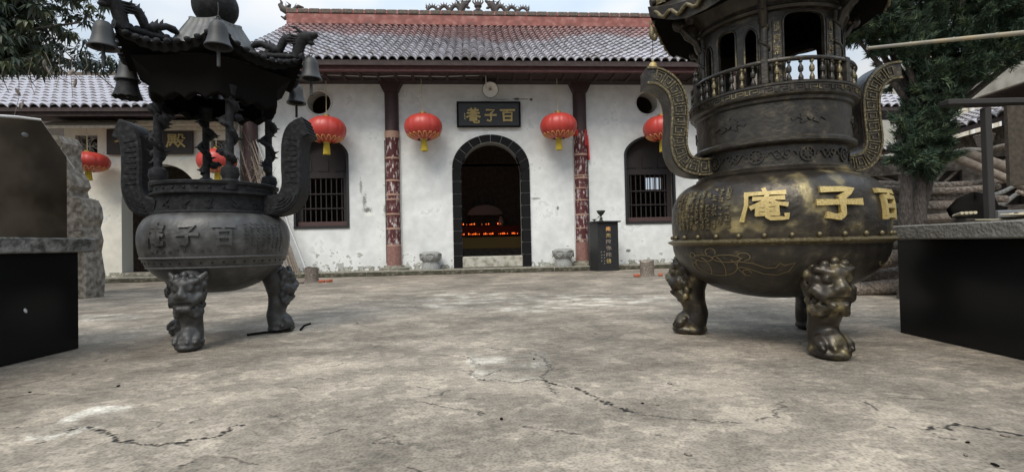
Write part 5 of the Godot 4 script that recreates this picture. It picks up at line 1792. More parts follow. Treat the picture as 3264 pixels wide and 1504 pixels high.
func build_iron_burner() -> void:
	var b := thing("iron_incense_burner", "black cast iron tripod incense burner with dragon columns and hexagonal roof", "incense burner", Vector3(-2.035, 0, -3.36), 0.04)
	var O := Vector3(-2.035, 0, -3.36)
	var I: Material = M.cast_iron
	var pr := [Vector2(0, 0.316), Vector2(0.12, 0.325), Vector2(0.24, 0.365), Vector2(0.33, 0.425), Vector2(0.395, 0.49), Vector2(0.43, 0.555), Vector2(0.447, 0.62), Vector2(0.453, 0.685), Vector2(0.446, 0.745), Vector2(0.425, 0.795), Vector2(0.395, 0.828), Vector2(0.362, 0.842), Vector2(0.34, 0.846)]
	var g := G.new()
	var fine := []
	for p in smooth_path(pr, 40):
		fine.append(p)
	g.lathe(fine, 64, Vector3.ZERO, 0, TAU, 60.0)
	var bowl := obj("bowl", g, M.cast_iron_worn, b)
	for y in [0.562, 0.50]:
		g = G.new()
		var r := prof_r(pr, y)
		g.lathe([Vector2(r - 0.004, y - 0.008), Vector2(r + 0.008, y - 0.003), Vector2(r + 0.009, y + 0.003), Vector2(r - 0.002, y + 0.008)], 64)
		obj("raised_line", g, M.iron_edge, bowl)
	g = G.new()
	g.ball(Vector3.ZERO, Vector3(0.008, 0.008, 0.006), Basis(), 8, 4)
	var stud := g.mesh()
	for k in 44:
		var az := TAU * k / 44.0
		put("stud", stud, I, bowl, Transform3D(Basis(Vector3.UP, az), pol(prof_r(pr, 0.531) + 0.001, az, 0.531)))
	for c in [["an", -14.0], ["zi", 10.5], ["bai", 35.0]]:
		g = G.new()
		write(g, c[0], 0, 0, 0.115, 0.13, 0.017, 0.014, bowl_map(pr, deg_to_rad(c[1] - 2.3), 0.703, 0.45), 2)
		obj("raised_character", g, M.cast_iron_worn, bowl)
	var rng := RandomNumberGenerator.new()
	rng.seed = 12
	g = G.new()
	for c in 8:
		for r in 9:
			var mp = bowl_map(pr, deg_to_rad(51 + c * 5.0 - 2.3), 0.77 - r * 0.022, 0.45)
			for k in 3:
				g.stroke([Vector2(rng.randf_range(-0.012, 0.0), rng.randf_range(-0.008, 0.008)), Vector2(rng.randf_range(0.002, 0.012), rng.randf_range(-0.008, 0.008))], 0.004, 0.005 + 0.0003 * k, mp)
	for c in 12:
		var mp = bowl_map(pr, deg_to_rad(-22 + c * 5.6), 0.605, 0.45)
		for k in 3:
			g.stroke([Vector2(rng.randf_range(-0.012, 0.0), rng.randf_range(-0.012, 0.012)), Vector2(rng.randf_range(0.002, 0.012), rng.randf_range(-0.012, 0.012))], 0.004, 0.005 + 0.0003 * k, mp)
	obj("small_inscription", g, M.cast_iron_worn, bowl)
	# neck and rim
	g = G.new()
	g.lathe([Vector2(0.362, 0.83), Vector2(0.366, 0.85), Vector2(0.356, 0.86), Vector2(0.356, 0.952), Vector2(0.372, 0.962)], 64)
	g.lathe([Vector2(0.372, 0.962), Vector2(0.384, 0.966), Vector2(0.384, 0.976), Vector2(0.371, 0.982), Vector2(0.371, 1.018), Vector2(0.383, 1.024), Vector2(0.386, 1.04), Vector2(0.376, 1.046), Vector2(0.345, 1.046), Vector2(0.335, 1.03), Vector2(0.335, 0.9)], 64)
	var neck := obj("neck", g, I, b)
	g = G.new()
	g.lathe([Vector2(0.34, 0.98), Vector2(0.2, 1.0), Vector2(0, 1.005)], 32)
	obj("ash_bed", g, M.ash, b)
	for k in 32:
		var az := TAU * k / 32.0
		put("stud", stud, I, neck, Transform3D(Basis(Vector3.UP, az).scaled_local(Vector3(1.15, 1.15, 1.15)), pol(0.372, az, 1.0)))
	for k in 16:
		g = G.new()
		var mp := func(u: float, v: float, h: float) -> Vector3: return pol(0.357 + h, TAU * k / 16.0 + u / 0.36, 0.9 + v)
		for q in 4:
			g.stroke([Vector2(rng.randf_range(-0.03, 0.0), rng.randf_range(-0.03, 0.03)), Vector2(rng.randf_range(0.0, 0.03), rng.randf_range(-0.03, 0.03))], 0.006, 0.005 + 0.0003 * q, mp)
		obj("relief_scroll", g, I, neck)
	# handles
	for s in [-1.0, 1.0]:
		var w := 1.0 if s > 0 else 0.98
		var path := smooth_path([Vector2(s * 0.35, 0.9), Vector2(s * 0.42, 0.903), Vector2(s * 0.495 * w, 0.935), Vector2(s * 0.535 * w, 1.03), Vector2(s * 0.535 * w, 1.18), Vector2(s * 0.54 * w, 1.32), Vector2(s * 0.568 * w, 1.405), Vector2(s * 0.636 * w, 1.44)], 40)
		var hd := obj("handle", band(path, 0.14, 0.17, 0.012), I, b)
		g = G.new()
		# stepped frets at the foot and ribs on the end
		for z in [-1.0, 1.0]:
			for k in 4:
				var e := 0.012 + 0.011 * k
				var q := []
				var L := int(10 - k)
				for i in range(3 + k, 13 - k):
					var t: Vector2 = (path[i + 1] - path[i - 1]).normalized()
					var nn = Vector2(-t.y, t.x) * s
					q.append(path[i] - nn * (0.045 - 0.02 * k))
				var mp := func(u: float, v: float, h: float) -> Vector3: return Vector3(u, v, z * (0.085 + h))
				g.stroke(q, 0.006, 0.006, mp)
			for k in 9:
				var i := 16 + k * 2
				var t: Vector2 = (path[i + 1] - path[i - 1]).normalized()
				var nn := Vector2(-t.y, t.x)
				g.stroke([path[i] - nn * 0.035, path[i] + nn * (0.005 if k % 2 else 0.035)], 0.006, 0.0055, func(u: float, v: float, h: float) -> Vector3: return Vector3(u, v, z * (0.085 + h)))
		var en: Vector2 = path[40]
		var tn: Vector2 = (path[40] - path[39]).normalized()
		var up := Vector2(-tn.y, tn.x)
		for k in 5:
			var c := en + up * (-0.054 + 0.027 * k)
			g.box(Vector3(c.x + tn.x * 0.002, c.y + tn.y * 0.002, 0), Vector3(0.01, 0.008, 0.14), Basis(Vector3.BACK, tn.angle()))
		obj("handle_relief", g, I, hd)
	# columns with coiled dragons
	for k in 4:
		var az := deg_to_rad(41.0 + 90.0 * k)
		var at := pol(0.335, az, 0)
		g = G.new()
		g.lathe([Vector2(0.05, 0.99), Vector2(0.055, 1.045), Vector2(0.045, 1.06), Vector2(0.056, 1.09), Vector2(0.05, 1.13), Vector2(0.024, 1.15), Vector2(0.024, 1.56), Vector2(0.045, 1.6), Vector2(0.05, 1.66)], 14, at)
		var c := obj("column", g, I, b)
		g = G.new()
		var pts := []
		var rad := []
		for i in 61:
			var t := i / 60.0
			var a := t * TAU * 2.3 + k
			var rr := 0.026 + 0.012 * sin(t * 23.0 + k * 2)
			pts.append(at + Vector3(rr * cos(a), 1.17 + 0.42 * t, rr * sin(a)))
			rad.append(0.023 * (0.75 + 0.4 * absf(sin(t * 17.0 + k))))
		g.tube(pts, rad, 7)
		for i in range(2, 60, 3):
			var p: Vector3 = pts[i]
			var d := (p - at)
			d.y = 0
			g.cone(p, p + d.normalized() * rng.randf_range(0.035, 0.062) + Vector3(0, rng.randf_range(-0.02, 0.025), 0), 0.016, 5)
		for hh in [1.24, 1.47]:
			var a := rng.randf() * TAU
			var p := at + Vector3(0.05 * cos(a), hh, 0.05 * sin(a))
			g.ball(p, Vector3(0.032, 0.03, 0.032), Basis(), 8, 6)
			g.tube([p, p + Vector3(0.03 * cos(a), 0.012, 0.03 * sin(a)), p + Vector3(0.05 * cos(a), 0.0, 0.05 * sin(a))], [0.022, 0.018, 0.008], 6)
			for q in 3:
				g.cone(p, p + Vector3(0.05 * cos(a + q - 1), 0.03 - 0.025 * q, 0.05 * sin(a + q - 1)), 0.012, 4)
		obj("coiled_dragon", g, I, c)
	# frieze, roof
	var c0 := deg_to_rad(30.0)
	g = G.new()
	var rows := []
	for q in [[0.30, 1.60], [0.345, 1.585], [0.37, 1.60], [0.37, 1.72], [0.46, 1.79]]:
		var row := PackedVector3Array()
		for j in 73:
			var az := c0 + TAU * j / 72.0
			var u := hex_u(az, c0)
			row.append(pol(hex_r(q[0] * 1.12, az, c0), az, q[1] - (0.035 * (1.0 - absf(sin(u * PI * 1.5))) if q[1] < 1.61 else 0.0)))
		rows.append(row)
	g.grid(rows, true)
	obj("frieze", g, M.soot, b)  # shade under the roof put into the frieze colour
	var rf := hex_roof(0.575, 1.93, 0.09, 0.26, 1.935, c0, 0.055)
	var roof := obj("roof", rf[0], I, b)
	obj("eave_rim", rf[1], M.soot, roof)  # rim darkened too, as painted shade
	obj("roof_underside", rf[2], M.soot, roof)  # near-black colour stands in for the unlit underside
	for k in 6:
		var az := c0 + k * PI / 3
		g = G.new()
		var pts := []
		for i in 9:
			var t := i / 8.0
			pts.append(pol(lerpf(0.6, 0.27, t), az, lerpf(1.935, 1.95, pow(t, 1.5)) + 0.012))
		g.tube(pts, [0.03, 0.026, 0.022, 0.022, 0.022, 0.022, 0.022, 0.022, 0.022], 8)
		for i in range(1, 8):
			g.ball(pts[i] + Vector3(0, 0.016, 0), Vector3(0.02, 0.016, 0.02), Basis(), 8, 5)
		obj("hip_ridge", g, I, roof)
		if k > 0:
			obj("corner_dragon", corner_dragon(), I, roof, Transform3D(Basis(Vector3.UP, az), pol(0.575, az, 1.955)))
		g = G.new()
		for i in range(1, 10):
			var t := i / 10.0
			var p0 := pol(0.6, az, 0)
			var p1 := pol(0.6, az + PI / 3, 0)
			var p := p0.lerp(p1, t)
			var u := absf(t * 2.0 - 1.0)
			p.y = 1.93 - 0.09 * (1.0 - pow(u, 2.4)) + 0.006
			g.ball(p * Vector3(0.985, 1, 0.985), Vector3(0.021, 0.017, 0.021), Basis(), 8, 5)
		obj("eave_tiles", g, I, roof)
	g = G.new()
	rows = []
	for q in [[0.29, 1.915], [0.27, 1.975], [0.22, 2.06], [0.175, 2.135], [0.18, 2.15], [0.165, 2.16], [0.06, 2.165]]:
		var row := PackedVector3Array()
		for j in 97:
			var az := c0 + TAU * j / 96.0
			var fl: float = 1.0 + (0.03 * absf(sin(az * 15.0)) if q[1] < 2.15 else 0.0)
			row.append(pol(hex_r(q[0], az, c0) * fl, az, q[1] + 0.01 * pow(hex_u(az, c0), 3.0)))
		rows.append(row)
	g.grid(rows, true)
	obj("cap_roof", g, M.cast_iron_worn, roof)
	g = G.new()
	g.lathe([Vector2(0.07, 2.15), Vector2(0.05, 2.17), Vector2(0.06, 2.185)], 24)
	g.ball(Vector3(0, 2.3, 0), Vector3(0.145, 0.145, 0.145), Basis(), 32, 20)
	g.cone(Vector3(0, 2.46, 0), Vector3(0, 2.6, 0), 0.03, 10)
	obj("finial_ball", g, I, roof)
	# legs
	var leg := lion_leg(1)
	for k in 3:
		var az := deg_to_rad([8.0, -113.0, 121.0][k] - 2.3)
		put("leg", leg, M.iron_leg, b, Transform3D(Basis(Vector3.UP, az).scaled_local(Vector3(0.82, 0.95, 0.85)), pol(0.385, az, 0.005)))
	# bells under the corners
	var txt := ["iron bell hanging at the burner's near corner, before the fluted cap", "iron bell at the right corner of the iron burner's roof", "iron bell at the rear right corner of the iron burner's roof, above the handle", "iron bell at the far back corner of the iron burner's roof", "iron bell with scalloped skirt under the rear left corner of the iron burner's roof", "iron bell at the left corner of the burner's roof, against the leafy tree"]
	for k in 6:
		var az := c0 + k * PI / 3 + 0.04
		var be := make_bell("iron_bell", txt[k], M.bell_iron, O + pol(0.6 if k in [3, 4] else 0.65, az, 1.945), 0.95)
		be.set_meta("group", "bells of the iron burner")
		if k == 4:
			g = G.new()
			rows = []
			for i in 4:
				var row := PackedVector3Array()
				for j in 49:
					var a := TAU * j / 48.0
					row.append(pol(0.06 + 0.032 * pow(i / 3.0, 1.6), a, -0.16 - 0.045 * i + (0.008 * absf(sin(a * 6.0)) if i == 3 else 0.0)))
				rows.append(row)
			rows.reverse()
			g.grid(rows, true)
			obj("skirt", g, M.cast_iron, be)

func build_bronze_burner() -> void:
	var O := Vector3(1.578, 0, -2.94)
	var b := thing("bronze_incense_burner", "large dark bronze tripod incense burner with gilt characters and balustraded pavilion", "incense burner", O, 0.0)
	var Z: Material = M.bronze
	var D: Material = M.dark_bronze
	var lowp := []
	for i in 15:
		var a := PI / 2 * i / 14.0
		lowp.append(Vector2(0.576 * sin(a), 0.572 - 0.322 * cos(a)))
	var up := [Vector2(0.572, 0.595), Vector2(0.577, 0.66), Vector2(0.578, 0.72), Vector2(0.574, 0.78), Vector2(0.56, 0.835), Vector2(0.535, 0.88), Vector2(0.5, 0.915), Vector2(0.455, 0.94), Vector2(0.42, 0.952)]
	var upf := smooth_path(up, 24)
	var g := G.new()
	g.lathe(lowp, 72, Vector3.ZERO, 0, TAU, 60)
	var low := obj("lower_bowl", g, D, b)
	g = G.new()
	g.lathe(upf, 72, Vector3.ZERO, 0, TAU, 60)
	g.lathe([Vector2(0.42, 0.952), Vector2(0.425, 0.965), Vector2(0.41, 0.972), Vector2(0.412, 0.985), Vector2(0.392, 0.992)], 72)
	var bowl := obj("bowl", g, Z, b)
	g = G.new()
	g.lathe([Vector2(0.57, 0.565), Vector2(0.604, 0.584), Vector2(0.606, 0.59), Vector2(0.575, 0.603)], 72)
	obj("flange", g, M.gilt, b)
	g = G.new()
	g.lathe([Vector2(0, 0.02), Vector2(0.006, 0.018), Vector2(0.0105, 0.01), Vector2(0.011, 0.0)], 10)
	var st := G.new()
	st.ball(Vector3(0, 0, 0.004), Vector3(0.0125, 0.0125, 0.012), Basis(), 10, 6)
	var sm := st.mesh()
	for k in 30:
		var az := TAU * (k + 0.35) / 30.0
		put("stud", sm, M.gilt, bowl, Transform3D(Basis(Vector3.UP, az), pol(0.575, az, 0.618)))
	for c in [["an", -31.5, 0.2, 0.158], ["zi", 2.0, 0.205, 0.16], ["bai", 36.0, 0.2, 0.155]]:
		g = G.new()
		write(g, c[0], 0, 0, c[2], c[3], 0.027 if c[0] == "zi" else 0.021 if c[0] == "bai" else 0.019, 0.02, bowl_map(upf, deg_to_rad(c[1]), 0.772, 0.576), 3)
		obj("gilt_character", g, M.gold_paint, bowl)
	var rng := RandomNumberGenerator.new()
	rng.seed = 31
	g = G.new()
	for c in 11:
		for r in 13:
			if rng.randf() < 0.12:
				continue
			var mp = bowl_map(upf, deg_to_rad(-88 + c * 3.9), 0.872 - r * 0.017, 0.576)
			for k in 4:
				if rng.randf() < 0.5:
					var y := rng.randf_range(-0.007, 0.007)
					g.stroke([Vector2(rng.randf_range(-0.015, -0.004), y), Vector2(rng.randf_range(0.004, 0.015), y + rng.randf_range(-0.002, 0.002))], 0.0032, 0.005 + 0.0003 * k, mp)
				else:
					var x := rng.randf_range(-0.012, 0.012)
					g.stroke([Vector2(x, rng.randf_range(0.002, 0.008)), Vector2(x + rng.randf_range(-0.005, 0.005), rng.randf_range(-0.008, -0.002))], 0.0032, 0.005 + 0.0003 * k, mp)
	obj("inscription", g, M.gilt, bowl)
	# incised turtle and cloud band on the lower bowl
	g = G.new()
	var mp2 = bowl_map(lowp, deg_to_rad(-58.0), 0.465, 0.54)
	var ell := func(cx: float, cy: float, rx: float, ry: float, a0: float, a1: float) -> Array:
		return range(17).map(func(i): return Vector2(cx + rx * cos(lerpf(a0, a1, i / 16.0)), cy + ry * sin(lerpf(a0, a1, i / 16.0))))
	for l in [ell.call(-0.08, 0.035, 0.065, 0.018, 0, TAU), ell.call(0.06, 0.035, 0.075, 0.02, 0, TAU), ell.call(-0.02, -0.005, 0.13, 0.055, 2.6, 6.9), ell.call(-0.14, -0.01, 0.09, 0.06, -0.9, 0.9), ell.call(-0.02, -0.01, 0.06, 0.06, -1.0, 1.0), ell.call(0.19, -0.005, 0.08, 0.055, 2.2, 4.0), ell.call(-0.15, 0.05, 0.02, 0.015, 0, 5), ell.call(-0.02, 0.07, 0.03, 0.02, -0.6, 3.8), ell.call(0.15, 0.045, 0.03, 0.02, -1.5, 2.8), ell.call(0.15, -0.04, 0.022, 0.016, 0, 5.2), ell.call(-0.16, -0.02, 0.028, 0.03, 0.5, 4.2),
			[Vector2(0.12, 0.02), Vector2(0.19, 0.01), Vector2(0.25, -0.014), Vector2(0.29, -0.012), Vector2(0.31, 0.012), Vector2(0.33, 0.0), Vector2(0.375, 0.012), Vector2(0.35, -0.03), Vector2(0.3, -0.05), Vector2(0.23, -0.045), Vector2(0.17, -0.02), Vector2(0.12, -0.01)]]:
		g.stroke(l, 0.0042, 0.004, mp2)
	obj("line_relief", g, M.brass_line, low)
	g = G.new()
	var mp3 = bowl_map(lowp, deg_to_rad(44.0), 0.475, 0.54)
	g.stroke(ell.call(-0.03, 0.0, 0.07, 0.025, 3.4, 6.0), 0.0042, 0.004, mp3)
	g.stroke(ell.call(0.08, 0.02, 0.06, 0.03, 3.4, 6.0), 0.0042, 0.004, mp3)
	obj("line_relief", g, M.brass_line, low)
	# neck with wheels and scrolls
	g = G.new()
	g.lathe([Vector2(0.392, 0.99), Vector2(0.39, 1.0), Vector2(0.39, 1.095), Vector2(0.4, 1.102)], 64)
	var neck := obj("neck", g, D, b)
	for k in 10:
		var az := deg_to_rad(-38.0 + 36.0 * k)
		g = G.new()
		var mp := func(u: float, v: float, h: float) -> Vector3: return pol(0.391 + h, az + u / 0.39, 1.045 + v)
		g.stroke(ell.call(0, 0, 0.036, 0.036, 0, TAU), 0.007, 0.008, mp)
		for q in 4:
			var a := q * PI / 4
			g.stroke([Vector2(0.034 * cos(a), 0.034 * sin(a)), Vector2(-0.034 * cos(a), -0.034 * sin(a))], 0.005, 0.005 + 0.0004 * q, mp)
		g.stroke(ell.call(0, 0, 0.016, 0.016, 0, TAU), 0.005, 0.0075, mp)
		obj("wheel_medallion", g, D, neck)
		g = G.new()
		for s in [-1.0, 1.0]:
			g.stroke(range(12).map(func(i): return Vector2(s * (0.05 + 0.007 * i), 0.02 * sin(i * 0.6))), 0.006, 0.0065, mp)
			g.stroke(ell.call(s * 0.095, 0.012, 0.014, 0.014, 0, 5.0), 0.005, 0.007, mp)
		obj("scroll_relief", g, D, neck)
	# drum
	g = G.new()
	g.lathe([Vector2(0.385, 1.098), Vector2(0.428, 1.106), Vector2(0.436, 1.115), Vector2(0.436, 1.13), Vector2(0.424, 1.14), Vector2(0.414, 1.146)], 72)
	obj("drum_flange", g, M.dark_bronze, b)
	g = G.new()
	g.lathe([Vector2(0.414, 1.146), Vector2(0.412, 1.24), Vector2(0.414, 1.325)], 72)
	var drum := obj("drum", g, D, b)
	for az_d in [-57.0, -1.0, 57.0, 117.0, 180.0, -117.0]:
		g = G.new()
		var az := deg_to_rad(az_d)
		var mp := func(u: float, v: float, h: float) -> Vector3: return pol(0.413 + h, az + u / 0.41, 1.238 + v)
		for k in 7:
			var a := -0.5 + k * (PI + 1.0) / 6.0
			var c := Vector2(cos(a) * 0.034, sin(a) * 0.024)
			g.stroke([Vector2(0, -0.01), c * 0.6 + Vector2(0, 0.006), c * 1.25], 0.017, 0.006 + 0.0008 * (k % 3), mp)
		for s in [-1.0, 1.0]:
			g.stroke([Vector2(s * 0.03, -0.012), Vector2(s * 0.06, 0.0), Vector2(s * 0.085, -0.012)], 0.012, 0.005, mp)
			g.stroke([Vector2(s * 0.02, -0.02), Vector2(s * 0.045, -0.03)], 0.01, 0.0056, mp)
		obj("lotus_relief", g, D, drum)
	g = G.new()
	g.lathe([Vector2(0.414, 1.322), Vector2(0.426, 1.33), Vector2(0.428, 1.345), Vector2(0.447, 1.355), Vector2(0.45, 1.365)], 72)
	g.lathe([Vector2(0.45, 1.365), Vector2(0.45, 1.4), Vector2(0.456, 1.404), Vector2(0.456, 1.414), Vector2(0.446, 1.418), Vector2(0.38, 1.42), Vector2(0.0, 1.42)], 72)
	var deck := obj("gallery_deck", g, D, b)
	g = G.new()
	for k in 40:
		var mp := func(u: float, v: float, h: float) -> Vector3: return pol(0.4505 + h, TAU * k / 40.0 + u / 0.45, 1.382 + v)
		g.stroke([Vector2(-0.026, -0.011), Vector2(-0.026, 0.011), Vector2(0.012, 0.011), Vector2(0.012, -0.004), Vector2(-0.01, -0.004)], 0.0042, 0.004, mp)
		g.stroke([Vector2(0.022, 0.011), Vector2(0.022, -0.011), Vector2(0.034, -0.011)], 0.0042, 0.0044, mp)
	obj("meander_relief", g, Z, deck)
	# balustrade
	g = G.new()
	g.lathe([Vector2(0.42, 1.528), Vector2(0.442, 1.528), Vector2(0.446, 1.536), Vector2(0.442, 1.546), Vector2(0.42, 1.546), Vector2(0.42, 1.528)], 72)
	var rail := obj("balustrade_rail", g, D, b)
	g = G.new()
	g.lathe([Vector2(0.008, 0.0), Vector2(0.012, 0.006), Vector2(0.013, 0.02), Vector2(0.008, 0.032), Vector2(0.005, 0.045), Vector2(0.011, 0.05), Vector2(0.0135, 0.06), Vector2(0.0125, 0.075), Vector2(0.006, 0.085), Vector2(0.005, 0.095), Vector2(0.01, 0.1), Vector2(0.01, 0.112)], 10)
	var bm := g.mesh()
	for k in 48:
		if k % 8 == 4:
			continue
		var az := TAU * k / 48.0
		put("baluster", bm, M.gilt if k % 3 == 0 else D, rail, Transform3D(Basis(), pol(0.431, az, 1.417)))
	for k in 6:
		var az := deg_to_rad(30.0 + 60.0 * k)
		g = G.new()
		g.box(pol(0.433, az, 1.485), Vector3(0.034, 0.135, 0.03), Basis(Vector3.UP, az), 0.004)
		var post := obj("newel_post", g, D, rail)
		if k in [1, 2, 3, 4]:
			g = G.new()
			g.lathe([Vector2(0.014, 1.546), Vector2(0.022, 1.556), Vector2(0.024, 1.57), Vector2(0.016, 1.588), Vector2(0.009, 1.594), Vector2(0.017, 1.605), Vector2(0.016, 1.616), Vector2(0.006, 1.63), Vector2(0.004, 1.642), Vector2(0.008, 1.65), Vector2(0, 1.655)], 14, pol(0.433, az, 0))
			obj("gourd_finial", g, D, post)
	# pavilion wall with its openings
	g = G.new()
	var ops := []
	for f in 6:
		var a0 := deg_to_rad(-30.0 + 60.0 * f)
		if f % 2 == 0:
			ops.append({"t": "arch", "a": a0 + deg_to_rad(13.5), "b": a0 + deg_to_rad(46.5), "y0": 1.44, "sp": 1.745, "rise": 0.06, "p": 3.2})
		else:
			ops.append({"t": "arch", "a": a0 + deg_to_rad(5), "b": a0 + deg_to_rad(14.5), "y0": 1.44, "sp": 1.70, "rise": 0.05, "p": 1.6})
			ops.append({"t": "arch", "a": a0 + deg_to_rad(21.5), "b": a0 + deg_to_rad(38.5), "y0": 1.44, "sp": 1.73, "rise": 0.045, "p": 3.0})
			ops.append({"t": "arch", "a": a0 + deg_to_rad(45.5), "b": a0 + deg_to_rad(55), "y0": 1.44, "sp": 1.70, "rise": 0.05, "p": 1.6})
	wall(g, deg_to_rad(-30), deg_to_rad(330), 1.42, 1.84, 0.018, ops, func(s: float, y: float, d: float) -> Vector3: return pol(0.387 + d, s, y))
	var pav := obj("pavilion_wall", g, D, b)
	for f in 6:
		var az := deg_to_rad(-30.0 + 60.0 * f)
		g = G.new()
		g.lathe([Vector2(0.026, 1.42), Vector2(0.026, 1.45), Vector2(0.021, 1.455), Vector2(0.021, 1.83)], 14, pol(0.39, az, 0))
		var pts := []
		for i in 40:
			var t := i / 39.0
			pts.append(pol(0.39, az, 1.5 + 0.28 * t) + Vector3(0.021 * cos(t * 16.0), 0, 0.021 * sin(t * 16.0)))
		g.tube(pts, range(40).map(func(i): return 0.006 + 0.004 * absf(sin(i * 0.7))), 6)
		obj("pavilion_column", g, D, pav)
		if f % 2 == 0:
			for q in [9.0, 51.5]:
				var a1 := az + deg_to_rad(q)
				g = G.new()
				g.box(pol(0.389, a1, 1.6), Vector3(0.046, 0.34, 0.012), Basis(Vector3.UP, a1), 0.003)
				var pan := obj("couplet_panel", g, D, pav)
				g = G.new()
				for k in 5:
					var mp := func(u: float, v: float, h: float) -> Vector3: return pol(0.395 + h, a1 + u / 0.39, 1.73 - 0.063 * k + v)
					var ch: String = ["nan", "wu", "a", "mi", "fo"][k] if q > 30 else ["fo", "a", "nan", "tuo", "mi"][k]
					write(g, ch, 0, 0, 0.028, 0.046, 0.0042, 0.003, mp)
				obj("panel_characters", g, M.gilt, pan)
		# gilt edges of the openings
	for o in ops:
		g = G.new()
		var q := [Vector2(o.a, o.y0)]
		for i in 13:
			var s := lerpf(o.a, o.b, 0.5 - 0.5 * cos(PI * i / 12.0))
			q.append(Vector2(s, op_hi(o, s)))
		q.append(Vector2(o.b, o.y0))
		g.tube(q.map(func(p): return pol(0.389, p.x, p.y)), 0.0055, 5)
		obj("opening_edge", g, Z, pav)
	g = G.new()
	g.lathe([Vector2(0.38, 1.815), Vector2(0.41, 1.82), Vector2(0.416, 1.835), Vector2(0.405, 1.845), Vector2(0.405, 1.86), Vector2(0.418, 1.87), Vector2(0.47, 1.95), Vector2(0.49, 1.96)], 72)
	obj("upper_frieze", g, D, b)
	for k in 6:
		var az := deg_to_rad(30.0 + 60.0 * k)
		g = G.new()
		g.tube([Vector3(0, 1.74, 0.405), Vector3(0, 1.80, 0.43), Vector3(0, 1.86, 0.49), Vector3(0, 1.93, 0.56)], [0.018, 0.022, 0.022, 0.012], 7)
		g.ball(Vector3(0, 1.86, 0.46), Vector3(0.022, 0.055, 0.05))
		g.ball(Vector3(0, 1.91, 0.53), Vector3(0.024, 0.04, 0.045))
		g.tube([Vector3(0, 1.8, 0.43), Vector3(0, 1.83, 0.49), Vector3(0, 1.88, 0.53)], [0.012, 0.012, 0.004], 6)
		for s in [-1.0, 1.0]:
			g.ball(Vector3(s * 0.02, 1.9, 0.52), Vector3.ONE * 0.014, Basis(), 8, 5)
		obj("corner_bracket", g, D, b, Transform3D(Basis(Vector3.UP, az), Vector3.ZERO))
	# roof
	var c0 := deg_to_rad(30.0)
	var rf := hex_roof(0.685, 2.03, 0.075, 0.28, 2.25, c0, 0.095, 0.0)
	var roof := obj("roof", rf[0], D, b)
	obj("eave_fascia", rf[1], M.bronze, roof)
	obj("roof_underside", rf[2], M.soot, roof)  # same shade-dark colour as under the iron roof
	for k in 6:
		var az := c0 + k * PI / 3
		g = G.new()
		var pts := []
		for i in 31:
			var t := 0.04 + 0.92 * i / 30.0
			var p := pol(0.685 * 1.015, az, 0).lerp(pol(0.685 * 1.015, az + PI / 3, 0), t)
			var u := absf(t * 2.0 - 1.0)
			p.y = 2.03 - 0.075 * (1.0 - pow(u, 2.4)) - 0.045 + 0.018 * sin(t * 38.0)
			pts.append(p)
		g.tube(pts, 0.012, 6)
		obj("fascia_relief", g, M.gilt, roof)
		g = G.new()
		var q := []
		for i in 7:
			var t := i / 6.0
			q.append(pol(lerpf(0.7, 0.3, t), az, lerpf(2.04, 2.26, pow(t, 1.4)) + 0.014))
		g.tube(q, 0.025, 8)
		obj("hip_ridge", g, D, roof)
		obj("corner_dragon", corner_dragon(), M.gilt, roof, Transform3D(Basis(Vector3.UP, az), pol(0.67, az, 2.06)))
	g = G.new()
	g.lathe([Vector2(0.28, 2.24), Vector2(0.2, 2.33), Vector2(0.12, 2.4), Vector2(0.14, 2.42), Vector2(0.06, 2.45), Vector2(0.1, 2.52), Vector2(0.08, 2.6), Vector2(0.02, 2.66), Vector2(0, 2.75)], 32)
	obj("finial", g, D, roof)
	# handles
	for s in [-1.0, 1.0]:
		var path := smooth_path([Vector2(s * 0.385, 1.035), Vector2(s * 0.46, 1.035), Vector2(s * 0.54, 1.065), Vector2(s * 0.578, 1.16), Vector2(s * 0.57, 1.3), Vector2(s * 0.57, 1.42), Vector2(s * 0.605, 1.515), Vector2(s * 0.68, 1.575), Vector2(s * 0.755, 1.585)], 44)
		var hd := obj("handle", band(path, 0.108, 0.15, 0.01), D, b)
		g = G.new()
		meander(g, path, 0.106, 0.075, 1.0, s < 0)
		obj("meander_relief", g, M.gilt, hd)
		g = G.new()
		meander(g, path, 0.106, -0.075, -1.0, s < 0)
		obj("meander_relief", g, M.gilt, hd)
	var leg := lion_leg(0)
	for k in 3:
		var az := deg_to_rad([0.0, -117.0, 127.0][k])
		put("leg", leg, Z if k != 2 else D, b, Transform3D(Basis(Vector3.UP, az).scaled_local(Vector3(0.98, 1.0, 1.0)), pol(0.485, az, 0.005)))
	# the little brass bell over the left handle
	var be := make_bell("brass_bell", "small brass bell hanging above the left handle of the bronze burner", M.gold_paint, O + pol(0.69, deg_to_rad(-92), 1.70), 0.5)
	g = G.new()
	g.tube([Vector3(0, 0.1, 0), Vector3(0.004, 0.3, 0), Vector3(0, 0.48, 0)], 0.004, 5)
	obj("chain", g, M.cast_iron, be)
	g = G.new()
	g.lathe([Vector2(0, -0.16), Vector2(0.03, -0.18), Vector2(0.034, -0.21), Vector2(0.02, -0.235), Vector2(0, -0.24)], 12)
	obj("clapper_ball", g, M.gold_paint, be)
	g = G.new()
	g.ball(Vector3(0, 0.36, 0), Vector3(0.04, 0.09, 0.03))
	g.ball(Vector3(0.03, 0.3, 0.01), Vector3(0.03, 0.05, 0.03))
	g.cone(Vector3(0, 0.42, 0), Vector3(-0.04, 0.52, 0.0), 0.02, 6)
	obj("knot_ornament", g, M.gilt, be)

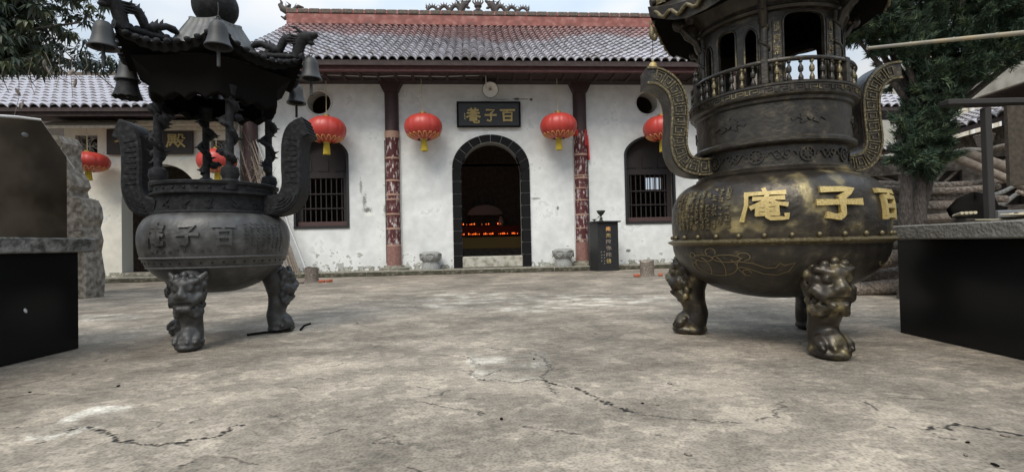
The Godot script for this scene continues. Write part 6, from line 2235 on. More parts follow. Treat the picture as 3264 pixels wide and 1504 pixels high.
# ---------------------------------------------------------------- candle counters beside the camera
func build_counters() -> void:
	var b := thing("candle_counter", "black granite counter with stained slab at the left edge", "counter", Vector3(-2.77, 0, -3.1))
	var g := G.new()
	g.box(Vector3(-0.55, 0.305, 1.6), Vector3(1.1, 0.61, 3.2), Basis(), 0.004)
	obj("granite_body", g, M.black_granite, b)
	g = G.new()
	g.box(Vector3(-0.62, 0.655, 1.58), Vector3(1.3, 0.09, 3.36), Basis(), 0.008)
	obj("slab", g, M.slab_stone, b)
	g = G.new()
	g.box(Vector3(-0.5, 0.704, -0.02), Vector3(0.9, 0.007, 0.1))
	obj("edge_strip", g, M.paper_pale, b)
	g = G.new()
	g.ball(Vector3(0.001, 0.285, 0.34), Vector3(0.003, 0.015, 0.009), Basis(Vector3.RIGHT, 0.5))
	obj("wax_drip", g, M.wax_white, b)
	# hood with smoked panel on it
	var c := thing("candle_hood", "smoke stained brown candle cabinet with thin curved white rim on the left counter", "cabinet", Vector3(-2.77, 0.7, -3.0))
	g = G.new()
	var poly := PackedVector2Array([Vector2(0, 0), Vector2(0.055, 0.0), Vector2(0.055, 0.6)])
	# side panel in the zy plane, arched along its top
	var pts := [Vector2(0.0, 0.0), Vector2(0.0, 0.5), Vector2(0.16, 0.685), Vector2(0.42, 0.64), Vector2(0.8, 0.5), Vector2(1.3, 0.34), Vector2(1.7, 0.26), Vector2(1.7, 0.0)]
	g.prism(PackedVector2Array(pts), 0.02, Vector3(0.02, 0, 0), Basis(Vector3.BACK, Vector3.UP, Vector3.LEFT))
	obj("side_panel", g, M.smoked_panel, c)
	g = G.new()
	g.box(Vector3(-0.4, 0.25, 0.01), Vector3(0.78, 0.5, 0.02))
	obj("end_panel", g, M.smoked_panel, c)
	g = G.new()
	g.tube([Vector3(0.012, 0.44, -0.06), Vector3(0.012, 0.57, 0.06), Vector3(0.012, 0.69, 0.16)], 0.005, 6)
	g.tube(smooth_path([Vector2(0.16, 0.69), Vector2(0.42, 0.645), Vector2(0.8, 0.505), Vector2(1.3, 0.345), Vector2(1.7, 0.265)], 20).map(func(p): return Vector3(0.012, p.y, p.x)), 0.009, 6)
	obj("white_rim", g, M.white_enamel, c)
	g = G.new()
	for k in 1:
		g.ball(Vector3(0.022, 0.58 - 0.01 * k, 0.26 - 0.09 * k), Vector3(0.006, 0.014, 0.02))
	obj("handle_knob", g, M.steel_grey, c)
	# right counter
	b = thing("candle_counter", "black granite counter with grey slab at the right edge", "counter", Vector3(2.4, 0, -3.03))
	g = G.new()
	g.box(Vector3(0.55, 0.2875, 1.6), Vector3(1.1, 0.575, 3.2), Basis(), 0.004)
	obj("granite_body", g, M.black_granite, b)
	g = G.new()
	g.box(Vector3(0.52, 0.62, 1.54), Vector3(1.2, 0.085, 3.36), Basis(), 0.008)
	obj("slab", g, M.grey_slab, b)
	c = thing("candle_rack", "dark steel candle rack of posts and a header bar on the right counter", "rack", Vector3(2.66, 0.663, -2.7))
	g = G.new()
	g.box(Vector3(0, 0.32, 0), Vector3(0.036, 0.64, 0.036), Basis(), 0.003)
	obj("post", g, M.steel_dark, c)
	g = G.new()
	g.box(Vector3(0.62, 0.32, 0), Vector3(0.036, 0.64, 0.036), Basis(), 0.003)
	g.box(Vector3(0.0, 0.32, 1.4), Vector3(0.036, 0.64, 0.036), Basis(), 0.003)
	obj("post", g, M.steel_dark, c)
	g = G.new()
	g.box(Vector3(0.27, 0.672, 0), Vector3(1.0, 0.03, 0.06), Basis(), 0.004)
	obj("header_bar", g, M.steel_dark, c)
	g = G.new()
	g.box(Vector3(0.3, 0.036, 0.012), Vector3(0.57, 0.06, 0.05), Basis(), 0.004)
	obj("front_trough", g, M.steel_grey, c)
	g = G.new()
	g.box(Vector3(0.36, 0.42, 0.03), Vector3(0.56, 0.44, 0.02))
	obj("sooty_panel", g, M.plank, c)
	# boards and papers lying on the slab
	var p := put("plank_board", _box(Vector3(0.5, 0.03, 0.12)), M.plank, self, Transform3D(Basis(Vector3.UP, 0.5), Vector3(2.62, 0.678, -2.86)))
	tag(p, "dark charred board lying on the slab's end at the right", "board")
	var rng := RandomNumberGenerator.new()
	rng.seed = 3
	var nm := ["undermost", "second", "third", "fourth", "topmost"]
	for k in 5:
		p = put("joss_paper", _box(Vector3(rng.randf_range(0.2, 0.34), 0.007, rng.randf_range(0.12, 0.2))), M.paper_pale if k % 2 == 0 else M.plank, self, Transform3D(Basis.from_euler(Vector3(rng.randfn(0, 0.03), rng.randf() * 2.0, rng.randfn(0, 0.03))), Vector3(2.53 + 0.02 * k, 0.67 + 0.009 * k, -2.42 + 0.015 * k)))
		tag(p, nm[k] + " sheet of the loose paper pile on the right counter", "paper", "loose papers on the slab")
	p = put("incense_bundle", _stick(0.5, 0.008), M.paper_pale, self, Transform3D(Basis(Vector3.UP, 0.9), Vector3(2.5, 0.712, -2.72)))
	tag(p, "pale joss sticks lying across the charred board", "incense")
func _box(s: Vector3) -> ArrayMesh:
	var g := G.new()
	g.box(Vector3.ZERO, s, Basis(), minf(s.y * 0.3, 0.006))
	return g.mesh()
func _stick(l: float, r: float) -> ArrayMesh:
	var g := G.new()
	for k in 4:
		g.tube([Vector3(-l / 2, 0, k * r * 2.1), Vector3(l / 2, 0.002 * k, k * r * 2.0)], r, 6)
	return g.mesh()

# ---------------------------------------------------------------- right side of the yard
func build_right_side() -> void:
	# low tiled house along the right
	var dir := Vector3(0.137, 0, -1).normalized()
	var A := Vector3(8.0, 0, -6.9)
	var h := thing("side_house", "low grey tiled house along the right side of the yard", "house", A, atan2(-dir.x, -dir.z) + PI / 2)
	# local +x runs away from the camera along the wall, local +z is away from the yard... keep the yard on -z
	h.basis = Basis(dir, Vector3.UP, dir.cross(Vector3.UP))
	var pr := [Vector2(-0.35, 2.45), Vector2(1.6, 3.05), Vector2(3.2, 3.75)]
	var g := G.new()
	g.box(Vector3(2.0, 1.2, 0.2), Vector3(7.6, 2.4, 0.3))
	obj("wall", g, M.dark_wall, h)
	g = slope_slab(pr.map(func(p): return Vector2(p.x, p.y)), -1.9, 5.9, 0.08)
	var rf := obj("roof", g, M.soffit_brown, h)
	var places := tile_places([Vector2(0.35, 2.45), Vector2(-1.6, 3.05), Vector2(-3.2, 3.75)], -1.9, 5.9, 0.2, 0.26, 5)
	var tm := tile_mesh(0.2, 0.29, 9)
	var cnt := 0
	var trs := []
	for q in places:
		var tr: Transform3D = q[0]
		# the eave looks to the yard, on the -z side
		tr = Transform3D(Basis(Vector3.UP, PI), Vector3(4.0, 0, 0)) * tr
		if cnt < 290:
			cnt += 1
			put("roof_tile", tm, M.tile_dull if cnt % 3 else M.tile_mid, rf, tr)
		else:
			trs.append(tr)
	stuff("upper_roof_tiles", tm, M.tile_dull, rf, trs)
	# rough stones and pots along the low wall below it
	var lw := thing("fretwork_wall", "dark old yard wall with branching fretwork openings behind the log pile", "wall", Vector3(5.3, 0, -6.4), -0.55)
	g = G.new()
	wall(g, -1.3, 2.9, 0.0, 1.62, 0.16, [{"t": "rect", "a": -0.95, "b": 0.5, "y0": 1.04, "y1": 1.42}, {"t": "rect", "a": 0.76, "b": 1.06, "y0": 0.95, "y1": 1.55}])
	obj("masonry", g, M.dark_wall, lw)
	g = G.new()
	g.box(Vector3(0.8, 0.78, -0.3), Vector3(4.2, 1.56, 0.1))
	obj("backing", g, M.dark_wall, lw)
	var rng := RandomNumberGenerator.new()
	rng.seed = 21
	for k in 9:
		g = G.new()
		var x := -0.9 + 0.16 * k
		g.tube([Vector3(x, 1.03, -0.06), Vector3(x + rng.randf_range(-0.06, 0.06), 1.17, -0.05), Vector3(x + rng.randf_range(-0.12, 0.16), 1.29, -0.06), Vector3(x + rng.randf_range(-0.16, 0.2), 1.43, -0.06)], [0.03, 0.024, 0.022, 0.02], 6)
		g.tube([Vector3(x, 1.18, -0.06), Vector3(x + 0.08, 1.14 + rng.randf_range(0, 0.1), -0.05), Vector3(x + 0.17, 1.12 + rng.randf_range(0, 0.16), -0.06)], [0.02, 0.02, 0.014], 6)
		obj("fret_branch", g, M.log_wood, lw)
	for k in 5:
		g = G.new()
		var c := Vector3(0.91, 1.02 + 0.11 * k, -0.05)
		g.tube([c + Vector3(-0.15, -0.06, 0), c + Vector3(-0.03, rng.randf_range(-0.05, 0.1), 0.01), c + Vector3(0.07, 0.05, 0), c + Vector3(0.15, rng.randf_range(-0.1, 0.12), 0)], [0.025, 0.03, 0.026, 0.02], 6)
		obj("fret_branch", g, M.stone_grey, lw)
	for k in 14:
		g = G.new()
		var s := Vector3(rng.randf_range(0.24, 0.36), rng.randf_range(0.06, 0.13), rng.randf_range(0.2, 0.3))
		g.ball(Vector3(-1.2 + 0.3 * k, 1.645 + rng.randf_range(0, 0.04), -0.08), s * 0.5 * Vector3(1.15, 1.1, 1.1), Basis.from_euler(Vector3(rng.randfn(0, 0.15), rng.randf() * 3.0, rng.randfn(0, 0.15))), 9, 6)
		obj("coping_stone", g, M.old_wall if k % 3 == 0 else M.log_wood, lw)
	var pot := thing("clay_pot", "dull clay pot standing on the rough coping behind the steel post", "pot", Vector3(5.98, 1.68, -6.1), 0.0)
	pot.scale = Vector3.ONE * 0.55
	g = G.new()
	g.lathe([Vector2(0, 0), Vector2(0.1, 0), Vector2(0.14, 0.12), Vector2(0.17, 0.26), Vector2(0.19, 0.28), Vector2(0.19, 0.31), Vector2(0.16, 0.31), Vector2(0.15, 0.26), Vector2(0, 0.25)], 20)
	obj("pot_body", g, M.log_wood, pot)
	# log pile
	var y := 0.1
	var nl := 0
	var where := ["lowest front", "lowest middle", "lowest rear", "second row front", "second row rear", "third row front", "third row middle", "fourth row", "fifth row", "pale upper", "upper", "topmost"]
	for r in [[4.05, 0.36, 0.095], [4.1, 0.5, 0.07], [4.02, 0.64, 0.075], [4.15, 0.77, 0.06], [4.1, 0.88, 0.058], [4.2, 0.98, 0.05], [4.0, 1.07, 0.045], [4.35, 1.13, 0.04], [4.1, 0.2, 0.09], [4.0, 0.07, 0.08]]:
		var l := thing("piled_log", "%s log in the pile behind the right counter, stacked crosswise" % ["broad grey", "dark thin", "wavy brown", "pale smooth", "knotted", "slim forked", "slim straight", "topmost slender", "low stout", "bottom"][nl], "log", Vector3(r[0], r[1], -4.95 - 0.05 * (nl % 3)), 0.12 - 0.03 * nl, "logs in the pile")
		g = G.new()
		var pts := []
		var rad := []
		for i in 9:
			var t := i / 8.0
			pts.append(Vector3(-0.55 + 1.5 * t, 0.022 * sin(t * 5.0 + nl * 1.3), 0.03 * cos(t * 4.0 + nl)))
			rad.append(r[2] * (1.05 - 0.3 * t) * (1.0 + 0.08 * sin(t * 17.0 + nl)))
		g.tube(pts, rad, 10)
		obj("trunk_piece", g, M.log_wood, l)
		nl += 1
	for q in [[Vector3(4.1, 1.66, -5.1), Vector3(5.05, 1.05, -4.75), 0.04, "long pale pole slanting down across the log pile"], [Vector3(4.75, 1.48, -5.1), Vector3(5.35, 1.12, -4.9), 0.05, "short thick pole slanting above the log pile"], [Vector3(4.8, 1.0, -4.6), Vector3(5.5, 0.6, -4.5), 0.02, "thin stick slanting at the right end of the log pile"]]:
		var l := thing("slanting_pole", q[3], "pole", q[0], 0.0)
		g = G.new()
		g.tube([Vector3.ZERO, (q[1] - q[0]) * 0.5 + Vector3(0, 0.01, 0), q[1] - q[0]], [q[2] * 0.9, q[2], q[2]], 10)
		obj("stem", g, M.stick_wood, l)
	# sooty sack in front of the logs
	var sk := thing("sooty_heap", "black sooty heap lying before the ends of the piled logs", "heap", Vector3(4.3, 0.84, -4.5), 0.0)
	g = G.new()
	var rows := []
	for i in 9:
		var a := -PI / 2 + PI * i / 8.0
		var row := PackedVector3Array()
		for j in 21:
			var bb := TAU * j / 20.0
			var k := 0.7 + 0.2 * sin(bb * 3.0 + i * 1.3) + 0.12 * sin(bb * 7.0 + i * 2.0)
			row.append(Vector3(0.3 * cos(a) * sin(bb) * k, 0.17 * sin(a) * (1.0 + 0.3 * sin(bb * 4.0 + 1.0)) - 0.06, 0.2 * cos(a) * cos(bb) * k))
		rows.append(row)
	g.grid(rows, true)
	obj("sack", g, M.soot, sk)
	g = G.new()
	g.box(Vector3(0, -0.53, 0), Vector3(0.5, 0.6, 0.3), Basis(), 0.02)
	obj("crate_under", g, M.plank, sk)
	# canopy of the concrete shed
	var cp := thing("concrete_shed", "beige concrete shed roof with stepped fascia at the upper right", "shed", Vector3(6.9, 0, -7.65), 0.0)
	cp.basis = Basis(Vector3.UP, -0.05)
	g = G.new()
	g.box(Vector3(0.4, 2.8, 4.4), Vector3(0.8, 0.40, 8.8), Basis(), 0.01)
	obj("fascia", g, M.beige_concrete, cp)
	g = G.new()
	g.box(Vector3(0.7, 3.2, 4.6), Vector3(0.9, 0.40, 8.4), Basis(), 0.01)
	g.box(Vector3(0.58, 3.02, 4.5), Vector3(1.0, 0.05, 8.7), Basis(), 0.008)
	obj("upper_course", g, M.beige_concrete, cp)
	g = G.new()
	g.box(Vector3(0.42, 2.585, 4.45), Vector3(0.74, 0.03, 8.7))
	obj("soffit", g, M.soffit_brown, cp)
	for z in [4.0, 8.0]:
		g = G.new()
		g.box(Vector3(0.55, 1.285, z), Vector3(0.3, 2.57, 0.3), Basis(), 0.01)
		obj("pier", g, M.dark_wall, cp)
	# housing block far behind
	var bl := thing("beige_block", "plain beige housing block with white drain pipes behind the tiled side house", "building", Vector3(13.6, 0, -14.5), 0.0)
	g = G.new()
	g.box(Vector3(3.4, 3.0, -2.0), Vector3(9.0, 6.0, 4.0))
	obj("wall", g, M.cream_plaster, bl)
	for x in [0.2, 0.75, 2.3]:
		g = G.new()
		g.tube([Vector3(x, 0, 0.08), Vector3(x, 6.0, 0.08)], 0.06, 8)
		obj("drain_pipe", g, M.white_enamel, bl)
	for x in [-0.8, 1.5, 3.4]:
		g = G.new()
		g.box(Vector3(x, 4.3, 0.02), Vector3(0.9, 1.1, 0.05), Basis(), 0.01)
		var wn := obj("window", g, M.white_enamel, bl)
		g = G.new()
		g.box(Vector3(x, 4.3, 0.05), Vector3(0.78, 0.96, 0.01))
		obj("pane", g, M.black_granite, wn)
	# bamboo pole across the tree
	var bp := thing("bamboo_pole", "long bamboo pole reaching level across the juniper at the upper right", "pole", Vector3(2.98, 2.16, -4.0), 0.0)
	g = G.new()
	var pts := []
	var rad := []
	for i in 13:
		var t := i / 12.0
		pts.append(Vector3(0, 0, 0).lerp(Vector3(4.2, 0.24, 0.1), t) + Vector3(0, 0.02 * sin(t * PI), 0))
		rad.append(lerpf(0.014, 0.022, minf(t * 3.0, 1.0)))
	g.tube(pts, rad, 8)
	for i in range(1, 12):
		var d: Vector3 = (pts[i + 1] - pts[i]).normalized()
		g.tube([pts[i] - d * 0.006, pts[i], pts[i] + d * 0.006], [rad[i] * 1.02, rad[i] * 1.18, rad[i] * 1.02], 8)
	obj("culm", g, M.bamboo, bp)
	# orange thing lying far right on the yard
	var og := thing("orange_bundle", "flat orange red plastic bundle lying on the yard behind the bronze burner", "bundle", Vector3(6.25, 0, -8.15), 0.1)
	g = G.new()
	g.box(Vector3(0, 0.05, 0), Vector3(0.62, 0.09, 0.3), Basis(), 0.03)
	obj("sheet", g, M.orange_red, og)
	g = G.new()
	g.ball(Vector3(-0.42, 0.03, 0.1), Vector3(0.12, 0.035, 0.08))
	obj("white_end", g, M.paper_pale, og)

# ---------------------------------------------------------------- left side
var CRUMB := ["dark crumb lying alone far up the yard left of the middle", "dark crumb touching the lower left edge of the pale round patch", "dark crumb lying on the pale round patch's right half", "dark crumb right of the long crack, above its middle", "dark crumb right of the long crack, left one of a pair", "dark crumb right of the long crack, right one of a pair", "dark crumb below the middle of the yard, under the patch", "crumb just right of the short gouge at the lower right", "dark crumb below the frayed end of the right edge crack", "crumb below the right edge crack, second lowest", "lowest crumb near the bottom right corner", "dark crumb near the bottom edge right of the middle", "dark crumb nearest the black left counter", "dark crumb left of the iron burner's near foot, farther up", "dark crumb below the iron burner's near foot"]
func build_left_side() -> void:
	var w := thing("ragged_wall", "broken end of an old plastered wall behind the left counter", "wall", Vector3(-5.72, 0, -6.5), 0.0)
	# outline of the broken end, extruded back
	var o := PackedVector2Array([Vector2(-1.6, 0), Vector2(0.0, 0), Vector2(0.02, 0.3), Vector2(-0.03, 0.62), Vector2(0.0, 0.78), Vector2(-0.04, 0.96), Vector2(0.0, 1.1), Vector2(-0.02, 1.24), Vector2(-0.07, 1.34), Vector2(-0.2, 1.38), Vector2(-0.22, 1.46), Vector2(-0.17, 1.52), Vector2(-0.2, 1.62), Vector2(-0.28, 1.74), Vector2(-0.31, 1.95), Vector2(-0.29, 2.1), Vector2(-0.35, 2.2), Vector2(-1.6, 2.25)])
	var g := G.new()
	g.prism(o, 0.3, Vector3(0, 0, -0.3))
	obj("masonry", g, M.old_wall, w)
	var rng := RandomNumberGenerator.new()
	rng.seed = 17
	for k in 9:
		g = G.new()
		var y := 0.12 + 0.13 * k
		g.box(Vector3(-0.14 + rng.randf_range(-0.03, 0.04), y, -0.05 + rng.randf_range(-0.04, 0.02)), Vector3(rng.randf_range(0.16, 0.26), 0.1, 0.14), Basis.from_euler(Vector3(rng.randfn(0, 0.06), rng.randfn(0, 0.2), rng.randfn(0, 0.05))), 0.02)
		obj("broken_brick", g, M.old_wall, w)
	# lower wall with sloping coping at the far left
	var e := thing("grey_coping", "pale sheet of roofing jutting in at the left edge below the tiles", "roof", Vector3(-7.6, 2.62, -7.2), 0.0)
	g = G.new()
	g.box(Vector3(-0.6, 0.02, 0.0), Vector3(1.5, 0.12, 0.8), Basis(Vector3.BACK, -0.12), 0.01)
	obj("sheet", g, M.stone_grey, e)
	g = G.new()
	g.box(Vector3(-0.7, -1.35, -0.2), Vector3(1.2, 2.5, 0.2))
	obj("support_wall", g, M.dark_wall, e)
	for q in [[[-1.87, -3.41, -1.71, -3.49, -1.62, -3.53], 0.009, "thin dark stick lying at the iron burner's right foot"], [[-1.57, -3.58, -1.60, -3.71, -1.57, -3.76], 0.008, "short bent dark twig on the concrete right of the iron burner"]]:
		var l: Array = q[0]
		var s := thing("dark_twig", q[2], "twig", Vector3(l[0], 0, l[1]), 0.0)
		var pts := []
		for i in range(0, l.size(), 2):
			pts.append(Vector3(l[i] - l[0], q[1] + 0.004 * i, l[i + 1] - l[1]))
		g = G.new()
		g.tube(pts, q[1], 6)
		obj("stem", g, M.soot, s)
	var ch := [[-1.25, -3.88], [-0.14, -2.17], [0.10, -2.54], [0.65, -2.05], [0.47, -1.81], [0.52, -1.79], [-0.05, -1.68], [1.45, -1.45], [1.30, -1.41], [1.22, -1.33], [1.24, -1.27], [0.48, -1.37], [-2.12, -2.13], [-2.20, -2.43], [-1.79, -2.20]]
	var lm := G.new()
	lm.ball(Vector3.ZERO, Vector3(0.011, 0.003, 0.006), Basis(), 7, 5)
	var mesh := lm.mesh()
	for i in ch.size():
		var c := put("grit_crumb", mesh, M.log_wood if i % 2 else M.soot, self, Transform3D(Basis(Vector3.UP, i * 0.8).scaled(Vector3.ONE * (0.7 + 0.15 * (i % 4))), Vector3(ch[i][0], 0.003, ch[i][1])))
		tag(c, CRUMB[i], "crumb", "crumbs scattered on the yard")

# ---------------------------------------------------------------- trees
func leaf_spray(sd: int, n: int, len: float, wid: float, droop: float) -> ArrayMesh:
	var g := G.new()
	var rng := RandomNumberGenerator.new()
	rng.seed = sd
	for k in n:
		var a := TAU * k / n + rng.randf() * 0.6
		var el := rng.randf_range(-0.7, 0.5) - droop
		var d := Vector3(cos(a) * cos(el), sin(el), sin(a) * cos(el))
		var side := d.cross(Vector3.UP).normalized().rotated(d, rng.randf_range(-0.8, 0.8))
		var l := len * rng.randf_range(0.7, 1.15)
		var p0 := d * 0.015
		var p1 := p0 + d * l * 0.5 + Vector3(0, -0.01, 0)
		var p2 := p0 + d * l + Vector3(0, -0.045 - droop * 0.03, 0)
		var up := side.cross(d).normalized() * wid * 0.25
		g.tri(p0, p1 + side * wid + up, p1)
		g.tri(p0, p1, p1 - side * wid + up)
		g.tri(p1, p1 + side * wid + up, p2)
		g.tri(p1, p2, p1 - side * wid + up)
	return g.mesh()
func needle_tuft(sd: int) -> ArrayMesh:
	var g := G.new()
	var rng := RandomNumberGenerator.new()
	rng.seed = sd
	for k in 22:
		var d := Vector3(rng.randfn(0, 0.42), 1.0, rng.randfn(0, 0.42)).normalized()
		var p0 := Vector3(rng.randfn(0, 0.012), rng.randf_range(-0.04, 0.05), rng.randfn(0, 0.012))
		var l := rng.randf_range(0.035, 0.075)
		var s := d.cross(Vector3(rng.randf() - 0.5, 0.2, rng.randf() - 0.5)).normalized() * 0.0042
		g.tri(p0 - s, p0 + s, p0 + d * l * 0.6 + s * 0.9)
		g.tri(p0 - s, p0 + d * l * 0.6 + s * 0.9, p0 + d * l)
	return g.mesh()
func build_trees() -> void:
	var rng := RandomNumberGenerator.new()
	rng.seed = 91
	# juniper on the right
	var t := thing("juniper_tree", "dark juniper with twisted trunk behind the right counter", "tree", Vector3(3.72, 0, -4.6), 0.0)
	var g := G.new()
	for k in 3:
		var ph := k * 2.1
		var pts := []
		var rad := []
		for i in 14:
			var s := i / 13.0
			pts.append(Vector3(0.05 + 0.3 * s * s + 0.04 * cos(ph + s * 4.0), 1.75 * s, 0.04 * sin(ph + s * 4.0)))
			rad.append(lerpf(0.075, 0.04, s) * (1.0 + 0.1 * sin(s * 19.0 + k)))
		g.tube(pts, rad, 9)
	g.tube([Vector3(0.02, 0.5, 0.0), Vector3(-0.03, 0.9, 0.06), Vector3(-0.02, 1.25, 0.08), Vector3(-0.1, 1.6, 0.1)], [0.07, 0.05, 0.04, 0.02], 8)
	obj("trunk", g, M.bark, t)
	g = G.new()
	var clumps := []
	# each clump: centre, radii (local to the trunk's foot)
	for c in [[0.2, 2.3, 0.0, 0.3, 0.36], [-0.3, 2.62, 0.12, 0.22, 0.22], [-0.08, 2.42, 0.1, 0.2, 0.2], [0.18, 1.66, 0.05, 0.2, 0.34], [0.08, 1.4, 0.1, 0.15, 0.2], [0.28, 1.4, 0.05, 0.13, 0.24], [0.5, 2.42, 0.0, 0.38, 0.34], [0.52, 2.12, 0.1, 0.26, 0.22], [0.75, 2.28, 0.1, 0.28, 0.24], [0.95, 2.62, 0.1, 0.4, 0.3], [1.3, 2.6, 0.1, 0.3, 0.16], [0.82, 2.42, -0.2, 0.26, 0.2], [1.5, 2.85, 0.0, 0.42, 0.25], [2.1, 3.0, 0.1, 0.5, 0.3], [-0.2, 2.95, -0.1, 0.45, 0.4], [0.5, 3.0, 0.0, 0.55, 0.45], [1.3, 3.1, -0.1, 0.6, 0.45], [0.0, 3.5, 0.0, 0.6, 0.5], [0.9, 3.6, 0.0, 0.6, 0.5], [-0.5, 2.62, 0.0, 0.13, 0.16], [-0.42, 2.85, 0.0, 0.2, 0.2], [0.25, 1.98, 0.1, 0.2, 0.26], [-0.04, 1.56, 0.12, 0.09, 0.16], [0.45, 3.9, 0.0, 0.5, 0.4], [-0.06, 1.3, 0.15, 0.08, 0.07]]:
		clumps.append(c)
		var cc := Vector3(c[0], c[1], c[2])
		var root := Vector3(0.25, minf(1.6, c[1] - 0.2), 0.0)
		g.tube([root, root.lerp(cc, 0.5) + Vector3(rng.randfn(0, 0.05), 0.05, rng.randfn(0, 0.05)), cc], [0.035, 0.025, 0.01], 6)
	obj("limb", g, M.bark, t)
	var tufts := [needle_tuft(1), needle_tuft(2), needle_tuft(3)]
	var sets := [[], [], []]
	var cols := [[], [], []]
	for c in clumps:
		var vol: float = c[3] * c[3] * c[4]
		# feathery sprays: tufts strung along short branchlets that point outward and up
		var n := int(42 * pow(vol / 0.06, 0.7)) + 8
		var bd := Vector3.ZERO
		var b0 := Vector3.ZERO
		var bl := 0.2
		for i in n * 26:
			if i % 26 == 0:
				var q := Vector3(rng.randfn(), rng.randfn(), rng.randfn()).normalized()
				var rr := 0.35 + 0.6 * pow(rng.randf(), 0.6)
				b0 = Vector3(c[0] + q.x * c[3] * rr, c[1] + q.y * c[4] * rr, c[2] + q.z * c[3] * rr)
				bd = (q * 0.8 + Vector3(0, 0.55, 0) + Vector3(rng.randfn(0, 0.25), rng.randfn(0, 0.25), rng.randfn(0, 0.25))).normalized()
				bl = rng.randf_range(0.1, 0.24)
			var s0 := (i % 26) / 26.0
			var p := b0 + bd * bl * (s0 - 0.35) + Vector3(rng.randfn(), rng.randfn(), rng.randfn()) * 0.028 * (1.15 - s0)
			var up := (bd + Vector3(rng.randfn(0, 0.4), rng.randfn(0, 0.4), rng.randfn(0, 0.4))).normalized()
			var x := up.cross(Vector3(rng.randf() - 0.5, 0.1, rng.randf() - 0.5)).normalized()
			var b := Basis(x, up, x.cross(up)).scaled_local(Vector3.ONE * rng.randf_range(0.55, 1.0))
			var s := rng.randi() % 3
			sets[s].append(Transform3D(b, p))
			var k := rng.randf_range(0.6, 1.35)
			cols[s].append(Color(0.03, 0.056, 0.03) * k if rng.randf() < 0.75 else Color(0.07, 0.1, 0.045) * k)
	for s in 3:
		stuff("crown", tufts[s], M.needle, t, sets[s], cols[s])
	# broad leaved tree at the upper left
	t = thing("camphor_tree", "dark broad leaved tree hanging over the upper left corner", "tree", Vector3(-6.9, 0, -5.0), 0.0)
	g = G.new()
	g.tube([Vector3(0, 0, 0), Vector3(0.05, 1.2, 0), Vector3(0.1, 2.4, 0.05), Vector3(0.3, 3.6, 0.0), Vector3(0.5, 4.6, 0.1)], [0.24, 0.2, 0.18, 0.14, 0.08], 12)
	obj("trunk", g, M.bark, t)
	var tips := []
	for q in [[Vector3(0.1, 2.0, 0.05), Vector3(2.2, 2.65, 0.2)], [Vector3(0.15, 2.4, 0), Vector3(2.5, 3.1, 0.0)], [Vector3(0.2, 2.9, 0), Vector3(2.6, 3.7, -0.2)], [Vector3(0.3, 3.4, 0), Vector3(2.7, 4.2, 0.3)], [Vector3(0.1, 2.2, 0.1), Vector3(1.6, 2.65, 0.6)], [Vector3(0.15, 2.3, -0.1), Vector3(2.1, 2.95, -0.7)], [Vector3(0.2, 2.6, 0.1), Vector3(1.7, 3.4, 0.5)], [Vector3(0.3, 3.2, 0), Vector3(1.5, 4.3, -0.3)]]:
		g = G.new()
		var pts := []
		var rad := []
		for i in 9:
			var s := i / 8.0
			pts.append(q[0].lerp(q[1], s) + Vector3(0, 0.14 * sin(s * PI) - 0.12 * s * s, 0.06 * sin(s * 7.0)))
			rad.append(lerpf(0.05, 0.008, s))
		g.tube(pts, rad, 7)
		for k in 15:
			var s := rng.randf_range(0.3, 1.0)
			var a: Vector3 = pts[int(s * 8)]
			var e := a + Vector3(rng.randfn(0.12, 0.2), rng.randfn(-0.05, 0.2), rng.randfn(0, 0.25))
			g.tube([a, a.lerp(e, 0.5) + Vector3(0, 0.04, 0), e], [0.009, 0.006, 0.003], 4)
			tips.append([e, s])
			tips.append([a.lerp(e, 0.55), s])
		obj("limb", g, M.bark, t)
	var sp := [leaf_spray(1, 10, 0.085, 0.0165, 0.2), leaf_spray(2, 10, 0.09, 0.015, 0.35)]
	sets = [[], []]
	cols = [[], []]
	for tp in tips:
		var dens := 15 if tp[0].x < 1.7 else 7 if tp[0].x < 2.35 else 3
		for i in dens:
			var p: Vector3 = tp[0] + Vector3(rng.randfn(0, 0.13), rng.randfn(0, 0.12), rng.randfn(0, 0.16))
			if p.x > 3.0 or p.y < 2.62 + 0.3 * maxf(0.0, p.x - 2.2) - 0.15 * absf(sin(p.x * 9.0)) - 0.38 * p.z:
				continue
			var s := rng.randi() % 2
			sets[s].append(Transform3D(Basis.from_euler(Vector3(rng.randfn(0, 0.35), rng.randf() * TAU, rng.randfn(0, 0.35))).scaled_local(Vector3.ONE * rng.randf_range(0.75, 1.25)), p))
			var k := rng.randf_range(0.6, 1.3)
			cols[s].append((Color(0.03, 0.045, 0.025) if rng.randf() < 0.85 else Color(0.075, 0.09, 0.03)) * k)
	for s in 2:
		stuff("crown", sp[s], M.leaf_dark, t, sets[s], cols[s])
	# a few dead leaves hanging on bare twigs below
	g = G.new()
	for k in 12:
		var x := 1.35 + 0.13 * k
		var y0 := 2.42 + rng.randf_range(-0.1, 0.15)
		var l := rng.randf_range(0.15, 0.5)
		g.tube([Vector3(x, y0, 0.3), Vector3(x + rng.randfn(0, 0.03), y0 - l * 0.5, 0.3), Vector3(x + rng.randfn(0, 0.05), y0 - l, 0.32)], 0.003, 4)
		if k % 2 == 0:
			g.ball(Vector3(x, y0 - l * 0.4, 0.31), Vector3(0.018, 0.045, 0.012), Basis.from_euler(Vector3(0.3, k, 0.4)), 6, 4)
			g.ball(Vector3(x + 0.03, y0 - l * 0.65, 0.3), Vector3(0.014, 0.05, 0.01), Basis.from_euler(Vector3(-0.3, k, 0.2)), 6, 4)
	obj("dead_twigs", g, M.log_wood, t)
	g = G.new()
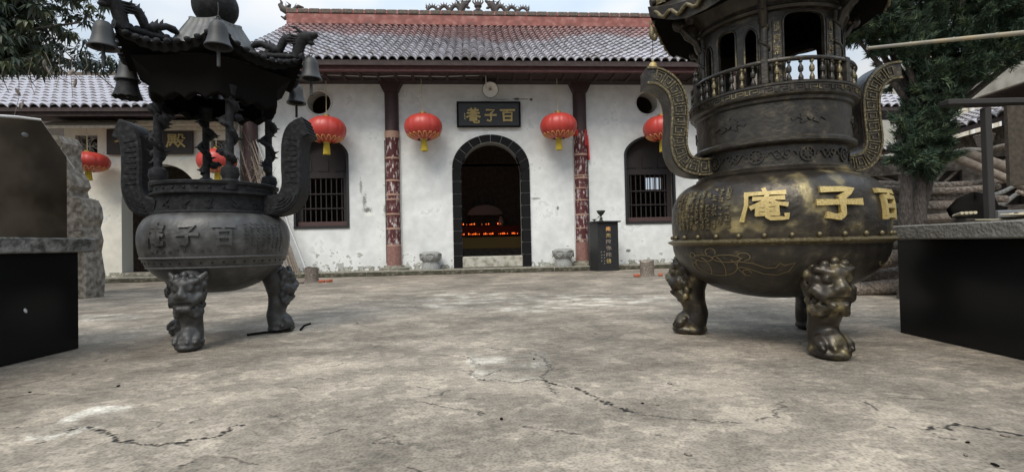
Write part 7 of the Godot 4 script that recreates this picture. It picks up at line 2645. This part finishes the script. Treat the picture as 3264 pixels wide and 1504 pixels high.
	g.tube([Vector3(0.1, 1.95, 0.6), Vector3(1.2, 1.93, 0.9), Vector3(1.75, 1.86, 0.95), Vector3(2.0, 1.78, 1.0), Vector3(2.12, 1.8, 1.02)], [0.05, 0.035, 0.03, 0.026, 0.012], 8)
	g.tube([Vector3(1.75, 1.86, 0.95), Vector3(1.95, 1.9, 0.95), Vector3(2.1, 1.97, 0.98)], [0.02, 0.012, 0.004], 6)
	obj("bare_limb", g, M.log_wood, t)
	# lighter tree far behind the low hall
	for q in [[Vector3(-14.2, 0, -16.5), 6.5, "yellowish green tree behind the low hall's roof at the left"], [Vector3(-17.5, 0, -17.0), 7.2, "farther green tree behind the low hall, at the left edge"]]:
		t = thing("leafy_tree", q[2], "tree", q[0], 0.0)
		g = G.new()
		g.tube([Vector3.ZERO, Vector3(0.1, 2.5, 0), Vector3(0, 4.5, 0.1), Vector3(0.1, 6.0, 0)], [0.22, 0.18, 0.12, 0.04], 8)
		obj("trunk", g, M.bark, t)
		var tr := []
		var cl := []
		for c in 16:
			var cc := Vector3(rng.randfn(0, 1.1), q[1] - 1.6 + rng.randfn(0, 0.7), rng.randfn(0, 0.9))
			for i in 130:
				var d := Vector3(rng.randfn(), rng.randfn(), rng.randfn()).normalized() * pow(rng.randf(), 0.4) * 0.75
				tr.append(Transform3D(Basis.from_euler(Vector3(rng.randfn(0, 0.5), rng.randf() * TAU, rng.randfn(0, 0.5))).scaled_local(Vector3.ONE * rng.randf_range(1.6, 2.4)), cc + d))
				cl.append(Color(0.11, 0.15, 0.035) * rng.randf_range(0.6, 1.3))
		stuff("crown", sp[0], M.leaf_dark, t, tr, cl)

# ---------------------------------------------------------------- the scene
func _ready() -> void:
	var cam := Camera3D.new()
	cam.name = "camera"
	cam.position = Vector3(0, 0.6, 0)
	cam.rotation = Vector3(deg_to_rad(1.0), 0, deg_to_rad(-1.25))
	cam.fov = 51.76
	cam.near = 0.05
	cam.far = 400.0
	add_child(cam)
	cam.current = true
	var we := WorldEnvironment.new()
	we.name = "environment"
	var e := Environment.new()
	e.background_mode = Environment.BG_SKY
	var sm := PanoramaSkyMaterial.new()
	sm.panorama = sky_picture()
	e.sky = Sky.new()
	e.sky.sky_material = sm
	e.tonemap_mode = Environment.TONE_MAPPER_LINEAR
	e.tonemap_exposure = 1.5
	e.sdfgi_enabled = true
	e.ssao_enabled = true
	e.ssil_enabled = true
	we.environment = e
	add_child(we)
	var sun := DirectionalLight3D.new()
	sun.name = "overcast_sun"
	sun.light_color = Color(1.0, 0.97, 0.92)
	sun.light_energy = 0.6
	sun.light_angular_distance = 35.0
	sun.shadow_enabled = true
	sun.rotation_degrees = Vector3(-50, -20, 0)
	add_child(sun)
	glyphs()
	materials()
	ground_material()
	# ground
	var g := G.new()
	var k := g.v.size()
	g.quad(Vector3(-120, 0, 60), Vector3(120, 0, 60), Vector3(120, 0, -200), Vector3(-120, 0, -200))
	for i in 4:
		var p := g.v[k + i]
		g.uv[k + i] = Vector2((p.x - GX) / GS, (p.z - GZ) / GL_Z)
	var a := []
	a.resize(Mesh.ARRAY_MAX)
	a[Mesh.ARRAY_VERTEX] = g.v
	a[Mesh.ARRAY_NORMAL] = g.n
	a[Mesh.ARRAY_TEX_UV] = g.uv
	var uv2 := PackedVector2Array()
	for p in g.v:
		uv2.append(Vector2(p.x, p.z) / 1.37)
	a[Mesh.ARRAY_TEX_UV2] = uv2
	a[Mesh.ARRAY_INDEX] = g.idx
	var gm := ArrayMesh.new()
	gm.add_surface_from_arrays(Mesh.PRIMITIVE_TRIANGLES, a)
	var gr := put("ground", gm, M.ground, self)
	gr.set_meta("kind", "structure")
	gr.set_meta("label", "worn grey concrete yard with cracks and repaired patches")
	build_hall()
	build_side_halls()
	build_facade_things()
	build_counters()
	build_right_side()
	build_left_side()
	build_iron_burner()
	build_bronze_burner()
	build_trees()
